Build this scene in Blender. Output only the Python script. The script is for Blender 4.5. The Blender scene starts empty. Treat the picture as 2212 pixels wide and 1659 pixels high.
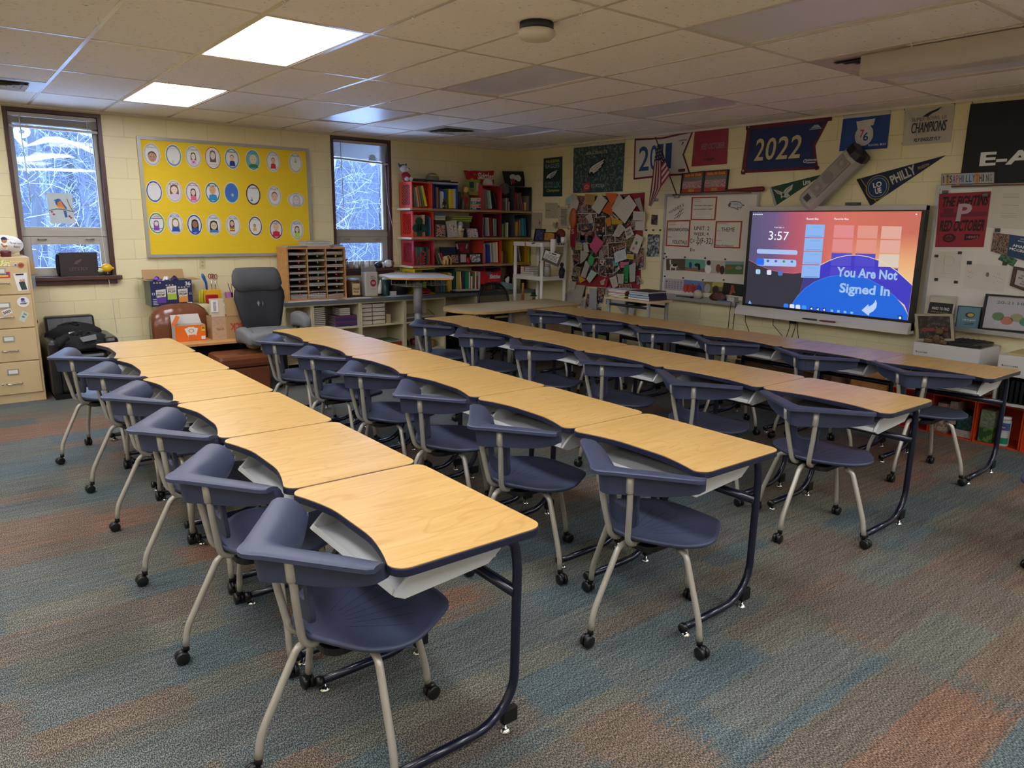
import bpy,math,random
from mathutils import Vector,Matrix
random.seed(11)
SC = bpy.context.scene
COL = SC.collection
pi = math.pi

# ---------------------------------------------------------------- camera, world, exposure
H = 2.707
FPX = 1581.4
CP = Vector((-6.7684,-8.5565,1.6684))
yaw,pit,rol = 0.66506,0.21490,0.01367
_F = Vector((math.sin(yaw) * math.cos(pit),math.cos(yaw) * math.cos(pit),-math.sin(pit)))
_R0 = Vector((math.cos(yaw),-math.sin(yaw),0)); _U0 = _R0.cross(_F)
_R = _R0 * math.cos(rol) + _U0 * math.sin(rol)
_U = -_R0 * math.sin(rol) + _U0 * math.cos(rol)
cam = bpy.data.objects.new('camera',bpy.data.cameras.new('camera'))
COL.objects.link(cam)
cam.matrix_world = Matrix(((_R.x,_U.x,-_F.x,CP.x),(_R.y,_U.y,-_F.y,CP.y),(_R.z,_U.z,-_F.z,CP.z),(0,0,0,1)))
cam.data.sensor_width = 36; cam.data.lens = 36 * FPX / 2212; cam.data.clip_start = .05
SC.camera = cam
SC.view_settings.view_transform = 'Standard'; SC.view_settings.look = 'None'
SC.view_settings.gamma = 1; SC.view_settings.use_curve_mapping = False
SC.view_settings.exposure = 1.75
SC.cycles.diffuse_bounces = 8
PANEL = 4.6           # strength of the lit ceiling panels
SKY = 9.0
SCR = .29          # brightness of the interactive screen
w = bpy.data.worlds.new('world'); SC.world = w; w.use_nodes = True
bg = w.node_tree.nodes['Background']
bg.inputs['Color'].default_value = (.40,.60,1.0,1); bg.inputs['Strength'].default_value = SKY
for (wx0,wx1) in ((-6.05,-5.35),(-2.82,-2.1)):       # daylight portals in the two window openings
    L = bpy.data.lights.new('daylight_portal','AREA'); L.shape = 'RECTANGLE'; L.size = wx1 - wx0; L.size_y = 1.5
    L.cycles.is_portal = True
    lo = bpy.data.objects.new('daylight_portal',L); COL.objects.link(lo)
    lo.location = ((wx0 + wx1) / 2,.14,1.86); lo.rotation_euler = (-pi / 2,0,0)

def ordn(i): return ['first','second','third','fourth','fifth','sixth','seventh','eighth','ninth','tenth','eleventh','twelfth','thirteenth','fourteenth','fifteenth','sixteenth','seventeenth','eighteenth','nineteenth','twentieth'][i]
def at(px,py,ax,val):
    """the point where the sight line of a photo pixel meets the plane  coord[ax] = val"""
    d = _F + _R * ((px - 1106) / FPX) - _U * ((py - 829.5) / FPX)
    t = (val - CP[ax]) / d[ax]
    return CP + d * t

# ---------------------------------------------------------------- materials
MATS = {}
def srgb(c):
    if isinstance(c,str):
        c = tuple(int(c[i:i + 2],16) / 255 for i in (0,2,4))
    return tuple((x / 12.92 if x <= .04045 else ((x + .055) / 1.055) ** 2.4) for x in c)
class NT:
    def __init__(s,m): s.t = m.node_tree; s.n = s.t.nodes; s.l = s.t.links
    def add(s,k,**kw):
        nd = s.n.new(k)
        for a,b in kw.items():
            if a[0] == '_': nd.inputs[a[1:].replace('_',' ')].default_value = b
            else: setattr(nd,a,b)
        return nd
    def link(s,a,b): s.l.new(a,b)
def ramp(nt,stops,interp='LINEAR'):
    r = nt.add('ShaderNodeValToRGB'); r.color_ramp.interpolation = interp
    e = r.color_ramp.elements
    while len(e) < len(stops): e.new(.5)
    for q,(p,c) in zip(e,stops): q.position = p; q.color = (*srgb(c),1)
    return r
def M(name,col=None,rough=.6,metal=0,vary=.06,scale=9,emit=0,coat=0,bump=0,bscale=60,trans=0,alpha=1):
    """plain procedural surface: a colour with a little noise in it"""
    if name in MATS: return MATS[name]
    m = bpy.data.materials.new(name); m.use_nodes = True; nt = NT(m)
    b = nt.n['Principled BSDF']
    b.inputs['Roughness'].default_value = rough; b.inputs['Metallic'].default_value = metal
    c = srgb(col)
    if emit:
        b.inputs['Emission Color'].default_value = (*c,1); b.inputs['Emission Strength'].default_value = emit
        b.inputs['Base Color'].default_value = (0.02,0.02,0.02,1)
    elif vary:
        tc = nt.add('ShaderNodeTexCoord'); nz = nt.add('ShaderNodeTexNoise',_Scale=scale,_Detail=4.0)
        nt.link(tc.outputs['Object'],nz.inputs['Vector'])
        mx = nt.add('ShaderNodeMix',data_type='RGBA')
        mx.inputs[6].default_value = (*[x * (1 - vary) for x in c],1); mx.inputs[7].default_value = (*[min(1,x * (1 + vary)) for x in c],1)
        nt.link(nz.outputs['Fac'],mx.inputs[0]); nt.link(mx.outputs[2],b.inputs['Base Color'])
        if bump:
            n2 = nt.add('ShaderNodeTexNoise',_Scale=bscale,_Detail=3.0); nt.link(tc.outputs['Object'],n2.inputs['Vector'])
            bp = nt.add('ShaderNodeBump',_Strength=bump,_Distance=.01); nt.link(n2.outputs['Fac'],bp.inputs['Height']); nt.link(bp.outputs['Normal'],b.inputs['Normal'])
    else:
        b.inputs['Base Color'].default_value = (*c,1)
    if coat: b.inputs['Coat Weight'].default_value = coat; b.inputs['Coat Roughness'].default_value = .1
    if trans: b.inputs['Transmission Weight'].default_value = trans
    if alpha < 1: b.inputs['Alpha'].default_value = alpha
    MATS[name] = m; return m
def C(hexc,rough=.7):
    return M('col_' + hexc + ('' if rough == .7 else '_%d' % int(rough * 100)),hexc,rough,vary=.04)
def photo(name,cols,scale=40,detail=2.0):
    """printed picture: patches of colour"""
    if name in MATS: return MATS[name]
    m = bpy.data.materials.new(name); m.use_nodes = True; nt = NT(m); b = nt.n['Principled BSDF']; b.inputs['Roughness'].default_value = .45
    tc = nt.add('ShaderNodeTexCoord'); nz = nt.add('ShaderNodeTexNoise',_Scale=scale,_Detail=detail); nt.link(tc.outputs['Object'],nz.inputs['Vector'])
    n = len(cols); r = ramp(nt,[(.3 + .4 * i / max(1,n - 1),c) for i,c in enumerate(cols)],'CONSTANT' if n > 2 else 'LINEAR')
    nt.link(nz.outputs['Fac'],r.inputs[0]); nt.link(r.outputs[0],b.inputs['Base Color']); MATS[name] = m; return m

def m_block(name,axes,u0,z0):
    m = bpy.data.materials.new(name); m.use_nodes = True; nt = NT(m); b = nt.n['Principled BSDF']; b.inputs['Roughness'].default_value = .38
    tc = nt.add('ShaderNodeTexCoord'); sp = nt.add('ShaderNodeSeparateXYZ'); nt.link(tc.outputs['Object'],sp.inputs[0])
    cb = nt.add('ShaderNodeCombineXYZ')
    a = nt.add('ShaderNodeMath',operation='ADD'); a.inputs[1].default_value = -u0; nt.link(sp.outputs[axes],a.inputs[0])
    z = nt.add('ShaderNodeMath',operation='ADD'); z.inputs[1].default_value = -z0; nt.link(sp.outputs['Z'],z.inputs[0])
    nt.link(a.outputs[0],cb.inputs['X']); nt.link(z.outputs[0],cb.inputs['Y'])
    br = nt.add('ShaderNodeTexBrick',offset=.5,_Scale=1.0,_Mortar_Size=.0045,_Mortar_Smooth=.6,_Brick_Width=.4064,_Row_Height=.2032)
    nt.link(cb.outputs[0],br.inputs['Vector'])
    c1,c2,mo = srgb('ddd1a6'),srgb('e2d6ab'),srgb('d4c89d')
    br.inputs['Color1'].default_value = (*c1,1); br.inputs['Color2'].default_value = (*c2,1); br.inputs['Mortar'].default_value = (*mo,1)
    nt.link(br.outputs['Color'],b.inputs['Base Color'])
    nz = nt.add('ShaderNodeTexNoise',_Scale=85.0,_Detail=6.0,_Roughness=.7); nt.link(tc.outputs['Object'],nz.inputs['Vector'])
    b1 = nt.add('ShaderNodeBump',_Strength=.35,_Distance=.006); nt.link(nz.outputs['Fac'],b1.inputs['Height'])
    b2 = nt.add('ShaderNodeBump',invert=True,_Strength=.5,_Distance=.004); nt.link(br.outputs['Fac'],b2.inputs['Height']); nt.link(b1.outputs['Normal'],b2.inputs['Normal'])
    nt.link(b2.outputs['Normal'],b.inputs['Normal']); return m
BLOCK_A = m_block('painted_block_window_wall','X',-4.889,.0376)
BLOCK_B = m_block('painted_block_screen_wall','Y',-.1,.0376)

def m_carpet():
    m = bpy.data.materials.new('carpet_tiles'); m.use_nodes = True; nt = NT(m); b = nt.n['Principled BSDF']; b.inputs['Roughness'].default_value = .95
    tc = nt.add('ShaderNodeTexCoord')
    def cells(sx,sy,seed,jag):
        mp = nt.add('ShaderNodeMapping'); mp.inputs['Scale'].default_value = (sx,sy,1); mp.inputs['Location'].default_value = (seed * 3.7,seed * 1.3,0)
        nt.link(tc.outputs['Object'],mp.inputs['Vector'])
        nj = nt.add('ShaderNodeTexNoise',_Scale=38.0,_Detail=2.0)
        mj = nt.add('ShaderNodeMapping'); mj.inputs['Scale'].default_value = (.25,3,1); nt.link(tc.outputs['Object'],mj.inputs['Vector']); nt.link(mj.outputs[0],nj.inputs['Vector'])
        vm = nt.add('ShaderNodeVectorMath',operation='MULTIPLY_ADD'); vm.inputs[1].default_value = (jag,jag * .3,0)
        nt.link(nj.outputs['Color'],vm.inputs[0]); nt.link(mp.outputs[0],vm.inputs[2])
        fl = nt.add('ShaderNodeVectorMath',operation='FLOOR'); nt.link(vm.outputs[0],fl.inputs[0])
        wn = nt.add('ShaderNodeTexWhiteNoise',noise_dimensions='3D'); nt.link(fl.outputs[0],wn.inputs['Vector']); return wn
    A = cells(1.0,2.2,1,.5); B = cells(2.1,4.1,4,.6)
    mxv = nt.add('ShaderNodeMix'); mxv.inputs[0].default_value = .45; nt.link(A.outputs['Value'],mxv.inputs[2]); nt.link(B.outputs['Value'],mxv.inputs[3])
    r = ramp(nt,[(0,'66747f'),(.25,'6f7a82'),(.4,'85827a'),(.5,'6c757b'),(.6,'89796f'),(.68,'767774'),(.82,'947668')])
    nt.link(mxv.outputs[0],r.inputs[0])
    # woven flecks, laid in short dashes along y
    mp = nt.add('ShaderNodeMapping'); mp.inputs['Scale'].default_value = (300,125,1); nt.link(tc.outputs['Object'],mp.inputs['Vector'])
    n1 = nt.add('ShaderNodeTexNoise',_Scale=1.0,_Detail=1.0); nt.link(mp.outputs[0],n1.inputs['Vector'])
    r1 = ramp(nt,[(.36,'34383c'),(.5,'94948e'),(.6,'fffbe4')]); nt.link(n1.outputs['Fac'],r1.inputs[0])
    mp3 = nt.add('ShaderNodeMapping'); mp3.inputs['Scale'].default_value = (3,42,1); nt.link(tc.outputs['Object'],mp3.inputs['Vector'])
    n3 = nt.add('ShaderNodeTexNoise',_Scale=1.0,_Detail=3.0); nt.link(mp3.outputs[0],n3.inputs['Vector'])
    mx = nt.add('ShaderNodeMix',data_type='RGBA',blend_type='MULTIPLY'); mx.inputs[0].default_value = .85
    nt.link(r.outputs[0],mx.inputs[6]); nt.link(r1.outputs[0],mx.inputs[7])
    m3 = nt.add('ShaderNodeMix',data_type='RGBA',blend_type='OVERLAY'); m3.inputs[0].default_value = .45
    nt.link(mx.outputs[2],m3.inputs[6]); nt.link(n3.outputs['Fac'],m3.inputs[7])
    g = nt.add('ShaderNodeBrightContrast',_Bright=.04,_Contrast=.12); nt.link(m3.outputs[2],g.inputs['Color'])
    nt.link(g.outputs[0],b.inputs['Base Color'])
    bp = nt.add('ShaderNodeBump',_Strength=.5,_Distance=.004); nt.link(n1.outputs['Fac'],bp.inputs['Height']); nt.link(bp.outputs['Normal'],b.inputs['Normal'])
    return m
CARPET = m_carpet()

def m_tile():
    m = bpy.data.materials.new('ceiling_tile'); m.use_nodes = True; nt = NT(m); b = nt.n['Principled BSDF']; b.inputs['Roughness'].default_value = .9
    tc = nt.add('ShaderNodeTexCoord')
    mp = nt.add('ShaderNodeMapping'); mp.inputs['Scale'].default_value = (34,62,1); mp.inputs['Rotation'].default_value = (0,0,.5); nt.link(tc.outputs['Object'],mp.inputs['Vector'])
    n = nt.add('ShaderNodeTexNoise',_Scale=1.0,_Detail=3.0,_Roughness=.6); nt.link(mp.outputs[0],n.inputs['Vector'])
    r = ramp(nt,[(0,'8c8071'),(.31,'aea08c'),(.345,'efe9e0'),(1,'f3eee6')]); nt.link(n.outputs['Fac'],r.inputs[0]); nt.link(r.outputs[0],b.inputs['Base Color'])
    bp = nt.add('ShaderNodeBump',_Strength=.4,_Distance=.004); nt.link(n.outputs['Fac'],bp.inputs['Height']); nt.link(bp.outputs['Normal'],b.inputs['Normal']); return m
TILE = m_tile()

def m_wood(name,ca,cb,cc,rough=.3,sx=3,sy=26,rot=0,coat=.15):
    m = bpy.data.materials.new(name); m.use_nodes = True; nt = NT(m); b = nt.n['Principled BSDF']; b.inputs['Roughness'].default_value = rough
    b.inputs['Coat Weight'].default_value = coat; b.inputs['Coat Roughness'].default_value = .25
    tc = nt.add('ShaderNodeTexCoord'); oi = nt.add('ShaderNodeObjectInfo')
    ad = nt.add('ShaderNodeVectorMath',operation='MULTIPLY_ADD'); ad.inputs[1].default_value = (7,7,7)
    nt.link(oi.outputs['Random'],ad.inputs[0]); nt.link(tc.outputs['Object'],ad.inputs[2])
    mp = nt.add('ShaderNodeMapping'); mp.inputs['Rotation'].default_value = (0,0,rot); mp.inputs['Scale'].default_value = (sx,sy,sy)
    nt.link(ad.outputs[0],mp.inputs['Vector'])
    n = nt.add('ShaderNodeTexNoise',_Scale=1.0,_Detail=6.0,_Roughness=.6,_Distortion=.6); nt.link(mp.outputs[0],n.inputs['Vector'])
    r = ramp(nt,[(.28,ca),(.5,cb),(.75,cc)]); nt.link(n.outputs['Fac'],r.inputs[0])
    mp2 = nt.add('ShaderNodeMapping'); mp2.inputs['Rotation'].default_value = (0,0,rot); mp2.inputs['Scale'].default_value = (1.0,4.2,4.2); nt.link(ad.outputs[0],mp2.inputs['Vector'])
    wv = nt.add('ShaderNodeTexNoise',_Scale=1.6,_Detail=1.0,_Distortion=1.0); nt.link(mp2.outputs[0],wv.inputs['Vector'])
    mm = nt.add('ShaderNodeMath',operation='MULTIPLY'); mm.inputs[1].default_value = 42; nt.link(wv.outputs['Fac'],mm.inputs[0])
    si = nt.add('ShaderNodeMath',operation='SINE'); nt.link(mm.outputs[0],si.inputs[0])
    rr = ramp(nt,[(.8,'ffffff'),(1,'dcc29a')]); nt.link(si.outputs[0],rr.inputs[0])
    mx = nt.add('ShaderNodeMix',data_type='RGBA',blend_type='MULTIPLY'); mx.inputs[0].default_value = .35
    nt.link(r.outputs[0],mx.inputs[6]); nt.link(rr.outputs[0],mx.inputs[7]); nt.link(mx.outputs[2],b.inputs['Base Color'])
    MATS[name] = m; return m
MAPLE = m_wood('maple_laminate','bf9655','c9a160','d3ae72',rot=pi / 2)
PALEWOOD = m_wood('pale_desk_laminate','b29a72','c3ad86','d0bb95',rough=.4,rot=pi / 2)
OAK = m_wood('oak','a87640','bd8a50','cc9a60',rough=.5,sx=4,sy=30,rot=pi / 2)
BOARD = m_wood('shelf_board','8f7350','a2845c','b0926a',rough=.55)
DARKWOOD = m_wood('brown_planks','5f4736','71553f','846650',rough=.55)
NAVY = M('navy_plastic','383e54',.42,vary=.08,bump=.12,bscale=900)
NAVYEDGE = M('navy_edge_band','1b1e36',.4)
NAVYTUBE = M('navy_painted_tube','10142a',.25,coat=.3)
GREYTUBE = M('warm_grey_painted_tube','b0aa9e',.32,metal=.35)
TRAY = M('light_grey_plastic','bcbcba',.5)
BLACKP = M('black_plastic','121214',.35)
BLACKF = M('black_fabric','0c0c0e',.9,bump=.3,bscale=40)
CHROME = M('chrome','c8c8c8',.15,metal=1)
WHITEP = M('white_plastic','dcdad4',.45)
PAPER = M('white_paper','d8d4cc',.8)
INK = M('black_ink','1a1a1c',.8)
ALU = M('aluminium','a2a19c',.4,metal=.5)
CREAM = M('cream_paint','cfc4a0',.5)
BROWNFR = M('brown_window_frame','4a2c26',.4)

# ---------------------------------------------------------------- mesh building
class MB:
    def __init__(s): s.v = []; s.f = []; s.fm = []; s.m = []; s.T = Matrix.Identity(4)
    def mi(s,m):
        if m not in s.m: s.m.append(m)
        return s.m.index(m)
    def add(s,vs,fs,m):
        b = len(s.v); s.v += [s.T @ Vector(p) for p in vs]; i = s.mi(m)
        for f in fs: s.f.append([b + q for q in f]); s.fm.append(i)
        return s
    def box(s,x0,x1,y0,y1,z0,z1,m):
        return s.add([(x0,y0,z0),(x1,y0,z0),(x1,y1,z0),(x0,y1,z0),(x0,y0,z1),(x1,y0,z1),(x1,y1,z1),(x0,y1,z1)],
                     [(0,3,2,1),(4,5,6,7),(0,1,5,4),(1,2,6,5),(2,3,7,6),(3,0,4,7)],m)
    def prism(s,pts,z0,z1,m,side=None):
        n = len(pts); vs = [(p[0],p[1],z0) for p in pts] + [(p[0],p[1],z1) for p in pts]
        s.add(vs,[list(range(n))[::-1],[n + i for i in range(n)]],m)
        b = len(s.v) - 2 * n; i = s.mi(side or m)
        for k in range(n): s.f.append([b + k,b + (k + 1) % n,b + n + (k + 1) % n,b + n + k]); s.fm.append(i)
        return s
    def tube(s,pts,r,m,n=10,closed=False):
        P = [Vector(p) for p in pts]; k = len(P); rs = r if isinstance(r,(list,tuple)) else [r] * k
        vs = []; up = None
        for i,p in enumerate(P):
            a = P[(i - 1) % k] if (closed or i > 0) else p; c = P[(i + 1) % k] if (closed or i < k - 1) else p
            d = (c - a).normalized()
            if up is None:
                up = Vector((0,0,1)) if abs(d.z) < .9 else Vector((1,0,0))
            x = d.cross(up).normalized(); up = x.cross(d).normalized()
            for j in range(n):
                t = 2 * pi * j / n; vs.append(p + (x * math.cos(t) + up * math.sin(t)) * rs[i])
        fs = []
        for i in range(k if closed else k - 1):
            for j in range(n):
                a,b2 = i * n + j,i * n + (j + 1) % n; c,d = ((i + 1) % k) * n + (j + 1) % n,((i + 1) % k) * n + j
                fs.append((a,b2,c,d))
        if not closed: fs += [list(range(n))[::-1],[(k - 1) * n + j for j in range(n)]]
        return s.add(vs,fs,m)
    def lathe(s,prof,c,m,n=20,axis='z'):
        """prof: (r, h) pairs from bottom to top, both ends capped"""
        vs = []
        for r,h in prof:
            for j in range(n):
                t = 2 * pi * j / n; a,b = r * math.cos(t),r * math.sin(t)
                q = {'z': (a,b,h),'x': (h,a,b),'y': (b,h,a)}[axis]
                vs.append((c[0] + q[0],c[1] + q[1],c[2] + q[2]))
        k = len(prof); fs = [(i * n + j,i * n + (j + 1) % n,(i + 1) * n + (j + 1) % n,(i + 1) * n + j) for i in range(k - 1) for j in range(n)]
        return s.add(vs,fs + [list(range(n))[::-1],[(k - 1) * n + j for j in range(n)]],m)
    def ell(s,c,r,m,n=14,k=9,rz=0,tilt=0):
        if not isinstance(r,(tuple,list)): r = (r,r,r)
        R = Matrix.Rotation(rz,4,'Z') @ Matrix.Rotation(tilt,4,'Y'); c = Vector(c); vs = []
        for i in range(k + 1):
            ph = -pi / 2 + pi * i / k
            for j in range(n):
                t = 2 * pi * j / n
                vs.append(c + R @ Vector((r[0] * math.cos(ph) * math.cos(t),r[1] * math.cos(ph) * math.sin(t),r[2] * math.sin(ph))))
        fs = [(i * n + j,i * n + (j + 1) % n,(i + 1) * n + (j + 1) % n,(i + 1) * n + j) for i in range(k) for j in range(n)]
        return s.add(vs,fs,m)
    def loft(s,secs,m,closed=True,caps=True):
        n = len(secs[0]); vs = [p for q in secs for p in q]; k = len(secs)
        fs = [(i * n + j,i * n + (j + 1) % n,(i + 1) * n + (j + 1) % n,(i + 1) * n + j) for i in range(k - 1) for j in range(n if closed else n - 1)]
        if caps and closed: fs += [list(range(n))[::-1],[(k - 1) * n + j for j in range(n)]]
        return s.add(vs,fs,m)
    def build(s,name,parent=None,smooth=False,bevel=0,sub=0,solid=0):
        me = bpy.data.meshes.new(name)
        vs = s.v
        if parent is not None:
            inv = parent.matrix_basis.inverted(); q = parent.parent
            while q is not None: inv = inv @ q.matrix_basis.inverted(); q = q.parent
            vs = [inv @ p for p in vs]
        me.from_pydata([tuple(p) for p in vs],[],s.f)
        for m in s.m: me.materials.append(m)
        me.polygons.foreach_set('material_index',s.fm)
        if smooth: me.polygons.foreach_set('use_smooth',[True] * len(me.polygons))
        me.update(); o = bpy.data.objects.new(name,me); COL.objects.link(o)
        if parent is not None: o.parent = parent
        import bmesh
        bm = bmesh.new(); bm.from_mesh(me); bmesh.ops.remove_doubles(bm,verts=bm.verts,dist=1e-6)
        bmesh.ops.recalc_face_normals(bm,faces=bm.faces); bm.to_mesh(me); bm.free()
        if smooth == 'auto': me.set_sharp_from_angle(angle=.75)
        if bevel:
            md = o.modifiers.new('bevel','BEVEL'); md.width = bevel; md.segments = 2; md.limit_method = 'ANGLE'; md.angle_limit = .6
        if sub:
            md = o.modifiers.new('sub','SUBSURF'); md.levels = sub; md.render_levels = sub
        return o
def tag(o,label=None,cat=None,group=None,kind=None):
    if label: o['label'] = label
    if cat: o['category'] = cat
    if group: o['group'] = group
    if kind: o['kind'] = kind
    return o
def thing(name,label,cat,loc=(0,0,0),rz=0,group=None,kind=None):
    o = bpy.data.objects.new(name,None); COL.objects.link(o); o.location = loc; o.rotation_euler = (0,0,rz); o.empty_display_size = .1
    bpy.context.view_layer  # matrix_basis is read directly
    return tag(o,label,cat,group,kind)
def copy_tree(o,parent=None):
    c = o.copy(); COL.objects.link(c)
    if parent is not None: c.parent = parent
    for ch in list(o.children): copy_tree(ch,c)
    return c
def rrect(x0,x1,y0,y1,r,n=5):
    out = []
    for cx,cy,a in ((x1 - r,y1 - r,0),(x0 + r,y1 - r,pi / 2),(x0 + r,y0 + r,pi),(x1 - r,y0 + r,3 * pi / 2)):
        for i in range(n + 1):
            t = a + pi / 2 * i / n; out.append((cx + r * math.cos(t),cy + r * math.sin(t)))
    return out
def bez(pts,r,n=5):
    """polyline with rounded corners"""
    P = [Vector(p) for p in pts]; out = [P[0]]
    for i in range(1,len(P) - 1):
        a = (P[i - 1] - P[i]); b = (P[i + 1] - P[i]); q = min(r,a.length * .49,b.length * .49)
        A = P[i] + a.normalized() * q; B = P[i] + b.normalized() * q
        for k in range(n + 1):
            t = k / n; out.append(A * (1 - t) ** 2 + P[i] * 2 * t * (1 - t) + B * t * t)
    return out + [P[-1]]

# lettering: font outlines turned into flat meshes
_TXT = {}
def glyphs(s,bold):
    bold = 0 if 'M' in s else min(bold,.032)
    key = (s,bold)
    if key not in _TXT:
        cu = bpy.data.curves.new('lettering','FONT'); cu.body = s; cu.resolution_u = 3; cu.offset = bold
        ob = bpy.data.objects.new('lettering',cu); COL.objects.link(ob)
        bpy.context.view_layer.update()
        me = bpy.data.meshes.new_from_object(ob.evaluated_get(bpy.context.evaluated_depsgraph_get()))
        vs = [(v.co.x,v.co.y) for v in me.vertices]; fs = [list(p.vertices) for p in me.polygons]
        bpy.data.objects.remove(ob); bpy.data.curves.remove(cu); bpy.data.meshes.remove(me)
        x0,x1 = min(v[0] for v in vs),max(v[0] for v in vs); y0,y1 = min(v[1] for v in vs),max(v[1] for v in vs)
        _TXT[key] = ([((x - x0) / (x1 - x0 + 1e-9),(y - y0) / (y1 - y0 + 1e-9)) for x,y in vs],fs)
    return _TXT[key]

class Q:
    """flat artwork on a quad given by its world corners TL, TR, BR, BL; u runs right, v down, h towards the room"""
    def __init__(s,TL,TR,BR,BL,wave=0,nrm=None):
        s.c = [Vector(p) for p in (TL,TR,BR,BL)]; n = (s.c[3] - s.c[0]).cross(s.c[1] - s.c[0]).normalized()
        if n.dot(CP - s.c[0]) < 0: n = -n
        s.n = n; s.mb = {}; s.wave = wave
    def p(s,u,v,h=0):
        a,b,c,d = s.c
        q = a * (1 - u) * (1 - v) + b * u * (1 - v) + c * u * v + d * (1 - u) * v
        if s.wave: h += s.wave * (math.sin(u * 9 + v * 3) + .5 * math.sin(v * 8 - u * 4) + 1.5)
        return q + s.n * h
    def g(s,part): return s.mb.setdefault(part,MB())
    def poly(s,part,pts,m,h=.0015):
        s.g(part).add([s.p(u,v,h) for u,v in pts],[list(range(len(pts)))],m); return s
    def rect(s,part,u0,v0,u1,v1,m,h=.0015):
        if s.wave:
            for i in range(8):
                a,b = u0 + (u1 - u0) * i / 8,u0 + (u1 - u0) * (i + 1) / 8
                for j in range(4):
                    c,d = v0 + (v1 - v0) * j / 4,v0 + (v1 - v0) * (j + 1) / 4
                    s.poly(part,[(a,c),(b,c),(b,d),(a,d)],m,h)
            return s
        return s.poly(part,[(u0,v0),(u1,v0),(u1,v1),(u0,v1)],m,h)
    def ell(s,part,u,v,ru,rv,m,h=.0015,n=24,a0=0,a1=2 * pi,rim=0):
        pts = [(u + ru * math.cos(a0 + (a1 - a0) * i / n),v + rv * math.sin(a0 + (a1 - a0) * i / n)) for i in range(n if a1 - a0 > 6.28 else n + 1)]
        if rim:
            q = [(u + ru * (1 - rim) * math.cos(2 * pi * i / n),v + rv * (1 - rim) * math.sin(2 * pi * i / n)) for i in range(n)]
            for i in range(n): s.poly(part,[pts[i],pts[(i + 1) % n],q[(i + 1) % n],q[i]],m,h)
            return s
        return s.poly(part,pts,m,h)
    def line(s,part,pts,wd,m,h=.002):
        P = [s.p(u,v,h) for u,v in pts]
        for a,b in zip(P,P[1:]):
            d = b - a
            if d.length < 1e-6: continue
            e = d.normalized().cross(s.n) * wd / 2; d2 = d.normalized() * wd * .3
            s.g(part).add([a - e - d2,b - e + d2,b + e + d2,a + e - d2],[(0,1,2,3)],m)
        return s
    def text(s,part,t,u0,v0,u1,v1,m,h=.0022,bold=.015,shear=0):
        """v0 is the top of the letters and v1 their foot; (u0,v0) may be right of u1 for turned lettering"""
        vs,fs = glyphs(t,bold)
        for du in ((-.0035,.0035) if bold > .01 and 'M' in t else (0,)): s.g(part).add([s.p(u0 + (u1 - u0) * x + shear * y + du,v1 + (v0 - v1) * y,h + du * .01) for x,y in vs],fs,m)
        return s
    def slab(s,part,m,t=.002,outline=None,back=None):
        o = outline or [(0,0),(1,0),(1,1),(0,1)]
        mb = s.g(part)
        if s.wave and not outline:
            N,K = 10,8
            vs = [s.p(i / N,j / K,hh) for hh in (0,-t) for j in range(K + 1) for i in range(N + 1)]; q = (N + 1) * (K + 1)
            fs = []
            for b in (0,q):
                fs += [(b + j * (N + 1) + i,b + j * (N + 1) + i + 1,b + (j + 1) * (N + 1) + i + 1,b + (j + 1) * (N + 1) + i) for j in range(K) for i in range(N)]
            ed = [(j * (N + 1),(j + 1) * (N + 1)) for j in range(K)] + [(j * (N + 1) + N,(j + 1) * (N + 1) + N) for j in range(K)] + [(i,i + 1) for i in range(N)] + [(K * (N + 1) + i,K * (N + 1) + i + 1) for i in range(N)]
            fs += [(a,b,b + q,a + q) for a,b in ed]; mb.add(vs,fs,m)
            return s
        n = len(o); vs = [s.p(u,v,0) for u,v in o] + [s.p(u,v,0) - s.n * t for u,v in o]
        mb.add(vs,[list(range(n)),[n + i for i in range(n)][::-1]] + [(k,(k + 1) % n,n + (k + 1) % n,n + k) for k in range(n)],m); return s
    def frame(s,part,wu,wv,m,t=.012,h=0):
        for (a,b,c,d) in ((0,0,1,wv),(0,1 - wv,1,1),(0,wv,wu,1 - wv),(1 - wu,wv,1,1 - wv)):
            pts = [(a,b),(c,b),(c,d),(a,d)]
            vs = [s.p(u,v,h + t) for u,v in pts] + [s.p(u,v,h) for u,v in pts]
            s.g(part).add(vs,[(0,1,2,3),(7,6,5,4)] + [(k,(k + 1) % 4,4 + (k + 1) % 4,4 + k) for k in range(4)],m)
        return s
    def done(s,name,label,cat,group=None,first=None):
        """parts go under one Empty; a single part becomes the thing itself"""
        ks = list(s.mb)
        if len(ks) == 1:
            o = s.mb[ks[0]].build(name); return tag(o,label,cat,group)
        base = (s.c[2] + s.c[3]) / 2
        r = thing(name,label,cat,base,0,group)
        for k in ks: s.mb[k].build(k,r)
        return r
def wallA(pts,d=.004): return [at(x,y,1,-d) for x,y in pts]
def wallB(pts,d=.004): return [at(x,y,0,-d) for x,y in pts]
def zB(x,y): return (1140 + x / 5.53,280 + y / 5.53)
def zC(x,y): return (1340 + x / 6.1444,250 + y / 6.1444)
def zD(x,y): return (1580 + x / 4.7064,230 + y / 4.7064)
def zE(x,y): return (1850 + x / 6.1105,200 + y / 6.1105)
def zF(x,y): return (1950 + x / 5.183,400 + y / 5.183)
def zG(x,y): return (280 + x / 5.1833,280 + y / 5.1833)
def zH(x,y): return (1400 + x / 5.923,400 + y / 5.923)
def zI(x,y): return (840 + x / 6.506,330 + y / 6.506)
def zJ(x,y): return (1120 + x / 5.53,400 + y / 5.53)
def qA(f,*pts,d=.004,wave=0): return Q(*wallA([f(*p) for p in pts],d),wave=wave)
def qB(f,*pts,d=.004,wave=0): return Q(*wallB([f(*p) for p in pts],d),wave=wave)

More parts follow.
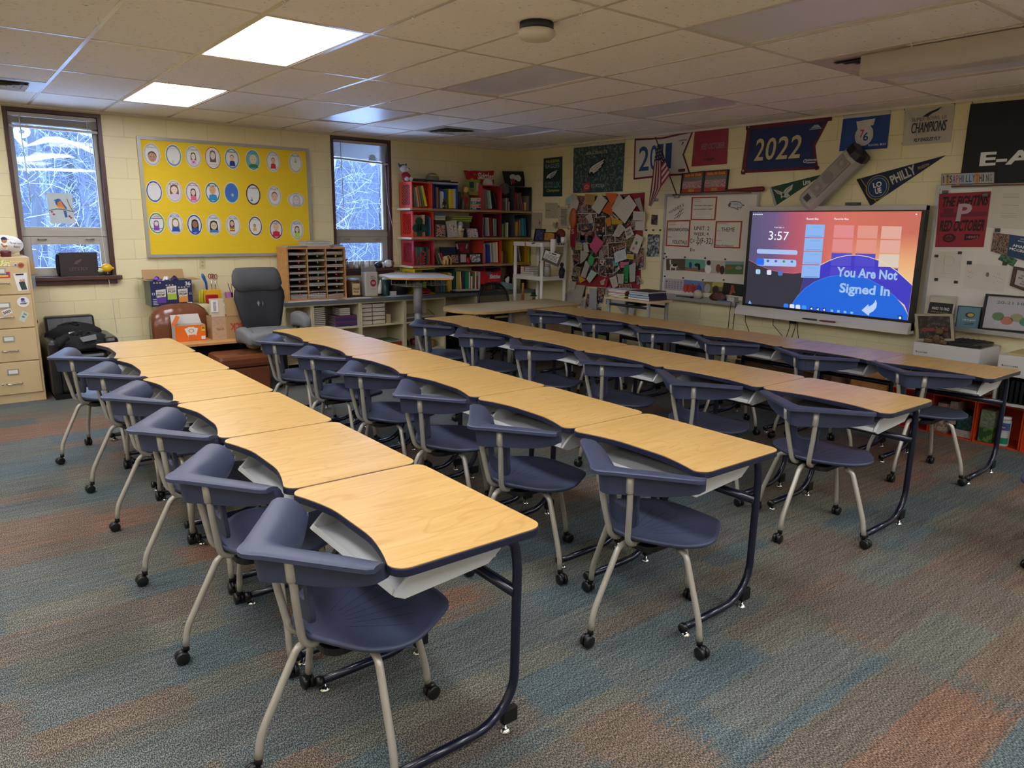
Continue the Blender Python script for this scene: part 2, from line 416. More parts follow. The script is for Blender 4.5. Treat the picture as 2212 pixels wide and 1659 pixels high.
# ---------------------------------------------------------------- the room
XL,YB = -9.6,-13.6
m_ = MB(); m_.box(XL,0,YB,0,-.1,0,CARPET); tag(m_.build('floor'),kind='structure')
W1,W2 = (-6.104,-5.29),(-2.865,-2.055)
ZS,ZH = 1.1,2.675
m_ = MB()
for a,b,c,d in ((XL,W1[0],0,H),(W1[1],W2[0],0,H),(W2[1],.2,0,H),(W1[0],W1[1],0,ZS),(W2[0],W2[1],0,ZS),(W1[0],W1[1],ZH,H),(W2[0],W2[1],ZH,H)):
    m_.box(a,b,0,.2,c,d,BLOCK_A)
tag(m_.build('wall_back'),kind='structure')
m_ = MB(); m_.box(0,.2,YB,0,0,H,BLOCK_B); tag(m_.build('wall_right'),kind='structure')
m_ = MB(); m_.box(XL - .2,XL,YB,.2,0,H,BLOCK_B); tag(m_.build('wall_left'),kind='structure')
m_ = MB(); m_.box(XL - .2,.2,YB - .2,YB,0,H,BLOCK_A); tag(m_.build('wall_front'),kind='structure')
m_ = MB(); m_.box(XL,-.001,-.012,-.001,0,.1,M('vinyl_base','5c5650',.6)); tag(m_.build('baseboard_back'),kind='structure')
m_ = MB(); m_.box(-.012,-.001,YB,-.013,0,.1,M('vinyl_base')); tag(m_.build('baseboard_right'),kind='structure')

# ceiling grid: 2 x 4 ft tiles
GX,GY,TX,TY = -5.8907,-3.3252,.6096,1.2192
def gx(i): return GX + i * TX
def gy(j): return GY + j * TY
LIGHTS = [(1,-1,1),(1,1,1),(1,-3,1),(1,-5,1),(-2,-1,1),(-2,-3,1),(-2,-5,1),(-5,-3,1),(-5,-5,1),(-5,-1,1),(-2,1,1),(-2,-7,1),(1,-7,1),(4,-7,1),(7,-7,1),(4,-1,0),(4,1,0),(4,-3,0),(4,-5,1),(7,-1,0),(7,1,0),(7,-3,0),(7,-5,1)]  # far left and rearmost lit panels are added to brighten the screen wall
holes = {(i,j) for i,j,_ in LIGHTS}
m_ = MB()
for i in range(-7,10):
    for j in range(-9,3):
        x0,x1 = max(XL,gx(i)),min(0,gx(i + 1)); y0,y1 = max(YB,gy(j)),min(0,gy(j + 1))
        if x1 <= x0 or y1 <= y0 or (i,j) in holes: continue
        m_.box(x0,x1,y0,y1,H,H + .02,TILE)
m_.box(XL,0,YB,0,H + .12,H + .14,TILE)
tag(m_.build('ceiling'),kind='structure')
TBAR = M('ceiling_grid_paint','d6cdbf',.25)
m_ = MB()
for i in range(-6,10):
    m_.box(gx(i) - .012,gx(i) + .012,YB,0,H - .004,H + .03,TBAR)
for j in range(-8,3):
    m_.box(XL,0,gy(j) - .012,gy(j) + .012,H - .003,H + .03,TBAR)
m_.box(gx(-1),gx(0),gy(1.5) - .012,gy(1.5) + .012,H - .003,H + .03,TBAR)
tag(m_.build('trim_1'),kind='structure')
m_ = MB(); m_.box(XL,0,-.022,0,H - .022,H - .0005,TBAR); m_.box(-.022,0,YB,-.022,H - .022,H - .0005,TBAR); tag(m_.build('trim_2'),kind='structure')
LIT = M('lit_diffuser','f6f8ff',emit=PANEL)
UNLIT = M('prismatic_diffuser','dcdae2',.3,vary=.02)
places = {(1,-1): 'large lit ceiling panel nearest the smoke detector',(1,1): 'smaller looking lit ceiling panel above the oval drawings board',(4,-1): 'unlit ceiling panel in mid ceiling beyond the smoke detector',(4,1): 'unlit bluish ceiling panel just in front of the second window',
          (4,-3): 'unlit ceiling panel at top of view beside the air vent',(7,-1): 'unlit ceiling panel above the classroom flag',(7,1): 'unlit bluish ceiling panel above the crate bookshelf'}
for i,j,lit in LIGHTS:
    x0,x1,y0,y1 = gx(i) + .012,gx(i + 1) - .012,gy(j) + .012,gy(j + 1) - .012
    r = thing('ceiling_light',places.get((i,j),'assumed lit ceiling panel, unseen outside the view, %s tile column and %s row' % (ordn(i + 7),ordn(j + 8)) if lit else 'unlit ceiling panel behind the projection screen'),'ceiling light',((x0 + x1) / 2,(y0 + y1) / 2,H),group='two by four foot ceiling panels')
    f = MB()
    for a,b,c,d in ((x0,x1,y0,y0 + .018),(x0,x1,y1 - .018,y1),(x0,x0 + .018,y0 + .018,y1 - .018),(x1 - .018,x1,y0 + .018,y1 - .018)): f.box(a,b,c,d,H - .001,H + .04,TBAR)
    f.box(x0,x1,y0,y1,H + .1,H + .11,TBAR); f.build('frame',r)
    g = MB(); g.box(x0 + .018,x1 - .018,y0 + .018,y1 - .018,H + .008,H + .014,LIT if lit else UNLIT); g.build('diffuser',r)

# windows
GLASS = bpy.data.materials.new('window_glass'); GLASS.use_nodes = True
nt = NT(GLASS); nt.n.remove(nt.n['Principled BSDF'])
tr = nt.add('ShaderNodeBsdfTransparent'); gl = nt.add('ShaderNodeBsdfGlossy',_Roughness=.02); fr = nt.add('ShaderNodeFresnel',_IOR=1.35); ms = nt.add('ShaderNodeMixShader')
nt.link(fr.outputs[0],ms.inputs[0]); nt.link(tr.outputs[0],ms.inputs[1]); nt.link(gl.outputs[0],ms.inputs[2]); nt.link(ms.outputs[0],nt.n['Material Output'].inputs[0])
SASH = M('sash_aluminium','a9a39a',.45,metal=.2)
def window(n,x0,x1):
    r = thing('window_%d' % n,None,None,((x0 + x1) / 2,0,ZS),kind='structure')
    f = MB()                                               # brown surround, proud of the block
    for a,b,c,d in ((x0,x0 + .035,ZS,ZH),(x1 - .035,x1,ZS,ZH),(x0 + .035,x1 - .035,ZH - .035,ZH)): f.box(a,b,-.008,.19,c,d,BROWNFR)
    f.build('frame',r)
    s_ = MB(); s_.box(x0 - .04 if n == 1 else x0,x1 + (.045 if n == 1 else .07),-.06,.19,ZS - .04,ZS,BROWNFR); s_.box(x0,x1,-.03,0,ZS - .085,ZS - .04,BROWNFR); s_.build('window_sill',r,bevel=.004)
    zm = 1.52; xa,xb = x0 + .035,x1 - .035
    u = MB()
    for a,b,c,d in ((xa,xa + .04,zm + .03,ZH - .035),(xb - .04,xb,zm + .03,ZH - .035),(xa + .04,xb - .04,ZH - .075,ZH - .035),(xa + .04,xb - .04,zm + .03,zm + .06)): u.box(a,b,.08,.14,c,d,SASH)
    u.box(xa,xb,.06,.16,zm - .03,zm + .03,SASH); u.build('upper_sash',r,bevel=.003)
    l = MB()
    for a,b,c,d in ((xa,xa + .075,ZS,zm - .03),(xb - .075,xb,ZS,zm - .03),(xa + .075,xb - .075,zm - .11,zm - .03),(xa + .075,xb - .075,ZS,ZS + .085)): l.box(a,b,.07,.14,c,d,SASH)
    lo = l.build('lower_sash',r,bevel=.004)
    for k in (xa + .13,xb - .2):
        h = MB(); h.tube([(k,.06,zm - .06),(k + .04,.045,zm - .055),(k + .075,.06,zm - .06)],.007,ALU,8); h.build('latch',lo,True)
    g = MB(); g.box(xa + .04,xb - .04,.108,.112,zm + .06,ZH - .075,GLASS); g.build('upper_pane',r)
    g = MB(); g.box(xa + .075,xb - .075,.108,.112,ZS + .085,zm - .11,GLASS); g.build('lower_pane',r)
window(1,*W1); window(2,*W2)
def blind(x0,x1,zb,tilt,lab):
    r = thing('window_blind',lab,'blind',((x0 + x1) / 2,.03,zb))
    b = MB(); b.box(x0,x1,.01,.055,ZH - .075,ZH - .04,M('blind_rail','b0a79a',.4)); b.build('head_rail',r,bevel=.003)
    s_ = MB(); n = 18; top = ZH - .08
    for i in range(n):
        z = top - (top - zb - .02) * i / (n - 1); dz = tilt * i / (n - 1)
        s_.add([(x0,.008,z),(x1,.008,z - dz),(x1,.055,z - dz - .010),(x0,.055,z - .010),(x0,.008,z + .001),(x1,.008,z - dz + .001),(x1,.055,z - dz - .009),(x0,.055,z - .009)],
               [(0,3,2,1),(4,5,6,7),(0,1,5,4),(1,2,6,5),(2,3,7,6),(3,0,4,7)],M('blind_slat','b9afa2',.35))
    s_.build('slats',r)
    s_ = MB(); s_.add([(x0,.005,zb - .02),(x1,.005,zb - .02 - tilt),(x1,.06,zb - .02 - tilt),(x0,.06,zb - .02),(x0,.005,zb),(x1,.005,zb - tilt),(x1,.06,zb - tilt),(x0,.06,zb)],
                   [(0,3,2,1),(4,5,6,7),(0,1,5,4),(1,2,6,5),(2,3,7,6),(3,0,4,7)],M('blind_rail')); s_.build('bottom_rail',r)
    t = MB(); t.tube([(x0 + .09,0,ZH - .06),(x0 + .1,-.01,ZH - .85)],.005,WHITEP,6); t.build('tilt_wand',r,True)
    return r
b1 = blind(W1[0] + .04,W1[1] - .04,2.52,.01,'raised slatted blind at the top of the left window')
t = MB(); t.tube([(-5.42,-.01,2.6),(-5.40,-.02,1.9),(-5.38,-.03,1.2),(-5.372,-.066,1.0),(-5.35,-.066,.5)],.0022,WHITEP,5); t.build('pull_cord',b1,True)
b2 = blind(W2[0] + .04,W2[1] - .04,2.43,.03,'crooked half-raised blind in the window beside the crates')
t = MB(); t.tube([(-2.15,-.01,2.5),(-2.13,-.03,1.9),(-2.03,-.075,1.35),(-1.999,-.1,1.0)],.003,WHITEP,5); t.build('pull_cord',b2,True)

# ---------------------------------------------------------------- desks
def desk_outline(x0=-.27,x1=.265,hy=.384,r=.05):
    pts = []
    for cx,cy,a in ((x1 - r,hy - r,0),(x0 + r,hy - r,pi / 2)):
        for i in range(6):
            t = a + pi / 2 * i / 5; pts.append((cx + r * math.cos(t),cy + r * math.sin(t)))
    n = 14
    for i in range(1,n):                                   # shallow scallop on the sitter's side
        y = (hy - r) * (1 - 2 * i / n); k = 1 - (y / (hy - r)) ** 2
        pts.append((x0 + .052 * min(1,k * 1.15),y))
    for cx,cy,a in ((x0 + r,-hy + r,pi),(x1 - r,-hy + r,3 * pi / 2)):
        for i in range(6):
            t = a + pi / 2 * i / 5; pts.append((cx + r * math.cos(t),cy + r * math.sin(t)))
    return pts
def make_desk():
    r = thing('student_desk',None,'desk')
    o = desk_outline(); k = MB(); k.prism([(x * .994,y * .994) for x,y in o],.7345,.7375,MAPLE); top = k.build('desk_top',r)
    k = MB(); k.prism(o,.709,.7355,NAVYEDGE); k.build('edge_band',r,bevel=.004)
    # book tray: sloped open box
    k = MB(); pr = [(-.235,.615),(-.225,.608),(.14,.63),(.15,.70),(.144,.70),(.134,.637),(-.222,.615),(-.228,.635)]
    k.loft([[(x,y,z) for x,z in pr] for y in (-.29,.29)],TRAY); k.build('book_tray',r)
    for s in (-1,1):
        k = MB(); e = [(-.235,.615),(-.2,.598),(.1,.622),(.15,.66),(.16,.708),(-.12,.708),(-.19,.66)]
        y0,y1 = sorted((s * .29,s * .305)); k.loft([[(x,y,z) for x,z in e] for y in (y0,y1)],TRAY); k.build('tray_bracket',r,bevel=.003)
    k = MB()
    for s in (-1,1):
        y = s * .318 if s < 0 else s * .255
        fr = bez([(-.10,y,.692),(.19,y,.692),(.207,y,.60),(.20,y,.14),(.10,y,.045),(-.235,y,.04)],.07,6)
        q = MB(); q.tube(fr,.016,NAVYTUBE,12); l = q.build('leg',r,True)
        for gx_ in (-.225,.165):
            q = MB(); q.lathe([(.021,0),(.021,.004),(.01,.014),(.006,.015),(.006,.035)],(gx_,y,0),CHROME,14); q.build('glide',l,True)
        q = MB(); q.lathe([(.02,-.01),(.022,0),(.02,.01)],(-.245,y,.04),BLACKP,12,'x'); q.build('foot_cap',l,True)
        q = MB(); q.prism([(.15,y - .012),(.21,y - .012),(.21,y + .012),(.15,y + .012)],.03,.085,BLACKP); q.build('foot_bracket',l,bevel=.004)
    k.tube([(.20,-.318,.5),(.20,.255,.5)],.02,NAVYTUBE,12); k.build('crossbar',r,True)
    return r
proto_desk = make_desk()
ROWS = [(-5.605,[-2.265 - .776 * k for k in range(7)]),(-4.252,[-2.27 - .772 * k for k in range(7)]),(-2.705,[-2.25 - .772 * k for k in range(7)]),(-1.225,[-2.22 - .769 * k for k in range(7)])]
rown = ['leftmost row','second row from the left','third row from the left','row along the screen wall']
deskn = ['nearest the windows','second from the windows','third from the windows','fourth from the windows','fifth from the windows','at the open end']
firstd = True
for ri,(x,ys) in enumerate(ROWS):
    for k in range(6):
        o = proto_desk if firstd else copy_tree(proto_desk); firstd = False
        o.location = (x,(ys[k] + ys[k + 1]) / 2,0); o['label'] = 'maple topped desk %s, %s' % (deskn[k],rown[ri]); o['group'] = 'student desks in four rows'

# ---------------------------------------------------------------- chairs
def make_chair():
    r = thing('student_chair',None,'chair')
    # seat shell
    out = [(-.165,0),(-.155,.06),(-.10,.15),(-.04,.235),(.03,.275),(.11,.268),(.205,.215),(.298,.145),(.328,.075),(.332,0)]
    out = out + [(x,-y) for x,y in out[-2:0:-1]]
    def spline(P,k=4):
        res = []; n = len(P)
        for i in range(n):
            p0,p1,p2,p3 = [P[(i + q) % n] for q in (-1,0,1,2)]
            for j in range(k):
                t = j / k
                res.append(tuple(.5 * (2 * p1[a] + (p2[a] - p0[a]) * t + (2 * p0[a] - 5 * p1[a] + 4 * p2[a] - p3[a]) * t * t + (-p0[a] + 3 * p1[a] - 3 * p2[a] + p3[a]) * t ** 3) for a in (0,1)))
        return res
    O = spline(out); cx = .07; n = len(O); rings = []
    def zt(x,y):
        d = math.hypot((x - .06) / .26,y / .27)
        return .435 + .018 * min(1,d) ** 3 - .022 * max(0,(x - .16) / .17) ** 2 + .012 * max(0,(-x - .03) / .13)
    for s in (.05,.3,.55,.78,.93,1.0): rings.append([(cx + (x - cx) * s,y * s,zt(cx + (x - cx) * s,y * s)) for x,y in O])
    edge = [(x,y,zt(x,y) - .012) for x,y in O]; und = [(cx + (x - cx) * .95,y * .95,zt(x,y) - .022) for x,y in O]; un2 = [(cx + (x - cx) * .1,y * .1,.405) for x,y in O]
    k = MB(); k.loft(rings + [edge,und,un2],NAVY); seat = k.build('seat',r,True)
    g = MB(); GR = M('seat_groove','1c2238',.6)               # moulded rays fanning out from the back
    for a in (-.62,-.4,-.2,0,.2,.4,.62):
        pts = []
        for i in range(7):
            d = .1 + .21 * i / 6; x,y = -.11 + d * math.cos(a),d * math.sin(a); pts.append((x,y,zt(x,y) + .0004))
        for p,q in zip(pts,pts[1:]): g.add([(p[0],p[1] - .0013,p[2]),(q[0],q[1] - .0013,q[2]),(q[0],q[1] + .0013,q[2]),(p[0],p[1] + .0013,p[2])],[(0,1,2,3)],GR)
    g.build('groove',seat)
    k = MB(); k.prism(rrect(-.12,.2,-.12,.12,.05),.388,.412,BLACKP); k.build('seat_mount',r)
    # boomerang shaped back rail, broad and flat on top
    N = 28; secs = []
    for i in range(N + 1):
        t = -1 + 2 * i / N; a = abs(t); s = 1 if t >= 0 else -1
        # outer line: apex to wing tip
        ax,ay = -.325,.0; bx,by = -.075,.35
        rr = .2
        if a < rr: q = a / rr; ox,oy = -.325 + .0 + .04 * q * q * .9,.055 * q
        else:
            q = (a - rr) / (1 - rr); ox,oy = -.289 + (bx + .289) * q,.055 + (by - .055) * q
        # inner line
        if a < .45: q = a / .45; ix,iy = -.150 + .045 * q * q,.09 * q
        else:
            q = (a - .45) / .55; ix,iy = -.105 + .12 * q ** .9,.09 + .185 * q
        if a > .93: e = (a - .93) / .07 * .018; oy -= e; ix -= e * .3
        oy *= s; iy *= s
        def L(f,z): return (ox + (ix - ox) * f,oy + (iy - oy) * f,z)
        w_ = math.hypot(ix - ox,iy - oy); ins = .042 / w_; dep = .092 - .045 * a ** 4
        hi = .008 * (1 - a)
        secs.append([L(0,.7515),L(.035,.7545),L(.14,.755),L(.40,.751 + hi),L(.62,.742 + hi),L(.82,.722),L(.95,.695),L(1,.74 - dep * .8),L(.96,.74 - dep - .004),L(min(.9,ins * 1.9 + .05),.74 - dep - .006),L(ins * 1.3,.74 - dep),L(ins,.734),L(.03,.7365),L(0,.7385)])
    k = MB(); k.loft(secs,NAVY); k.build('back_rail',r,'auto')
    # stem with a hand hole, between the uprights
    k = MB(); Nn = 24; oo = []; ii = []
    for i in range(Nn):
        t = 2 * pi * i / Nn; c,s = math.cos(t),math.sin(t)
        def sg(v,p): return math.copysign(abs(v) ** p,v)
        y = .078 * sg(c,.5); z = .585 + .105 * sg(s,.5); y *= (1 + .35 * max(0,(z - .6) / .1)); oo.append((y,z))
        ii.append((.046 * sg(c,.5),.60 + .042 * sg(s,.5)))
    def X(z): return -.165 + (.66 - z) * .12
    vs = [(X(z) + dx,y,z) for dx in (0,.016) for y,z in oo] + [(X(z) + dx,y,z) for dx in (0,.016) for y,z in ii]
    fs = []
    for j in range(Nn):
        j2 = (j + 1) % Nn
        fs += [(j,j2,2 * Nn + j2,2 * Nn + j),(Nn + j2,Nn + j,3 * Nn + j,3 * Nn + j2),(j2,j,Nn + j,Nn + j2),(2 * Nn + j,2 * Nn + j2,3 * Nn + j2,3 * Nn + j)]
    k.add(vs,fs,NAVY); k.build('back_stem',r,bevel=.003)
    for s in (-1,1):
        k = MB(); k.tube(bez([(-.205,s * .083,.72),(-.195,s * .076,.60),(-.165,s * .045,.415),(-.02,s * .04,.402)],.045,6),.0125,GREYTUBE,12)
        k.tube([(-.207,s * .083,.735),(-.203,s * .080,.66),(-.202,s * .0795,.655)],[.0185,.0165,.0135],GREYTUBE,12); k.build('back_upright',r,True)
    for (ax,ay,bx,by) in ((-.12,0,-.335,0),(-.0,-.17,-.02,-.345),(-.0,.17,-.0,.345),(.19,0,.335,0)):
        d = Vector((bx - ax,by - ay,0)); q = d.normalized()
        foot = Vector((bx,by,0)) - q * .028
        pth = bez([(ax,ay,.401),(ax + q.x * .045,ay + q.y * .045,.392),(foot.x - q.x * .01,foot.y - q.y * .01,.14),(foot.x,foot.y,.062)],.05,5)
        k = MB(); k.tube(pth,.0125,GREYTUBE,12); lg = k.build('leg',r,True)
        k = MB(); fx,fy = foot.x,foot.y; k.lathe([(.013,.05),(.013,.07),(.0095,.075)],(fx,fy,0),BLACKP,12)
        tx = Vector((-q.y,q.x,0)); o = Vector((fx,fy,.026)) + q * .016
        for sg_ in (-1,1):
            a = o + tx * sg_ * .005; b = o + tx * sg_ * .021
            k.tube([a,a + (b - a) * .15,a + (b - a) * .85,b],[.024,.0255,.0255,.021],BLACKP,18)
        k.tube([o - tx * .006 + Vector((0,0,.012)),o + tx * .006 + Vector((0,0,.012))],.018,BLACKP,12)
        k.build('caster',lg,True)
    return r
proto_chair = make_chair()
CH = [[(-5.93,-2.75,.25),(-5.85,-3.52,.12),(-5.84,-4.27,.05),(-5.86,-5.03,.03),(-5.875,-5.8,.0),(-5.865,-6.56,.03)],
      [(-4.545,-2.90,0),(-4.55,-3.64,0),(-4.55,-4.38,0),(-4.56,-5.11,0),(-4.58,-5.86,0),(-4.545,-6.65,.0)],
      [(-3.06,-2.72,-.06),(-3.06,-3.46,-.03),(-3.04,-4.2,-.02),(-3.02,-4.96,0),(-3.04,-5.76,0),(-3.02,-6.53,.03)],
      [(-1.58,-2.62,-.06),(-1.55,-3.38,-.05),(-1.56,-4.13,0),(-1.58,-4.9,0),(-1.56,-5.69,.05),(-1.52,-6.43,.03)]]
firstc = True
for ri,row in enumerate(CH):
    for k,(x,y,rz) in enumerate(row):
        o = proto_chair if firstc else copy_tree(proto_chair); firstc = False
        o.location = (x,y,0); o.rotation_euler = (0,0,rz)
        o['label'] = 'navy chair at the desk %s, %s' % (deskn[k],rown[ri]); o['group'] = 'student chairs at the desks'
o = copy_tree(proto_chair); o.location = (-2.32,-7.63,0); o.rotation_euler = (0,0,2.65); o['label'] = 'lone navy wheeled chair cut off by the right edge of the photo'; o['group'] = 'student chairs at the desks'

# ---------------------------------------------------------------- outside the windows: bare woods in cold light
BOUNCEG = M('pale_bounce_ground','c8ccd8',.9,vary=.3,scale=3)  # unseen ground, made pale to bounce daylight up onto the ceiling
m_ = MB(); m_.box(-30,22,.2,40,-.9,-.7,BOUNCEG); tag(m_.build('ground_outside'),kind='structure')
BARKS = [M('pale_bark','4a505e',.8,vary=.25),M('grey_bark','303644',.8,vary=.25),M('dark_bark','1c2028',.85,vary=.25),M('silver_twig','6e7686',.7)]
rnd = random.Random(5); wd = MB()
for i in range(42):
    x,y,h = -12 + i * .6 + rnd.uniform(-.3,.3),rnd.uniform(7.5,13),rnd.uniform(6.5,9); lean = rnd.uniform(-.1,.1)
    tp = [(x + lean * z + .12 * math.sin(z * 1.1 + i),y,z - .8) for z in [h * k / 6 for k in range(7)]]
    wd.tube(tp,[.04 + .07 * (1 - k / 6) for k in range(7)],BARKS[i % 3],6)
    for b in range(520):
        z0 = rnd.uniform(.0,h * .95); k = min(5,int(z0 / h * 6)); ln = rnd.uniform(.4,1.5); a = rnd.uniform(0,2 * pi)
        P = [Vector((tp[k][0] + rnd.uniform(-.9,.9),y + rnd.uniform(-.8,.8),z0 - .8))]; d = Vector((math.cos(a),math.sin(a),rnd.uniform(-.2,1.4))).normalized()
        for q in range(4): d = (d + Vector((rnd.uniform(-.7,.7),rnd.uniform(-.6,.6),rnd.uniform(-.4,.6)))).normalized(); P.append(P[-1] + d * ln / 4)
        r0 = rnd.uniform(.003,.009); wd.tube(P,[r0,r0 * .8,r0 * .65,r0 * .5,r0 * .3],BARKS[rnd.choice((0,1,1,2,2,3,3))],3)
tag(wd.build('bare_woods'),'bare winter woods tangled in pale twigs outside the windows','trees',kind='stuff')
m_ = MB(); m_.box(-32,24,14,14.3,-1,9,M('far_woods','323a4c',.9,vary=.5,scale=1.2)); tag(m_.build('far_woods_backdrop'),kind='structure')

# ---------------------------------------------------------------- window decorations
def on_pane(pts,d=-.105): return [at(x,y,1,-d) for x,y in pts]
def z1p(x,y): return (x / 3.95,200 + y / 3.95)
FROST = M('white_window_film','e8e8dc',.7)
nt = NT(FROST); tl = nt.add('ShaderNodeBsdfTranslucent'); tl.inputs[0].default_value = (.85,.85,.78,1); ms = nt.add('ShaderNodeMixShader'); ms.inputs[0].default_value = .75
nt.link(nt.n['Principled BSDF'].outputs[0],ms.inputs[1]); nt.link(tl.outputs[0],ms.inputs[2]); nt.link(ms.outputs[0],nt.n['Material Output'].inputs[0])
def film(name,lab,cat,pts,m=FROST,grp=None):
    P = [at(*z1p(x,y),1,.104) for x,y in pts]; mb = MB(); n = len(P)
    mb.add([tuple(p) for p in P] + [(p.x,p.y - .0012,p.z) for p in P],[list(range(n)),[n + k for k in range(n)][::-1]] + [(k,(k + 1) % n,n + (k + 1) % n,n + k) for k in range(n)],m)
    return tag(mb.build(name),lab,cat,grp)
film('window_film_wave','uppermost pale paper wave on the left window','window decoration',[(560,305),(640,335),(800,390),(790,312),(700,308)],grp='paper waves on the left window')
film('window_film_wave','arched pale paper wave crossing the left window','window decoration',[(170,470),(300,450),(420,425),(560,430),(700,480),(800,528),(795,480),(640,420),(500,375),(380,375),(290,420)],grp='paper waves on the left window')
film('window_film_wave','pointed pale paper wave below the arched one','window decoration',[(105,550),(105,592),(300,585),(450,560),(650,553),(560,530),(400,518),(250,540)],grp='paper waves on the left window')
film('window_film_wave','lowest thin pale paper strip across the left window','window decoration',[(115,652),(250,645),(500,645),(690,652),(820,668),(820,680),(560,674),(300,664)],grp='paper waves on the left window')
q = Q(*[at(*z1p(x,y),1,.1) for x,y in ((100,272),(262,285),(262,462),(112,458))])
q.text('digit','9',1,0,0,1,FROST,bold=.05); o = q.done('paper_digit','reversed white digit nine stuck in the left window corner','window decoration')
# round sticker on the second window
P = at(805,350,1,.1); mb = MB(); mb.lathe([(.05,0),(.05,.002)],(P.x,.1,P.z),FROST,24,'y'); tag(mb.build('round_sticker'),'round translucent sticker at the top of the second window','sticker')
# bird painting
q = Q(*[at(*z1p(x,y),1,.045) for x,y in ((392,855),(612,862),(642,1120),(432,1115))])
q.slab('canvas',M('canvas_painting','b7c3c6',.7,vary=.12,scale=14),.012)
bl,og,br,rd = C('2f5f9e'),C('e58a3c'),C('4b3230'),C('a82a3c')
q.ell('painting',.44,.3,.14,.12,bl).poly('painting',[(.33,.26),(.24,.25),(.33,.2)],bl).poly('painting',[(.35,.33),(.55,.22),(.74,.5),(.62,.52),(.42,.5),(.33,.42)],og).poly('painting',[(.52,.22),(.6,.3),(.74,.48),(.7,.54),(.6,.4)],bl,.002)
q.poly('painting',[(.42,.46),(.6,.48),(.62,.53),(.46,.54)],C('b9a9a0'),.0022).poly('painting',[(.58,.56),(.7,.58),(.72,.78),(.62,.8)],bl)
q.line('branch',[(.02,.58),(.3,.52),(.6,.53),(.98,.6)],.006,br,.003).line('branch',[(.98,.6),(.85,.4),(.78,.18)],.005,br,.003)
for u,v in ((.12,.62),(.18,.7),(.8,.75),(.86,.8)): q.ell('berries',u,v,.05,.03,rd,.003)
q.done('bird_painting','small canvas painting of a blue and orange bird in the left window','painting')
# dark gift box on the sill
def box_q(f,x0,x1,y0,y1,z0,z1): pass
BB = M('brown_black_card','2c1f22',.5)
r = thing('gift_box','dark brown card box reading LETS FLY on the left window sill','box',(-5.66,-.02,ZS))
k = MB(); k.box(-5.79,-5.455,-.045,.04,ZS,ZS + .235,BB); k.build('box_body',r,bevel=.003)
k = MB(); k.ell((-5.80,-.0,ZS + .11),(.02,.035,.115),BLACKF); k.build('black_cloth',r,True)
q = Q((-5.79,-.0455,ZS + .235),(-5.455,-.0455,ZS + .235),(-5.455,-.0455,ZS),(-5.79,-.0455,ZS)); GD = C('5d4a48')
q.text('lettering',"LET'S FLY",.24,.62,.72,.76,GD,bold=.02).poly('emblem',[(.36,.5),(.42,.36),(.58,.26),(.56,.36),(.5,.42),(.46,.46),(.5,.5),(.42,.48)],GD)
for kk in list(q.mb): q.mb[kk].build(kk,r)
# yellow toy helmet
r = thing('toy_bank','small yellow round toy with black base at the sill end','toy',(-5.38,-.02,ZS))
k = MB(); k.ell((-5.375,-.02,ZS + .075),(.052,.045,.045),C('e2b31c',.3)); k.build('body',r,True)
k = MB(); k.ell((-5.325,-.02,ZS + .07),(.016,.014,.014),C('e2b31c',.3)); k.build('ear',r,True)
k = MB(); k.ell((-5.44,-.02,ZS + .05),(.035,.035,.025),C('c9c596',.4)); k.build('brim',r,True)
k = MB(); k.lathe([(.035,0),(.028,.02),(.02,.035)],(-5.37,-.02,ZS),BLACKP,16); k.build('base',r,True)

# ---------------------------------------------------------------- bulletin board with portraits
zbt,zbb,xb0,xb1 = 2.5,1.272,-4.985,-3.15
q = Q((xb0,-.022,zbt),(xb1,-.022,zbt),(xb1,-.022,zbb),(xb0,-.022,zbb))
YEL = bpy.data.materials.new('yellow_paper'); YEL.use_nodes = True; nt = NT(YEL); b_ = nt.n['Principled BSDF']; b_.inputs['Roughness'].default_value = .75
tc = nt.add('ShaderNodeTexCoord'); mp = nt.add('ShaderNodeMapping'); mp.inputs['Scale'].default_value = (3,3,14); nt.link(tc.outputs['Object'],mp.inputs[0]); nz = nt.add('ShaderNodeTexNoise',_Scale=1.0,_Detail=4.0,_Distortion=.6); nt.link(mp.outputs[0],nz.inputs['Vector'])
b_.inputs['Base Color'].default_value = (*srgb('e6c21c'),1); bp = nt.add('ShaderNodeBump',_Strength=.5,_Distance=.012); nt.link(nz.outputs['Fac'],bp.inputs['Height']); nt.link(bp.outputs['Normal'],b_.inputs['Normal'])
q.slab('backing_paper',YEL,.02); q.frame('frame',.018,.027,M('board_frame','a5a49f',.4,metal=.3),.012)
q.done('bulletin_board','long yellow bulletin board with grey metal frame on the window wall','bulletin board')
SKIN = C('d9a982'); PK = C('e0a6b4'); W_ = C('dcdad8',.8)
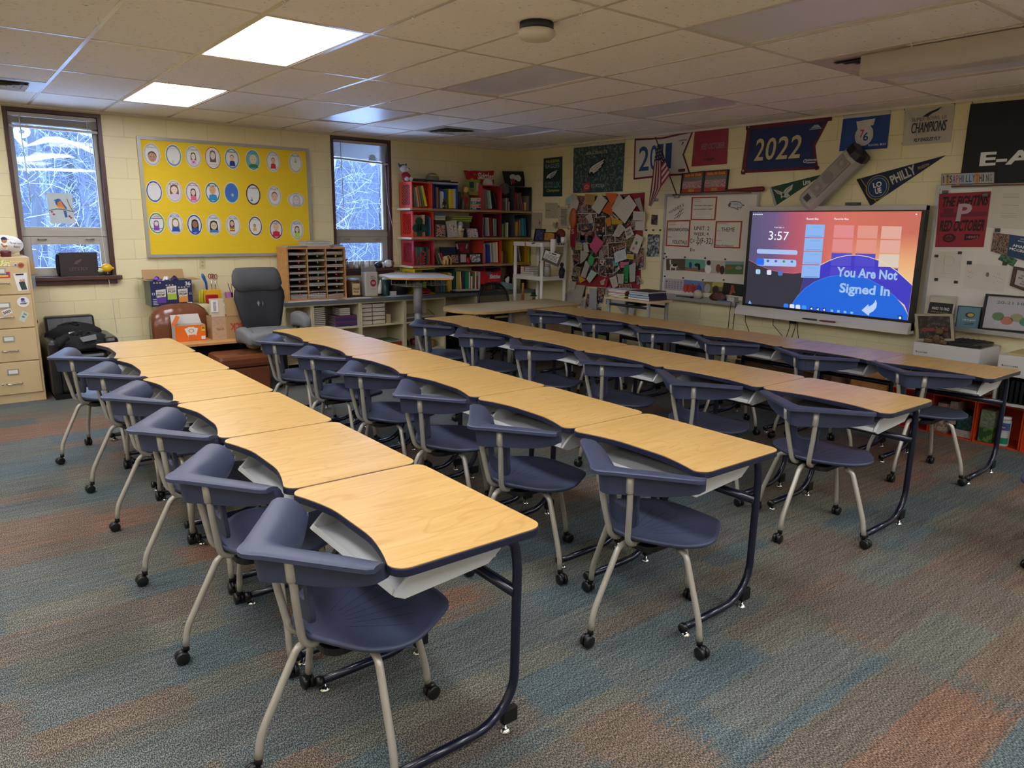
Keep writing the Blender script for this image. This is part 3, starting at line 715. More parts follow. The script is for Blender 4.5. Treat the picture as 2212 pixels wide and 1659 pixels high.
# (centre in the board close-up, half width, rim, word, word colour, hair, skin, shirt, style, label)
OV = [(250,278,'a58a92','Smart','9a9a9a','4a3c36','b58a72',None,'big','oval drawing of a wide brown face under the word Smart'),
 (492,290,'5a86a8','Brave','b8b8b8','c8b070','e0c8a0','9fc0d0','tiny','blue and pink rimmed oval with a tiny figure at its foot'),
 (712,303,'8f9184','Creative','7a7a7a','6a5048','e6d6c8','dcb6cc','mid','oval drawing of a long-haired girl with a purple heart'),
 (932,318,'8a1f2c','Happy','b0b8b0','6a5a52','d8ccc2',None,'high','thick dark red rimmed oval, grey haired portrait'),
 (1146,325,'5f93a0','Awesome','222222','5a4a40','e0c0a8','1d3f8c','low','oval drawing of a boy in a dark blue shirt'),
 (1380,340,'4a9a94','Careful','3a7a94','d8c8a8','d8c2a0','2f7a4a','wave','teal scribbled oval with a wide pale face'),
 (1606,356,'8c8c8c','Cool','a8a8a8','7a5a40','e0b088','c42230','low','oval drawing of a child in a bright red jumper'),
 (1858,370,'8a8a6a','Respectful','333333','9a9a8a','b8b8a0','a0b070','tiny2','last oval of the top row, tiny greenish figure'),
 (275,693,'3f4c8c','Careful','e0b8b8',None,None,'8fb6d0','none','nearly empty oval with a blue dotted rim'),
 (500,690,'a8a070','KIND','8a3a6a','7a4a34','e6ccb8','d8c2dc','pink','oval of a brown haired girl amid pink dots'),
 (712,705,'b490a8','Very Kind','2a1a4a','4a3028','e0c4ae','d8688c','mid','oval of a long-haired girl in a pink top'),
 (930,705,'2f7a6a','Brave','222222','c89058','d8a070','2a8cc0','bust','green rimmed oval of a bald figure in a bright blue shirt'),
 (1142,708,'4a8ab0',' ','3a6ab0','3a6ab0','b0c8b0','3a78c8','blue','oval scribbled all over in blue crayon'),
 (1384,727,'3c1a4a','Creative','222222','c8a060','e0c090','3a8cc0','tiny3','thick dark purple rimmed oval with a small figure'),
 (1622,742,'9a9aa8','SMART','444444','6a4c44','d8b49c',None,'face','oval pencil face under the word SMART'),
 (1866,788,'8c84b4',' ','888888','b8b4b4','d4cccc',None,'wide','sideways oval with a large pencil face'),
 (304,1048,'5a9a2a','Confident','b04a6a','5a4a6a','e0c8d0','8a4ab0','bands','green rimmed oval with purple bands across it'),
 (510,1052,'8c98a8','POLITE','2a3a8c','8a7450','e6dccc','2a4a9c','bust2','oval of a blond girl above a small blue collar'),
 (728,1066,'2f3f8c','LOYAL','b0b0b8','1a1a1e','9c6c4c','1f4aa8','bust2','oval of a dark skinned girl with long black hair'),
 (942,1065,'9aa0a8','Grateful','2a7ab0','2a2a2e','dcc49c','3f78b8','glasses','oval of a face in round glasses'),
 (1160,1072,'9a9a9a','AWESOME','5a5a5a','1a1a1a','d8b0a0','c03028','rainbow','oval of a black haired figure in a rainbow shirt'),
 (1408,1080,'6a2a3c','Sporty','6a8a8a','6a5040','b89a7a','d8b04a','small','untrimmed oval of a small figure in a yellow jersey'),
 (1640,1118,'7a3048','SAFE','6a6a7a','c8a080','e0b898','c02838','bust','maroon rimmed oval of a plain beige head'),
 (1874,1122,'8a8ab0','HELPFUL','4a6a8a','5a3c2c','e0c8b0','a8d048','mid','last oval of the bottom row, long brown hair')]
for i,(cx,cy,rim,word,wc,hair,skin,shirt,st,lab) in enumerate(OV):
    c = at(*zG(cx,cy),1,-.0235); hw,hh = (.103,.082) if st == 'wide' else (.082,.116)
    q = Q((c.x - hw,-.0235,c.z + hh),(c.x + hw,-.0235,c.z + hh),(c.x + hw,-.0235,c.z - hh),(c.x - hw,-.0235,c.z - hh))
    N = 36; q.slab('paper',W_,.0008,[(.5 + .5 * math.cos(2 * pi * k / N) * (1 if k % 2 else .965),.5 + .5 * math.sin(2 * pi * k / N) * (1 if k % 2 else .965)) for k in range(N)])
    R = C(rim)
    q.ell('rim',.5,.5,.455 if st not in ('high','tiny3') else .49,.455 if st not in ('high','tiny3') else .49,R,.0008,30,rim=.06 if rim[0] in '89a' else .13)
    q.ell('rim',.5,.5,.40,.40,C('9a7070' if i % 2 else '8a8aa0'),.0008,30,rim=.02)
    if st in ('blue','wave'): q.ell('scribble',.5,.5,.4,.4,C('3f70c0' if st == 'blue' else '6fb0b8'),.001,24)
    if word.strip(): q.text('word',word,.24,.14 if st != 'high' else .74,.76,.235 if st != 'high' else .83,C(wc),bold=.01)
    X = {'big': (.5,.62,.24,.2),'mid': (.5,.5,.13,.13),'low': (.5,.48,.13,.12),'high': (.5,.4,.15,.17),'tiny': (.42,.78,.07,.05),'none': (.5,.86,.03,.02),'tiny2': (.5,.36,.06,.05),'tiny3': (.38,.68,.06,.045),'face': (.5,.56,.2,.2),
         'wide': (.5,.52,.17,.26),'wave': (.52,.5,.22,.19),'pink': (.5,.44,.2,.16),'bust': (.5,.42,.19,.16),'bust2': (.52,.48,.17,.16),'glasses': (.5,.55,.2,.17),'rainbow': (.42,.42,.12,.12),'small': (.45,.5,.09,.08),'bands': (.47,.52,.12,.1),'blue': (.55,.6,.09,.07)}[st]
    u,v,a,b = X
    if hair:
        HC = C(hair)
        if st in ('mid','pink','bust2','high','rainbow','bands','wide','glasses'): q.poly('hair',[(u - a * 1.35,v),(u - a,v - b * 1.2),(u,v - b * 1.5),(u + a,v - b * 1.2),(u + a * 1.35,v),(u + a * 1.3,v + b * 1.7),(u - a * 1.3,v + b * 1.7)],HC,.0011)
        else: q.ell('hair',u,v - b * .25,a * 1.08,b * 1.05,HC,.0011,16)
    if shirt:
        s_ = C(shirt); w2 = a * 1.5
        q.poly('shirt',[(u - w2,min(.86,v + b * 3)),(u - w2 * .8,v + b * 1.2),(u,v + b * .9),(u + w2 * .8,v + b * 1.2),(u + w2,min(.86,v + b * 3))],s_,.0013)
        if st == 'rainbow': q.rect('shirt',u - w2 * .85,v + b * 1.5,u + w2 * .85,v + b * 2.0,C('3a8a4a'),.0015).rect('shirt',u - w2 * .9,v + b * 2.0,u + w2 * .9,v + b * 2.5,C('e0b030'),.0015)
    if skin:
        q.ell('face',u,v,a,b,C(skin),.0016,18)
        if a > .08:
            for s_ in (-1,1): q.ell('face',u + s_ * a * .4,v - b * .1,a * .1,b * .08,INK,.0019,8)
            q.line('face',[(u - a * .3,v + b * .45),(u,v + b * .55),(u + a * .3,v + b * .45)],.0016,C('7a3a34'),.002)
        if st == 'glasses':
            for s_ in (-1,1): q.ell('glasses',u + s_ * a * .42,v - b * .05,a * .34,b * .26,INK,.002,16,rim=.18)
    if st == 'mid' and i == 2: q.ell('heart',.5,.74,.07,.04,C('a84a9c'),.002,10)
    if st == 'bands': q.rect('bands',.16,.27,.84,.30,C('5a3aa0')).rect('bands',.16,.72,.84,.75,C('5a3aa0'))
    if st == 'pink':
        for k in range(22): q.ell('dots',.2 + .6 * ((k * .37) % 1),.22 + .55 * ((k * .61) % 1),.012,.009,C('c85a8a'),.001,6)
    q.done('oval_drawing',lab + ', on the yellow board','drawing','oval portraits on the yellow board')
# wall outlet
q = qA(zG,(782,1455),(850,1455),(850,1557),(782,1557),d=.008); q.slab('cover_plate',C('c9bd93',.4),.006)
for v in (.3,.68): q.ell('socket',.5,v,.26,.14,C('b8ab80',.4),.001,14).rect('socket',.38,v - .05,.42,v + .04,INK,.002).rect('socket',.58,v - .05,.62,v + .04,INK,.002)
q.done('wall_outlet','beige double power outlet under the yellow board','outlet')

# ---------------------------------------------------------------- filing cabinet at the left
TAN = M('tan_steel','c4ab80',.42,vary=.03); x0,x1,yf = -6.55,-6.085,-.60
r = thing('filing_cabinet','tall tan four drawer filing cabinet with stickers','filing cabinet',((x0 + x1) / 2,-.35,0))
k = MB(); k.box(x0,x1,yf,-.02,0,1.32,TAN); k.build('body',r,bevel=.004)
for i in range(4):
    z = .085 + i * .303
    k = MB(); k.box(x0 + .02,x1 - .02,yf - .016,yf,z,z + .292,TAN); d = k.build('drawer',r,bevel=.004); cx = (x0 + x1) / 2
    k = MB(); k.tube(bez([(cx - .06,yf - .016,z + .10),(cx - .055,yf - .042,z + .10),(cx + .055,yf - .042,z + .10),(cx + .06,yf - .016,z + .10)],.015),.0065,CHROME,8); k.build('handle',d,True)
    k = MB(); k.box(cx - .045,cx + .045,yf - .02,yf - .016,z + .18,z + .235,ALU); k.box(cx - .034,cx + .034,yf - .0225,yf - .02,z + .192,z + .224,PAPER); k.build('label_holder',d)
    k = MB(); k.lathe([(.008,-.004),(.007,.004)],(cx - .09,yf - .02,z + .10),ALU,12,'y'); k.build('lock',d,True)
def zK(x,y): return (x / 7.5385,480 + y / 7.5385)
def cab(pts,name,lab,cat,m,txt=None,tc=None):
    P = [at(*zK(x,y),1,yf - .018) for x,y in pts]; q = Q(*P); q.slab('magnet',m,.001)
    if txt: q.text('print',txt,.12,.35,.88,.65,C(tc or '333333'))
    return q,name,lab,cat
q = Q(*[at(*zK(x,y),1,yf - .018) for x,y in ((-60,610),(165,620),(165,720),(-60,715))]); q.slab('card',photo('green_pic',['dcd8c0','b8b02c','e0dcc8'],60),.001); q.done('postcard','yellow green postcard at the top of the filing cabinet','postcard')
q = Q(*[at(*zK(x,y),1,yf - .018) for x,y in ((-60,815),(160,805),(172,905),(-60,915))]); q.slab('magnet',C('c03a3c'),.001); q.rect('print',.1,.15,.9,.45,C('4a3a8a')).rect('print',.15,.5,.85,.8,C('dcb83a')); q.done('magnet','red magnet with blue and yellow print on the top drawer','magnet')
q = Q(*[at(*zK(x,y),1,yf - .018) for x,y in ((225,672),(278,672),(278,722),(225,722))]); q.ell('disc',.5,.5,.5,.5,C('d8d8d0')).ell('disc',.5,.5,.35,.35,C('3a5a80'),.002); q.done('round_sticker','small round blue sticker beside the orange one, top drawer','sticker')
q = Q(*[at(*zK(x,y),1,yf - .018) for x,y in ((288,657),(392,657),(392,747),(288,747))]); q.ell('disc',.5,.5,.5,.5,C('b8643c')).ell('disc',.5,.5,.4,.3,C('8a3c28'),.002); q.done('round_sticker','round orange brown sticker on the top drawer','sticker')
q = Q(*[at(*zK(x,y),1,yf - .018) for x,y in ((212,838),(435,822),(463,1108),(300,1122))]); q.slab('photo',W_,.001).poly('picture',[(.25,.5),(.75,.45),(.9,.95),(.35,.95)],C('2b3a36')).ell('picture',.45,.42,.1,.08,C('c09070'),.002).ell('picture',.68,.42,.1,.08,C('b08870'),.002).rect('clip',.15,.03,.75,.1,BLACKP,.003); q.done('photo_print','clipped photo of a couple on the top cabinet drawer','photo')
q = Q(*[at(*zK(x,y),1,yf - .018) for x,y in ((278,1213),(480,1213),(480,1382),(278,1382))]); q.slab('disc',W_,.001,[(.5 + .5 * math.cos(2 * pi * k / 28),.5 + .5 * math.sin(2 * pi * k / 28)) for k in range(28)])
q.ell('emblem',.45,.25,.16,.14,C('4a3f80')).ell('emblem',.48,.45,.2,.12,C('8f88b8')).rect('emblem',.25,.63,.75,.72,C('3a3560')).rect('emblem',.55,.55,.85,.64,C('b8a060')); q.done('round_sticker','large white round sticker with purple figure on the second drawer','sticker')
q = Q(*[at(*zK(x,y),1,yf - .018) for x,y in ((20,1450),(165,1395),(205,1470),(70,1530))]); q.slab('sticker',W_,.001).text('print','BARN',.1,.2,.9,.75,C('5a3a34'),bold=.03); q.done('sticker','white ragged sticker with brown letters on the second drawer','sticker')
q = Q(*[at(*zK(x,y),1,yf - .018) for x,y in ((365,1440),(475,1485),(395,1630),(298,1595))]); q.slab('sticker',C('b9c4b4'),.001).text('print','State',.3,.1,.8,.3,C('2a4a5a')).rect('print',.3,.45,.7,.6,C('3a6a8a')); q.done('map_sticker','pale green state shaped sticker beside the second drawer handle','sticker')
# things on and beside the cabinet
r = thing('display_football','white signed display football on the filing cabinet','ball',(-6.22,-.3,1.32))
k = MB(); k.ell((-6.235,-.3,1.42),(.145,.09,.09),C('dcdbd8',.35),20,12); k.build('ball',r,True)
k = MB(); k.lathe([(.05,0),(.035,.02)],(-6.235,-.3,1.32),C('b8b8b4',.4),16); k.build('stand',r,True)
q = Q((-6.2,-.385,1.46),(-6.11,-.375,1.45),(-6.11,-.375,1.38),(-6.2,-.385,1.385)); q.text('writing','To our room',0,.1,1,.35,INK).text('writing','Bears',.3,.55,.8,.8,INK); [q.mb[kk].build(kk,r) for kk in q.mb]
def bobble(x,y,cap,lab,base,shirt='dcd8c8'):
    r = thing('bobblehead_figure',lab,'figurine',(x,y,1.32))
    k = MB(); k.lathe([(.038,0),(.045,.045),(.036,.055)],(x,y,1.32),C(base,.35),18); k.build('base',r,True)
    k = MB(); k.tube([(x,y,1.37),(x,y,1.40),(x,y,1.44)],[.02,.022,.026],C(shirt),10); k.tube([(x - .02,y,1.435),(x - .01,y - .03,1.415),(x + .015,y - .035,1.42)],.009,C('b8784c'),8); k.build('body',r,True)
    k = MB(); k.ell((x,y,1.465),(.022,.022,.024),C('c89068'),12,8); k.build('head',r,True)
    k = MB(); k.lathe([(.0235,0),(.023,.012),(.012,.022),(.004,.024)],(x,y,1.472),C(cap),14); k.box(x - .005,x + .035,y - .018,y + .012,1.472,1.476,C('b8303c')); k.build('cap',r)
bobble(-6.245,-.46,'1f2850','baseball bobblehead in a navy cap on a maroon base','5a1c22')
bobble(-6.36,-.45,'b03040','baseball bobblehead in a red cap at the photo edge','b02830')
r = thing('pocket_folder','kraft pocket hanging off the side of the cabinet','folder',(-6.07,-.12,.98)); k = MB(); k.box(-6.085,-6.0,-.06,-.045,1.12,1.25,C('b99f6e')); k.build('pocket',r); k = MB(); k.box(-6.085,-6.01,-.065,-.06,1.0,1.13,M('clear_plastic','b4c4d4',.2,alpha=.5)); k.build('sleeve',r)
k = MB(); k.ell((-6.068,-.3,.70),(.018,.02,.022),C('8a1f30',.3)); o = tag(k.build('hanging_ornament',None,True),'small dark red ball hanging beside the cabinet','ornament')

# ---------------------------------------------------------------- black armchair with bags
LEATHER_B = M('black_leather','1d1b1c',.3,bump=.2,bscale=25)
r = thing('armchair','black leather armchair against the wall beside the filing cabinet','armchair',(-5.76,-.4,0))
k = MB(); k.loft([[(-5.985 + a,y,z) for a in (0,)] + [(-5.56,y,z)] + [(-5.56,y + .12,z)] + [(-5.985,y + .12,z)] for y,z in ((-.22,.1),(-.22,.45),(-.19,.62),(-.165,.70),(-.15,.72))],LEATHER_B); k.build('backrest',r,bevel=.03)
k = MB(); k.box(-5.96,-5.56,-.72,-.2,.06,.42,LEATHER_B); k.build('seat',r,bevel=.03)
for a,b in ((-6.04,-5.95),(-5.57,-5.45)):
    k = MB(); k.box(a,b,-.72,-.12,.04,.56,LEATHER_B); k.build('armrest',r,bevel=.035)
k = MB(); k.box(-6.02,-5.48,-.68,-.14,0,.05,BLACKP); k.build('base',r)
def drape(name,c,rad,lab,mat,seed,cat='bag',k=26,j=14,flat=.55):
    rr = random.Random(seed); ph = [rr.uniform(0,6) for _ in range(6)]; vs = []
    for b in range(j + 1):
        th = pi * b / j
        for a in range(k):
            t = 2 * pi * a / k; f = 1 + .10 * math.sin(3 * t + ph[0] + b * .4) + .07 * math.sin(7 * t + ph[1]) + .06 * math.sin(5 * th * 2 + ph[2] + t * 2)
            x,y,z = math.sin(th) * math.cos(t) * f,math.sin(th) * math.sin(t) * f,math.cos(th) * (1 + .12 * math.sin(4 * t + ph[3]))
            if z < 0: z *= flat
            vs.append((c[0] + rad[0] * x,c[1] + rad[1] * y,c[2] + rad[2] * z))
    fs = [(b * k + a,(b + 1) * k + a,(b + 1) * k + (a + 1) % k,b * k + (a + 1) % k) for b in range(j) for a in range(k)]
    mb = MB(); mb.add(vs,fs,mat); return mb
r = thing('tote_bag','upper black fabric bag heaped in the black armchair','bag',(-5.78,-.33,.42),group='black bags on the armchair'); drape('b',(-5.77,-.33,.55),(.23,.13,.12),'',BLACKF,3).build('bag_body',r,True)
k = MB(); k.add([(-5.83,-.455,.60),(-5.72,-.455,.605),(-5.725,-.46,.58),(-5.83,-.46,.575)],[(0,1,2,3)],M('clear_window','6a6a6c',.1)); k.build('clear_pocket',r)
r = thing('tote_bag','lower spread black bag with a clear pocket, topmost in front','bag',(-5.74,-.5,.42),group='black bags on the armchair'); drape('b',(-5.73,-.50,.475),(.27,.2,.12),'',BLACKF,9).build('bag_body',r,True)
k = MB(); k.tube([(-5.86,-.58,.57),(-5.98,-.62,.48),(-6.03,-.6,.44)],[.04,.03,.012],BLACKF,8); k.tube([(-5.6,-.55,.56),(-5.5,-.55,.51),(-5.45,-.52,.5)],[.04,.03,.01],BLACKF,8); k.build('strap',r,True)
k = MB(); k.add([(-5.77,-.665,.57),(-5.63,-.65,.59),(-5.63,-.69,.545),(-5.75,-.70,.53)],[(0,1,2,3)],MATS['clear_window']); k.build('clear_pocket',r)

# ---------------------------------------------------------------- brown armchair, low cupboard, boxes
LEATH = M('brown_leather','6f3f28',.22,vary=.12,scale=4,bump=.35,bscale=9)
r = thing('low_cupboard','low cream cupboard against the wall hidden behind the brown armchair','cupboard',(-4.6,-.2,0)); k = MB(); k.box(-4.98,-4.0,-.33,-.02,0,.785,CREAM); k.build('body',r,bevel=.004)
for a,b in ((-4.975,-4.5),(-4.48,-4.005)): k = MB(); k.box(a,b,-.345,-.33,.06,.76,CREAM); k.build('door',r,bevel=.003)
r = thing('brown_armchair','glossy brown leather armchair under the snack boxes','armchair',(-4.83,-.7,0))
k = MB(); secs = []
for i in range(33):
    t = i / 32; x = -5.10 + .56 * t; e = 1 - abs(2 * t - 1) ** 4; pl = .0025 * math.sin(t * 40)
    secs.append([(x,-.36,.12),(x,-.36,.70 * (.88 + .12 * e)),(x,-.40,.80 * (.86 + .14 * e) + pl),(x,-.48,.825 * (.86 + .14 * e) + pl),(x,-.545 - .02 * e,.76 * (.88 + .12 * e) + pl * .5),(x,-.56 - .035 * e,.6),(x,-.57,.3),(x,-.55,.12)])
k.loft(secs,LEATH); k.build('backrest',r,True)
k = MB(); k.box(-5.06,-4.55,-.64,-.55,.05,.40,LEATH); k.build('seat',r,bevel=.03)
r = thing('side_table','small oak topped table holding the open snack boxes','table',(-4.58,-.86,0))
k = MB(); k.prism(rrect(-4.98,-4.17,-1.02,-.62,.012,2),.448,.47,OAK); k.build('table_top',r)
for a,b in ((-4.95,-.99),(-4.2,-.99),(-4.95,-.66),(-4.2,-.66)): k = MB(); k.box(a - .015,a + .015,b - .015,b + .015,0,.448,BLACKP); k.build('leg',r)
k = MB(); k.box(-4.95,-4.2,-.66,-.645,.1,.448,BLACKP); k.build('back_panel',r)
r = thing('leather_ottoman','brown leather ottoman in front of the oak topped table','ottoman',(-4.4,-1.25,0)); k = MB(); k.box(-4.72,-4.24,-1.42,-1.06,.02,.26,LEATH); k.build('base',r,bevel=.02); k = MB(); k.box(-4.74,-4.22,-1.44,-1.04,.262,.39,LEATH); k.build('cushion',r,bevel=.04)
k = MB(); k.ell((-4.29,-1.12,.445),(.08,.07,.058),M('tan_plush','c2a577',.95,bump=.4),16,10); tag(k.build('plush_toy',None,True),'round tan plush lying on the brown ottoman','plush toy')
CARD = M('cardboard','a98559',.75,vary=.05); CARDI = M('cardboard_inside','8a6a48',.8)
def open_box(name,lab,x0,x1,y0,y1,z0,z1,mf,ms,loc=None):
    r = thing(name,lab,'box',((x0 + x1) / 2,(y0 + y1) / 2,z0)); t = .004; k = MB()
    k.box(x0,x1,y0,y0 + t,z0,z1,mf); k.box(x0,x1,y1 - t,y1,z0,z1,ms); k.box(x0,x0 + t,y0 + t,y1 - t,z0,z1,ms); k.box(x1 - t,x1,y0 + t,y1 - t,z0,z1,ms); k.box(x0 + t,x1 - t,y0 + t,y1 - t,z0,z0 + t,CARDI); k.build('carton',r); return r
def flap(r,pts,m,t=.003):
    a,b,c,d = [Vector(p) for p in pts]; n = (b - a).cross(d - a).normalized() * t; k = MB()
    k.add([a,b,c,d,a + n,b + n,c + n,d + n],[(0,3,2,1),(4,5,6,7),(0,1,5,4),(1,2,6,5),(2,3,7,6),(3,0,4,7)],m); return k.build('flap',r)
NB = C('1d2450',.4)
r = open_box('popcorn_box','open navy popcorn snack box on the cupboard behind the brown chair',-5.05,-4.645,-.335,-.06,.786,1.05,NB,C('6a7468',.5))
flap(r,[(-5.05,-.062,1.05),(-4.645,-.062,1.05),(-4.645,-.01,1.145),(-5.05,-.01,1.145)],CARD); flap(r,[(-4.645,-.33,1.05),(-4.645,-.06,1.05),(-4.55,-.06,1.055),(-4.55,-.33,1.055)],CARD); flap(r,[(-5.05,-.33,1.05),(-5.05,-.06,1.05),(-5.12,-.06,1.06),(-5.12,-.33,1.06)],CARD)
q = Q((-5.05,-.336,1.05),(-4.645,-.336,1.05),(-4.645,-.336,.786),(-5.05,-.336,.786))
for u,v,cc in ((.24,.60,'5a3a90'),(.5,.48,'9ab83a'),(.77,.6,'d88a3a')):
    q.poly('bag_print',[(u - .12,v - .24),(u + .12,v - .27),(u + .1,v + .27),(u - .1,v + .27)],C('cfc8bc')).poly('bag_print',[(u - .11,v + .05),(u + .11,v + .03),(u + .11,v + .27),(u - .11,v + .27)],C(cc),.002)
    q.text('lettering','SKINNY',u - .09,v - .18,u + .09,v - .11,C('3a3a4a'),.003).text('lettering','POP',u - .09,v - .09,u + .09,v,C('2a2430'),.003,.06)
q.text('lettering','36',.84,.06,.97,.22,W_,bold=.03).text('lettering','BAGS',.87,.25,.95,.29,W_).text('lettering','12',.03,.46,.1,.55,W_).text('lettering','12',.92,.5,.98,.58,W_).rect('lettering',.86,.88,.98,.96,W_)
for k_ in range(9): q.ell('popcorn_print',.1 + (k_ * .29) % .8,.08 + .1 * (k_ % 3),.025,.03,C('b8a890'),.001,7)
for v in (.7,.78,.84,.9): q.rect('lettering',.04,v,.16,v + .03,C('a8a8b8'))
for kk in q.mb: q.mb[kk].build(kk,r)
for a,cc,lab in ((-4.95,'8a5ac0','purple snack bag poking out of the navy popcorn box'),(-4.86,'d8d4d8','white snack bag in the middle of the navy popcorn box'),(-4.78,'3a2a5a','dark purple snack bag at the right in the navy popcorn box')):
    drape('s',(a,-.2,.98),(.055,.05,.1),'',C(cc,.25),int(a * -100),k=14,j=8).build('snack_bag',None,True); tag(bpy.context.scene.collection.objects[-1],lab,'snack bag','snack bags in the popcorn box')
OR = C('e06a18',.4); z0 = .471
r = open_box('cracker_box','open orange cracker box on the oak topped table',-4.955,-4.665,-.80,-.66,z0,z0 + .16,OR,C('c8c0b4'))
flap(r,[(-4.955,-.661,z0 + .16),(-4.665,-.661,z0 + .16),(-4.675,-.60,z0 + .25),(-4.945,-.60,z0 + .25)],C('b4aea6')); flap(r,[(-4.955,-.8,z0 + .16),(-4.955,-.66,z0 + .16),(-4.90,-.64,z0 + .25),(-4.90,-.78,z0 + .25)],OR)
q = Q((-4.955,-.801,z0 + .16),(-4.665,-.801,z0 + .16),(-4.665,-.801,z0),(-4.955,-.801,z0))
q.poly('print',[(.3,.2),(.48,.1),(.55,.6),(.42,.75)],W_).poly('print',[(.55,.12),(.75,.2),(.65,.8),(.5,.6)],W_).poly('print',[(.42,.1),(.62,.1),(.68,.95),(.4,.95)],C('dcd4c4'),.002).poly('print',[(.42,.6),(.66,.6),(.68,.95),(.4,.95)],C('d8682a'),.0025).ell('print',.52,.35,.09,.12,C('8a5a3a'),.003,16,rim=.2).rect('print',.86,.08,.98,.4,C('d8c02a'),.002).rect('print',.84,.72,.97,.92,W_,.002)
q.text('lettering','30',.87,.12,.97,.3,INK,.003,.03)
for kk in q.mb: q.mb[kk].build(kk,r)
r = open_box('snack_carton','brown cardboard snack carton with red lettering on the oak topped table',-4.61,-4.19,-.84,-.66,z0,z0 + .235,CARD,CARD)
flap(r,[(-4.46,-.842,z0 + .235),(-4.19,-.842,z0 + .235),(-4.2,-.82,z0 + .42),(-4.47,-.82,z0 + .42)],CARD); flap(r,[(-4.61,-.842,z0 + .235),(-4.475,-.842,z0 + .235),(-4.485,-.825,z0 + .42),(-4.62,-.825,z0 + .42)],C('c4b096'))
q = Q((-4.61,-.841,z0 + .235),(-4.19,-.841,z0 + .235),(-4.19,-.841,z0),(-4.61,-.841,z0))
q.text('lettering','snack',.98,.75,.42,.32,C('b0442e'),bold=.03).rect('print',.0,.0,.33,1,C('b9977a')).text('print_small','SNACK',.1,.5,.28,.6,C('8a4a38'),.002)
for k_ in range(14): q.ell('doodles',.03 + .27 * ((k_ * .41) % 1),.08 + .84 * ((k_ * .27) % 1),.03,.035,C('9a6a50'),.002,10,rim=.2)
for kk in q.mb: q.mb[kk].build(kk,r)
q = Q((-4.605,-.842,z0 + .405),(-4.535,-.842,z0 + .40),(-4.54,-.848,z0 + .28),(-4.61,-.848,z0 + .285)); q.slab('paper',W_,.001).text('print','PACKING',.3,.1,.7,.9,C('5a5a5a')); k = q.mb; [k[a].build('shipping_label' if a == 'paper' else 'label_print',r) for a in k]
# desk organiser with pens and scissors on the cupboard
r = thing('desk_organiser','yellow desk organiser with scissors and pens on the cupboard','organiser',(-4.3,-.2,.786)); YO = C('dca818',.45)
for x,zt_,cc,dx in ((-4.40,.20,'dca818',.09),(-4.225,.15,'b070a8',.035),(-4.17,.15,'d8909c',.045),(-4.11,.15,'d8b83a',.055)):
    k = MB(); k.box(x - dx,x + dx * .9,-.24,-.16,.786,.786 + zt_ * .7,C(cc,.45)); k.build('compartment',r,bevel=.002)
def scissors(x,z,cc,lab):
    r = thing('scissors',lab,'scissors',(x,-.2,z),group='scissors in the yellow organiser')
    k = MB(); k.tube([(x,-.2,z - .12),(x,-.2,z)],.006,CHROME,6); k.build('blades',r,True)
    for s in (-1,1): k = MB(); k.tube([(x + s * .013 + .012 * math.cos(t),-.2,z + .03 + .026 * math.sin(t)) for t in [2 * pi * j / 12 for j in range(12)]],.0045,C(cc,.3),6,closed=True); k.build('handle',r,True)
scissors(-4.405,1.04,'8a2838','red handled scissors, middle pair in the yellow organiser'); scissors(-4.365,1.035,'7a3040','dark red handled scissors, right pair in the yellow organiser')
k = MB(); k.tube([(-4.455,-.2,.84),(-4.46,-.2,1.0),(-4.485,-.2,1.07),(-4.495,-.2,1.1)],[.012,.013,.018,.01],C('1f5aa0',.3),8); tag(k.build('marker_pen',None,True),'thick blue pen leaning left in the yellow organiser','pen')
for i,(x,cc,dx) in enumerate(((-4.20,'3a3a4a',-.03),(-4.185,'c84a30',-.01),(-4.165,'3aa04a',.0),(-4.15,'7a2030',.012),(-4.135,'8a98a8',-.01),(-4.115,'d8782a',.02),(-4.10,'c84a3a',.03))):
    k = MB(); k.tube([(x,-.2,.87),(x + dx,-.2,.985)],.004,C(cc,.4),6); tag(k.build('pen',None,True),'slim pen, %s from the left in the pink and yellow pots' % ordn(i),'pen','pens in the small pots')
for i in range(3):
    k = MB(); x = -4.55 + i * .03; k.tube([(x,-.22,.79),(x + .01,-.22,.93)],.012,C('d8c820',.4),7); tag(k.build('highlighter',None,True),'yellow highlighter standing beside the organiser, %s from left' % ordn(i),'highlighter','yellow highlighters')
k = MB(); k.prism(rrect(-4.5,-4.37,-.31,-.26,.02,4),.787,.88,C('a01c28',.3)); tag(k.build('lunch_tin',None,False,.01),'small red tin in front of the yellow organiser','tin')

# ---------------------------------------------------------------- worn black office chair
OLD = M('worn_black_leather','23242a',.55,vary=.25,scale=6,bump=.15,bscale=30); GREYC = M('grey_arm_cover','6f6f70',.85,bump=.3,bscale=15)
r = thing('office_chair','large worn black leather office chair with grey arm covers','office chair',(-4.03,-1.0,0))
def back_sec(z,w_,d,xc,y):
    return [(xc + w_ * math.cos(t) * (1 if abs(math.cos(t)) < .7 else 1),y + d * math.sin(t) - .05 * (abs(math.cos(t)) ** 2),z) for t in [2 * pi * j / 20 for j in range(20)]]
k = MB(); k.loft([back_sec(z,w_,d,-4.07,y) for z,w_,d,y in ((.55,.16,.04,-.80),(.60,.20,.06,-.80),(.75,.235,.07,-.78),(.88,.265,.075,-.77),(.95,.26,.07,-.765),(1.0,.235,.06,-.76))],OLD); k.build('backrest',r,True)
k = MB(); k.loft([back_sec(z,w_,d,-4.09,y) for z,w_,d,y in ((.955,.17,.02,-.80),(.975,.22,.06,-.79),(1.03,.26,.09,-.78),(1.12,.25,.085,-.76),(1.17,.23,.07,-.745),(1.195,.2,.03,-.74))],M('grey_headrest','47474a',.75,vary=.15)); k.build('headrest',r,True)
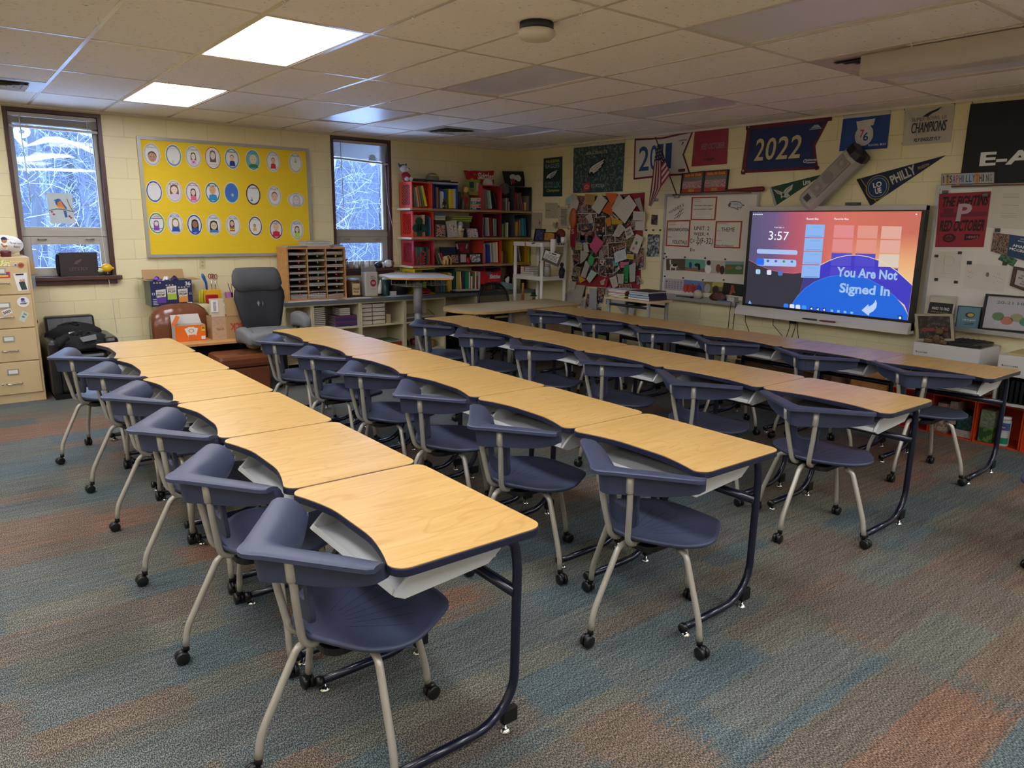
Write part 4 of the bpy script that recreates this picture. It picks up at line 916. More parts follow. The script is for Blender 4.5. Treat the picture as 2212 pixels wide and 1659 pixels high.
k = MB(); k.loft([[(-4.07 + a * w_,-1.08 + b * .26,z) for a,b in rrect(-1,1,-1,1,.4,4)] for z,w_ in ((.46,.22),(.49,.27),(.55,.28),(.58,.25),(.59,.15))],GREYC); k.build('seat',r,True)
for s,x,dz in ((-1,-4.325,-.13),(1,-3.745,0)):
    k = MB(); k.loft([[(x + a * w_,y,z + dz + b * h_) for a,b in rrect(-1,1,-1,1,.6,4)] for y,z,w_,h_ in ((-.88,.62,.03,.05),(-.9,.65,.045,.075),(-1.0,.67,.052,.08),(-1.15,.67,.052,.07),(-1.24,.65,.045,.06),(-1.28,.64,.03,.04))],GREYC); k.build('armrest',r,True)
    k = MB(); k.tube(bez([(x,-.98,.60 + dz),(x + .03 * s,-.98,.46),(-4.07 + s * .1,-.98,.44)],.06),.018,BLACKP,8); k.build('arm_support',r,True)
k = MB(); k.lathe([(.035,.1),(.03,.3),(.028,.44),(.1,.46)],(-3.93,-1.05,0),BLACKP,14); k.build('gas_lift',r,True)
for j in range(5):
    t = 2 * pi * j / 5 + .3; c,s = math.cos(t),math.sin(t)
    k = MB(); k.tube([(-3.93,-1.05,.12),(-3.93 + .2 * c,-1.05 + .2 * s,.075)],[.03,.018],M('base_grey','77777a',.4),8); l = k.build('base_arm',r,True)
    k = MB(); k.ell((-3.93 + .2 * c,-1.05 + .2 * s,.03),(.03,.03,.03),BLACKP); k.build('caster',l,True)
k = MB(); k.add([(-4.1,-.853,.86),(-4.085,-.855,.84),(-4.10,-.857,.80),(-4.115,-.855,.84),(-4.06,-.857,.86),(-4.05,-.857,.83),(-4.06,-.86,.80)],[(0,1,2,3),(4,5,6)],C('8a8a88')); k.build('scuff',r); r.location.x -= .07; r.location.y -= .12

# ---------------------------------------------------------------- worktop, cubbies
r = thing('worktop','long grey worktop under the second window and the crate shelves','worktop',(-1.85,-.25,.73)); k = MB(); k.box(-3.72,-.015,-.5,-.015,.73,.765,M('grey_laminate','74777c',.4)); k.build('top',r,bevel=.004)
k = MB(); k.box(-3.72,-.015,-.505,-.5,.728,.767,M('grey_edge','5f6368',.5)); k.build('edge',r)
def cubby(x0,x1,lab,kind='shelf'):
    r = thing('storage_cubby',lab,'cubby',((x0 + x1) / 2,-.25,0),group='cream cubbies under the worktop'); t = .02
    k = MB(); k.box(x0,x0 + t,-.48,-.02,0,.728,CREAM); k.box(x1 - t,x1,-.48,-.02,0,.728,CREAM); k.box(x0 + t,x1 - t,-.03,-.02,0,.728,CREAM); k.box(x0 + t,x1 - t,-.48,-.03,.708,.728,CREAM); k.build('carcass',r)
    for z in (.05,.42): k = MB(); k.box(x0 + t,x1 - t,-.475,-.03,z,z + .02,CREAM); k.build('shelf',r)
    return r
for i,(a,b) in enumerate(((-3.72,-3.385),(-3.385,-2.775),(-2.775,-2.165),(-2.165,-1.555))):
    cubby(a + .001,b - .001,['narrow cream cubby at the left end of the worktop','cream cubby holding the purple workbooks','cream cubby holding thick white paged books','cream cubby right of the white paged books'][i])
r = thing('base_cabinet','cream base cabinet under the right end of the worktop','cabinet',(-.55,-.25,0)); k = MB(); k.box(-1.08,-.03,-.46,-.02,0,.728,CREAM); k.build('carcass',r)
for a in (-1.075,-.73,-.385): k = MB(); k.box(a,a + .34,-.478,-.461,.08,.715,CREAM); k.build('door',r,bevel=.003)
k = MB(); k.ell((-1.3,-.3,.27),(.2,.15,.26),M('black_bag_plastic','0e0e10',.35),16,10); tag(k.build('waste_bag',None,True),'black rounded bag in the dark knee space under the worktop','bag')
PAGES = M('book_pages','cfc6b2',.85,vary=.08,scale=60)
def book(x0,x1,y0,y1,z0,z1,m,lab,grp,name='book',spine='f',lean=0,flat=False):
    """closed book: cover around a page block; spine 'f' faces the room (-y)"""
    mb = MB()
    if lean: mb.T = Matrix.Translation((x0,0,z0)) @ Matrix.Rotation(lean,4,'Y') @ Matrix.Translation((-x0,0,-z0))
    if flat:
        c = min(.003,(z1 - z0) * .2)
        mb.box(x0,x1,y0,y1,z0,z0 + c,m); mb.box(x0,x1,y0,y1,z1 - c,z1,m)
        if spine == 'f': mb.box(x0,x1,y0,y0 + .002,z0 + c,z1 - c,m); mb.box(x0 + .003,x1 - .003,y0 + .002,y1 - .003,z0 + c,z1 - c,PAGES)
        else: mb.box(x0,x1,y1 - .002,y1,z0 + c,z1 - c,m); mb.box(x0 + .003,x1 - .003,y0 + .003,y1 - .002,z0 + c,z1 - c,PAGES)
    else:
        c = min(.002,(x1 - x0) * .2)
        mb.box(x0,x0 + c,y0,y1,z0,z1,m); mb.box(x1 - c,x1,y0,y1,z0,z1,m); mb.box(x0 + c,x1 - c,y0,y0 + .002,z0,z1,m); mb.box(x0 + c,x1 - c,y0 + .002,y1 - .004,z0 + .003,z1 - .005,PAGES)
    return tag(mb.build(name),lab,name.replace('_',' '),grp)
WM = C('8c2f3a')
for i in range(11): book(-3.35,-3.2,-.42,-.2,.441 + i * .0225,.441 + i * .0225 + .021,C('3a3a3c'),'thin white paged book, %s from the bottom of the left cubby stack' % ordn(i),'thin books stacked in the second cubby',spine='b',flat=True)
for i in range(10): book(-3.08 + .004 * (i % 3),-2.80,-.43,-.2,.441 + i * .013,.441 + i * .013 + .012,[C('2a2f60'),C('3c2f66'),C('4a2f5c'),C('6a3048'),C('5a3a6a')][i % 5],'purple workbook, %s from the bottom of its stack' % ordn(i),'purple workbooks in the second cubby',spine='f',flat=True)
for i in range(4): book(-3.02,-2.88,-.42,-.22,.573 + i * .022,.573 + i * .022 + .021,C('8a8478'),'pale booklet on the purple workbooks, %s from the bottom' % ordn(i),'pale booklets on the workbooks',spine='b',flat=True)
for s,(a,b) in enumerate(((-2.745,-2.60),(-2.588,-2.42))):
    for i in range(5): book(a,b,-.44,-.2,.441 + i * .051,.441 + i * .051 + .049,[C('4a1c28'),C('2a3a80')][(i == 3) * s],'thick white paged book, %s from bottom, %s stack of the third cubby' % (ordn(i),('left','right')[s]),'thick books in the third cubby',spine='b',flat=True)
book(-2.40,-2.34,-.43,-.25,.441,.55,C('b8a878'),'small tan book standing beside the thick books',None)
for i in range(4): book(-2.47,-2.2,-.45,-.2,.071 + i * .032,.071 + i * .032 + .031,C('a8401c'),'orange spined textbook, %s from the bottom of the lower cubby' % ordn(i),'orange textbooks in the lower cubby',flat=True)
for i in range(4): book(-2.74,-2.62,-.42,-.2,.20 - .031 * i,.20 - .031 * i + .03,C('6a241c'),'dark red textbook, %s from the top of the lower left pile' % ordn(i),'dark red textbooks in the lower cubby',flat=True)
book(-2.5,-2.22,-.46,-.22,.2,.215,C('8a8a80'),'grey booklet lying on the orange textbooks',None,flat=True); book(-2.49,-2.25,-.45,-.22,.216,.228,C('5a7a4a'),'green booklet topmost on the orange textbooks',None,flat=True)
for i in range(5): book(-2.13,-1.72,-.46 + .01 * (i % 2),-.15,.441 + i * .012,.441 + i * .012 + .010,C(['6a5a3a','8a7a5a','4a4a4a','a89a80','b8b4a8'][i]),'untidy sheaf, %s from the bottom behind the desk pole' % ordn(i),'sheaves in the fourth cubby','paper_sheaf',flat=True)
k = MB(); k.add([(-1.72,-.45,.50),(-1.70,-.45,.50),(-1.80,-.45,.58),(-1.82,-.45,.585)],[(0,1,2,3)],C('2a6a3a')); tag(k.build('leaf',None,solid=0),'single green leaf poking from the fourth cubby','leaf')
k = MB(); k.ell((-2.08,-.33,.15),(.05,.05,.05),C('1c4a2c',.5)); tag(k.build('green_ball',None,True),'dark green ball in the lower fourth cubby','ball')
k = MB(); k.tube([(-1.97,-.3,.15),(-1.82,-.3,.15)],.045,C('7a1c34',.4),14); tag(k.build('maroon_roll',None,True),'maroon roll lying beside the green ball','roll')
k = MB(); k.lathe([(.07,0),(.075,.09)],(-1.72,-.33,.071),C('a8863c',.5),20); tag(k.build('tin',None,True),'brass coloured round tin in the lower fourth cubby','tin')

# mail sorter
r = thing('mail_sorter','oak mail sorter with three columns of slots on the worktop','mail sorter',(-3.25,-.2,.766)); x0,x1,y0,y1,z0,z1 = -3.61,-2.89,-.36,-.06,.766,1.375
k = MB(); k.box(x0,x0 + .018,y0,y1,z0,z1,OAK); k.box(x1 - .018,x1,y0,y1,z0,z1,OAK); k.box(x0 + .018,x1 - .018,y0,y1,z1 - .018,z1,OAK); k.box(x0 + .018,x1 - .018,y0,y1,z0,z0 + .018,OAK); k.box(x0 + .018,x1 - .018,y1 - .006,y1,z0 + .018,z1 - .018,M('sorter_back','1e1a18',.7)); k.build('case',r)
cw = (x1 - x0 - .036) / 3
for c in (1,2): k = MB(); k.box(x0 + .018 + cw * c - .006,x0 + .018 + cw * c + .006,y0 + .002,y1 - .006,z0 + .018,z1 - .018,OAK); k.build('divider',r)
sh = (z1 - z0 - .036) / 8; nm = ['left','middle','right']; DOT = [['c8503c'] * 8,['3a9a6a'] * 5 + ['d0b83a'] * 3,['d89a4a','b0c04a','9a8a9a','c05a6a','c84a5a','c04a4a','c87a5a','b0504a']]
for c in range(3):
    for s in range(8):
        z = z0 + .018 + sh * s; a = x0 + .018 + cw * c + .008
        if s: k = MB(); k.box(a,a + cw - .016,y0 + .004,y1 - .01,z - .0025,z + .0025,BLACKP); sf = k.build('slot_shelf',r)
        if s:
            k = MB(); k.lathe([(.010,-.002),(.010,0)],(a + cw / 2,y0 + .002,z - .012),C(DOT[c][8 - s]),12,'y'); k.build('colour_dot',sf,True)
        n_ = random.Random(c * 9 + s).choice([.012,.02,.03,.038]) + (.02 if s == 0 else 0); rr = random.Random(c * 20 + s); k = MB(); zz = z + .0035
        while zz < z + n_: d = .004; k.box(a + rr.uniform(.002,.012),a + cw - .03 + rr.uniform(0,.012),y0 + rr.uniform(-.004,.02),y1 - .03,zz,zz + d * .8,[PAPER,C('b8b4ac'),C('c0a49c'),C('a8a6a4')][rr.randrange(4)]); zz += d
        tag(k.build('paper_pile'),'papers in the %s column of the mail sorter, %s slot from the bottom' % (nm[c],ordn(s)),'papers','paper piles in the mail sorter')
for i,(a,b,c,d,n_) in enumerate(((-3.36,-3.06,-.33,-.1,12),(-3.58,-3.38,-.35,-.12,3),(-3.05,-2.90,-.33,-.12,4))):
    rr = random.Random(i); k = MB()
    for j in range(n_): k.box(a + rr.uniform(-.02,.02),b + rr.uniform(-.02,.02),c + rr.uniform(-.01,.01),d,z1 + .001 + j * .006,z1 + .0062 + j * .006,[PAPER,C('b4aea6'),C('b89a98'),C('a6a49c'),C('2f5a48') if i == 2 else PAPER][rr.randrange(5)])
    tag(k.build('paper_pile'),['tall paper pile on top of the mail sorter','low paper pile on the left top corner of the mail sorter','green topped paper pile on the right of the mail sorter'][i],'papers')
# things on the worktop
ZT = .767
def sheet(x,y,w_,d,a,m,lab,z=ZT,name='paper_sheet',t=.003):
    k = MB(); k.T = Matrix.Translation((x,y,z)) @ Matrix.Rotation(a,4,'Z'); k.box(-w_ / 2,w_ / 2,-d / 2,d / 2,0,t,m); return tag(k.build(name),lab,'paper','loose papers on the worktop')
sheet(-3.5,-.43,.3,.1,.1,PAPER,'loose sheet on the left worktop end in front of the sorter'); sheet(-3.2,-.43,.28,.11,-.05,C('c8d0dc'),'bluish white sheet in front of the sorter'); sheet(-2.78,-.40,.34,.17,.08,PAPER,'broad white sheet beside the pretzel tub'); sheet(-2.52,-.42,.1,.14,.2,C('a88858'),'kraft envelope under the green tumbler'); sheet(-2.2,-.40,.34,.16,.05,C('c0ccdc'),'white sheet left of the standing desk post'); sheet(-1.9,-.36,.25,.12,-.1,PAPER,'white sheet under the red candy bag')
r = thing('pretzel_tub','clear plastic pretzel tub with cream label on the worktop','tub',(-2.72,-.22,ZT)); k = MB(); k.lathe([(.078,0),(.085,.01),(.085,.19),(.07,.205)],(-2.73,-.22,ZT),M('brown_pretzels','5a3a28',.35,vary=.3,scale=60),24); k.build('tub',r,True)
k = MB(); k.lathe([(.074,0),(.074,.022)],(-2.73,-.22,ZT + .205),M('blue_lid','a4c0dc',.3),24); k.build('lid',r,True)
q = Q((-2.79,-.312,ZT + .17),(-2.69,-.312,ZT + .17),(-2.69,-.312,ZT + .03),(-2.79,-.312,ZT + .03)); q.slab('front_label',C('cfb88a'),.001).text('lettering','Pretzel',.1,.35,.9,.55,C('3a2418')).text('lettering','Rods',.2,.62,.8,.8,C('3a2418')); [q.mb[kk].build(kk,r) for kk in q.mb]
r = thing('cup_sleeve_bag','tall bag of white cups with red round mark on the worktop','bag',(-2.48,-.2,ZT)); k = MB(); k.prism(rrect(-2.60,-2.42,-.28,-.16,.02,3),ZT,ZT + .30,M('cup_bag','c4bdb2',.35)); k.build('bag',r,bevel=.01)
k = MB(); k.prism(rrect(-2.62,-2.42,-.24,-.2,.015,3),ZT + .30,ZT + .36,M('clear_crinkle','9a948e',.2,alpha=.6)); k.build('bag_top',r)
q = Q((-2.6,-.2815,ZT + .3),(-2.42,-.2815,ZT + .3),(-2.42,-.2815,ZT),(-2.6,-.2815,ZT)); q.ell('print',.6,.45,.22,.15,C('b02a34')).text('print','50',.47,.4,.73,.5,W_,.003).text('print','food',.4,.15,.65,.2,INK).text('print','service',.4,.22,.8,.27,INK).text('print','cups 16',.45,.68,.75,.72,C('6a6a6a')); [q.mb[kk].build(kk,r) for kk in q.mb]
k = MB(); k.tube([(-2.42,-.3,ZT + .03),(-2.41,-.3,ZT + .10),(-2.40,-.3,ZT + .2)],[.022,.026,.008],WHITEP,10); tag(k.build('plastic_scoop',None,True),'white plastic scoop standing beside the green tumbler','scoop')
r = thing('tumbler','dark green insulated tumbler with pale lid on the worktop','tumbler',(-2.345,-.33,ZT)); k = MB(); k.lathe([(.036,0),(.042,.02),(.044,.2)],(-2.345,-.33,ZT + .003),C('12393c',.35),24); k.build('body',r,True); k = MB(); k.lathe([(.045,0),(.045,.02),(.015,.03)],(-2.345,-.33,ZT + .204),C('b8d0dc',.3),24); k.build('lid',r,True)
k = MB(); k.box(-2.29,-2.20,-.34,-.24,ZT,ZT + .055,PAPER); tag(k.build('note_block'),'white note block beside the green tumbler','note block')
r = thing('black_basket','round black tub behind the standing desk on the worktop','tub',(-2.1,-.2,ZT)); k = MB(); k.lathe([(.13,0),(.15,.05),(.155,.2)],(-2.12,-.2,ZT),C('14161e',.45),28); k.build('tub',r,True)
k = MB(); k.box(-2.36,-2.02,-.24,-.1,ZT + .21,ZT + .235,C('8a90a0')); k.box(-2.3,-2.05,-.28,-.12,ZT + .236,ZT + .25,PAPER); k.build('papers',r)
drape('c',(-1.83,-.36,ZT + .03),(.13,.08,.05),'',photo('candy_wrap',['8a1428','a81c30','c8a030'],30),5).build('candy_bag',None,True); tag(COL.objects[-1],'flat red and yellow candy bag on the worktop','candy bag')
# sill things, second window
r = thing('plush_dog','white beagle plush with red scarf sitting at the mail sorter side','plush toy',(-2.8,-.05,ZS)); k = MB(); k.ell((-2.80,-.02,ZS + .05),(.05,.04,.055),W_); k.build('body',r,True); k = MB(); k.ell((-2.815,-.03,ZS + .14),(.045,.04,.04),W_); k.ell((-2.79,-.05,ZS + .165),(.012,.01,.012),INK,8,6); k.build('head',r,True); k = MB(); k.tube([(-2.83,-.05,ZS + .09),(-2.77,-.06,ZS + .09),(-2.72,-.06,ZS + .12)],[.02,.018,.008],C('b01c28'),8); k.build('scarf',r,True)
for i in range(5):
    x = -2.66 + i * .075; r = thing('paper_cup','white paper cup, %s from the left on the second sill' % ordn(i),'cup',(x,-.01,ZS),group='white cups on the second sill'); k = MB(); k.lathe([(.034,0),(.03,.05),(.024,.085)],(x,-.01,ZS),W_ if i % 2 else C('b0a898'),18); k.build('cup',r,True)
r = thing('toy_helmet','small black and green toy helmet on the second sill','toy',(-2.28,-.01,ZS)); k = MB(); k.ell((-2.27,-.01,ZS + .035),(.055,.04,.04),C('1c2c2c',.3)); k.build('shell',r,True); k = MB(); k.tube([(-2.31,-.04,ZS + .02),(-2.30,-.055,ZS + .035),(-2.29,-.05,ZS + .05)],.004,C('2a3f8a'),6); k.build('face_bar',r,True)
r = thing('toy_helmet','small white toy helmet at the right end of the second sill','toy',(-2.12,-.02,ZS)); k = MB(); k.ell((-2.13,-.02,ZS + .05),(.06,.045,.05),C('d0d4d8',.3)); k.build('shell',r,True); k = MB(); k.ell((-2.09,-.04,ZS + .055),(.03,.03,.03),C('6a4a40',.5)); k.build('opening',r,True)
k = MB(); k.lathe([(.014,0),(.014,.07)],(-2.2,-.01,ZS),W_,12); tag(k.build('correction_bottle',None,True),'slim white bottle between the toy helmets','bottle')

# ---------------------------------------------------------------- crate bookshelf in the corner
def XI(zx,zy=600,y=-.31): px,py = zI(zx,zy); return at(px,py,1,y).x
SZ = [1.822,1.462,1.104]                       # undersides of the three boards
for i,z in enumerate(SZ):
    k = MB(); k.box(-1.985 + .01 * i,-.03,-.36,-.02,z,z + .026,BOARD); r = k.build('shelf_board',None,False,.002)
    tag(r,['top','middle','lowest'][i] + ' wooden board resting on the milk crates','shelf board','boards between the crates')
    k = MB(); k.box(-2.0 + .01 * i,-1.97,-.365,-.03,z,z + .027,C('cfc6a8')); k.build('painted_end',r)
def crate(x0,x1,z0,z1,col,lab,y0=-.335,y1=-.025,lattice=True,front='-y'):
    m = M('crate_' + col,col,.35,vary=.04); r = thing('milk_crate',lab,'crate',((x0 + x1) / 2,(y0 + y1) / 2,z0),group='milk crates of the bookshelf' if front == '-y' else 'orange crates on the floor'); t = .010
    def panel(name,f):
        """a lattice wall in (a, z), a from 0 to 1"""
        k = MB(); A = (y1 - y0) if front == '-y' else (x1 - x0); hh = z1 - z0
        def bar(a0,a1,b0,b1): k.add(*f(a0,a1,b0,b1),m)
        return k
    k = MB()
    if front == '-y':
        k.box(x0,x1,y0,y1,z0,z0 + t,m); k.box(x0,x1,y0,y1,z1 - t,z1,m); k.box(x0,x1,y1 - t,y1,z0 + t,z1 - t,m); k.build('shell',r)
        for s,xa in (('l',x0),('r',x1 - t)):
            k = MB()
            if not lattice or s == 'r': k.box(xa,xa + t,y0,y1,z0 + t,z1 - t,m)
            else:
                k.box(xa,xa + t,y0,y0 + .045,z0 + t,z1 - t,m); k.box(xa,xa + t,y1 - .05,y1,z0 + t,z1 - t,m); k.box(xa,xa + t,y0 + .045,y1 - .05,z0 + t,z0 + .03,m); k.box(xa,xa + t,y0 + .045,y1 - .05,z1 - .03,z1 - t,m)
                ya,yb,za,zb = y0 + .045,y1 - .05,z0 + .03,z1 - .03; n = 7; st = (zb - za) / n; nc = 4; cs = (yb - ya) / nc
                for i in range(n):
                    for j in range(nc):
                        for (p,q) in (((ya + cs * j,za + st * i),(ya + cs * (j + 1),za + st * (i + 1))),((ya + cs * (j + 1),za + st * i),(ya + cs * j,za + st * (i + 1)))):
                            k.tube([(xa + t / 2,p[0],p[1]),(xa + t / 2,q[0],q[1])],.0042,m,4)
                for zz in (z0 + .035,z1 - .035): k.box(xa - .006,xa,y0,y1,zz - .003,zz + .003,m)
            k.build('side_panel',r)
    else:
        k.box(x0,x1,y0,y1,z0,z0 + t,m); k.box(x0,x1,y0,y1,z1 - t,z1,m); k.box(x1 - t,x1,y0,y1,z0 + t,z1 - t,m); k.build('shell',r)
        for ya in (y0,y1 - t): k = MB(); k.box(x0,x1,ya,ya + t,z0 + t,z1 - t,m); k.build('side_panel',r)
    return r
T1,T2,T3,T4 = 1.849,1.489,1.131,.767
xa0,xa1 = -1.955,XI(598)
crate(xa0,xa1,T1,T1 + .325,'e2512a','orange milk crate at the top left of the bookshelf')
crate(XI(612),XI(958),T1,T1 + .31,'24408c','blue milk crate beside the orange one on the top board',lattice=False)
crate(XI(1296,600),XI(1570),T1,T1 + .325,'b8363c','red milk crate on the top board under the white cap',lattice=False)
crate(XI(1745),XI(1990),T1,T1 + .33,'3a3a3e','charcoal milk crate at the top right of the bookshelf',lattice=False)
crate(xa0 + .01,xa1 + .015,T2,T2 + .325,'d8382c','red orange milk crate on the middle board left')
crate(XI(1300,900),XI(1565,900),T2,T2 + .32,'7a1c2a','maroon milk crate on the middle board',lattice=False)
crate(XI(1740,900),XI(1985,900),T2,T2 + .32,'46464c','dark grey milk crate at the right end of the middle board',lattice=False)
crate(xa0 + .015,xa1 + .02,T3,T3 + .32,'b03040','crimson milk crate on the lowest board left')
crate(XI(1310,1300),XI(1570,1300),T3,T3 + .32,'c8402c','red milk crate on the lowest board in the middle',lattice=False)
crate(XI(1725,1300),XI(1962,1300),T3,T3 + .32,'b8a01c','mustard yellow crate at the right end of the lowest board',lattice=False)
crate(xa0 + .02,xa1 + .03,T4,T4 + .325,'dcc81c','bright yellow milk crate standing on the worktop')
crate(XI(625,1600),XI(915,1600),T4,T4 + .325,'14483e','dark green milk crate standing on the worktop',lattice=False)
crate(XI(1330,1600) ,XI(1560,1600),T4,T4 + .32,'6a1c30','wine red crate on the worktop behind the candy bag',lattice=False)
def shelf_books(where,z,items,name='book',y0=-.305,grp=None):
    xs_ = XI(items[0][0])
    for i,it in enumerate(items):
        a,b,hgt,cc = it[:4]; ln = it[4] if len(it) > 4 else 0
        x0,x1 = XI(a) + hgt * math.sin(abs(ln)),XI(b) + hgt * math.sin(abs(ln)); nm_ = it[5] if len(it) > 5 else name
        book(x0 + .0005,x1 - .0005,y0 + .006 * (i % 3),-.07,z + (.004 if ln else .0) + max(0,math.sin(-ln) * (x1 - x0)),z + hgt,C(cc,.45),'%s %s, %s from the left, %s' % (it[6] if len(it) > 6 else 'upright',nm_.replace('_',' '),ordn(i),where),grp or 'books: ' + where,nm_,lean=ln)
zb_ = T1 + .0115
shelf_books('in the top orange crate',zb_,[(318,330,.27,'2a5a7a'),(331,352,.27,'1c5a34'),(356,366,.24,'9a8a78',-.07),(368,380,.24,'a89a88',-.11),(381,396,.25,'c8bcae',-.15),(400,424,.265,'dc6a20',-.18),(430,446,.265,'3a8a8c',-.21),(452,486,.27,'e0c41c',-.24)],'folder')
shelf_books('in the top blue crate',zb_,[(668,700,.26,'8a6a62'),(712,726,.22,'5a5a5a'),(730,744,.21,'c8c8c8'),(746,762,.21,'d0d0ce'),(764,778,.2,'b8bcc4'),(780,796,.23,'2448a0'),(798,812,.23,'3058b0'),(852,880,.245,'dcc43c'),(886,908,.245,'d8b828'),(912,930,.245,'c8c4ac'),(932,948,.25,'a8a49c')])
shelf_books('in the top red crate',zb_,[(1325,1340,.26,'8a8a8c'),(1343,1360,.26,'9a5a54',-.03),(1364,1378,.26,'8a7a74',-.05),(1384,1410,.25,'7ab0a0',-.10),(1412,1430,.25,'c8c4b8',-.13),(1436,1456,.24,'1c1c20',-.2),(1460,1478,.25,'2a2a30',-.26)],'binder')
shelf_books('in the charcoal crate',zb_,[(1775,1792,.24,'b02838'),(1796,1810,.22,'7a2a34',-.05),(1814,1828,.23,'6a6a60',-.09),(1832,1846,.22,'58604c',-.13),(1850,1862,.24,'b03a58',-.18),(1915,1945,.11,'b89a6a'),(1962,1972,.2,'9a8a7a')])
shelf_books('between the crates on the top board',T1 + .001,[(1590,1612,.13,'7a3a3a'),(1618,1650,.12,'4a4a50'),(1655,1670,.17,'a8a8a8'),(1673,1688,.17,'6a6a70'),(1690,1705,.12,'b8ac9a')])
zb_ = T2 + .0115
shelf_books('in the middle left crate',zb_,[(470,505,.27,'c8a888',0,'folder'),(516,545,.25,'1c2a34'),(552,572,.25,'20406a'),(574,590,.24,'4a78a8')])
shelf_books('in the maroon crate',zb_,[(1306,1320,.25,'5aa06a'),(1322,1338,.25,'c8ccc0'),(1342,1354,.24,'2a3a6a'),(1358,1374,.25,'8a8a8c',-.03),(1378,1396,.25,'a09c98',-.05),(1400,1416,.25,'b8b0a8',-.06),(1420,1446,.25,'7a1c28',-.08),(1450,1470,.24,'3a1c20',-.06),(1476,1492,.24,'b8a8a0',-.03),(1496,1520,.24,'6a8a88',-.02)])
shelf_books('between maroon and dark grey crates',T2 + .001,[(1578,1600,.2,'4a4a3c'),(1604,1624,.18,'7a8a54'),(1628,1644,.21,'2a2a2c'),(1648,1668,.2,'8a9a6a'),(1672,1690,.2,'c8c8bc')])
shelf_books('in the dark grey crate',zb_,[(1748,1772,.24,'b07a80'),(1778,1792,.21,'8a5a5c'),(1796,1830,.2,'b8a41c'),(1838,1856,.23,'9a7078',-.05),(1862,1886,.25,'1c7a80',-.06),(1890,1908,.25,'2a98a0',-.07),(1912,1930,.25,'1c6a78',-.07)])
zb_ = T3 + .0115
shelf_books('in the crimson crate',zb_,[(348,372,.22,'9a2a44'),(376,396,.22,'3a8a7c'),(400,420,.22,'2a7a70'),(424,444,.22,'4a9a88'),(448,470,.22,'3a7a74'),(474,500,.22,'4a3a3c'),(524,544,.22,'2a5a48'),(550,575,.2,'a83a34')])
shelf_books('leaning beside the crimson crate',T3 + .001,[(634,650,.17,'6a5a4a',-.38),(662,676,.17,'4a5a40',-.4),(690,706,.16,'b0a898',-.42),(716,734,.16,'a82830',-.43)])
shelf_books('in the lowest red crate',zb_,[(1316,1336,.22,'5a6a8a'),(1340,1362,.26,'7aa8c8'),(1366,1380,.22,'b83a34'),(1384,1412,.25,'1c3a9a',-.03),(1416,1430,.24,'3a5aa8',-.05),(1434,1450,.27,'d0c4a8',-.07),(1454,1470,.26,'8a9aa8',-.08),(1474,1492,.27,'d8c8a4',-.07),(1496,1512,.27,'c8b890',-.05),(1518,1536,.28,'d8ccb0',-.04)])
shelf_books('between the red and yellow crates',T3 + .001,[(1580,1592,.12,'9aa83a'),(1596,1616,.17,'b8b45a'),(1620,1640,.16,'3a3a30'),(1644,1662,.16,'6a3a34')])
shelf_books('in the mustard yellow crate',zb_,[(1738,1756,.24,'9a5a20',-.10),(1762,1780,.24,'8a3a44',-.12),(1786,1800,.23,'b03a50',-.14),(1806,1820,.23,'4a5a7a',-.16),(1828,1842,.24,'b8b0a8',-.18)])
shelf_books('in the bright yellow crate on the worktop',T4 + .0115,[(345,372,.22,'1c5a7a'),(376,400,.22,'2a6a8a'),(404,424,.2,'8a2a34'),(428,452,.22,'1c6a78'),(470,520,.25,'8ad03a')])
shelf_books('in the dark green crate on the worktop',T4 + .0115,[(650,668,.2,'3a6a8a'),(672,690,.21,'a83434'),(694,716,.21,'2a5a7a'),(720,740,.2,'4a7a9a'),(744,764,.21,'2a4a6a'),(768,790,.2,'3a8a9a'),(830,856,.25,'c89a3c'),(862,885,.24,'d8a84a')])
shelf_books('between the green crate and the candy bag',T4 + .001,[(928,944,.27,'1c1c1e'),(948,956,.27,'a8c8dc'),(966,990,.27,'d8b428'),(1000,1012,.27,'e0d08a',-.06),(1030,1044,.25,'6a1c34'),(1048,1062,.26,'2a3a7a'),(1080,1122,.27,'1c7a50'),(1132,1150,.26,'d8d4d0'),(1152,1160,.26,'b82c34'),(1164,1180,.2,'e0dcd4'),(1188,1200,.25,'3a8a4a'),(1208,1220,.26,'c83c2c'),(1224,1236,.26,'d8d4cc'),(1244,1262,.2,'8a3a3c'),(1270,1300,.26,'c8c4b8')])
shelf_books('behind the candy bag in the wine red crate',T4 + .0115,[(1420,1434,.24,'d8a830'),(1438,1450,.23,'8a4a3a'),(1455,1470,.24,'c8b8a0'),(1474,1486,.23,'4a6a5a'),(1490,1505,.22,'a85a3a')])
for i in range(5): book(XI(640),XI(785),-.32,-.08,T2 + .22 + i * .018,T2 + .22 + i * .018 + .017,C(['c8b898','8a9a8a','b0a080','2a6a80','3a5a70'][i]),'flat book behind the family photo, %s from the bottom' % ordn(i),'flat books behind the photos',flat=True)
book(XI(640),XI(790),-.30,-.1,T2 + .001,T2 + .219,C('2a2a2c'),'dark box file under the flat books on the middle board',None,'box_file')
for i in range(6): book(XI(905) + .01 * i,XI(1200) + .004 * i,-.24,-.05,T2 + .20 + i * .013,T2 + .20 + i * .013 + .012,C(['6a7a2a','8aa03a','5a6a2c','9ab04a','4a7a34','a8a84a'][i]),'thin green book, %s from the bottom of the pile on the middle board' % ordn(i),'green book pile on the middle board',flat=True)
book(XI(930),XI(1190),-.22,-.06,T2 + .001,T2 + .199,C('5a4a3c'),'brown box under the pile of thin green books',None,'box_file')

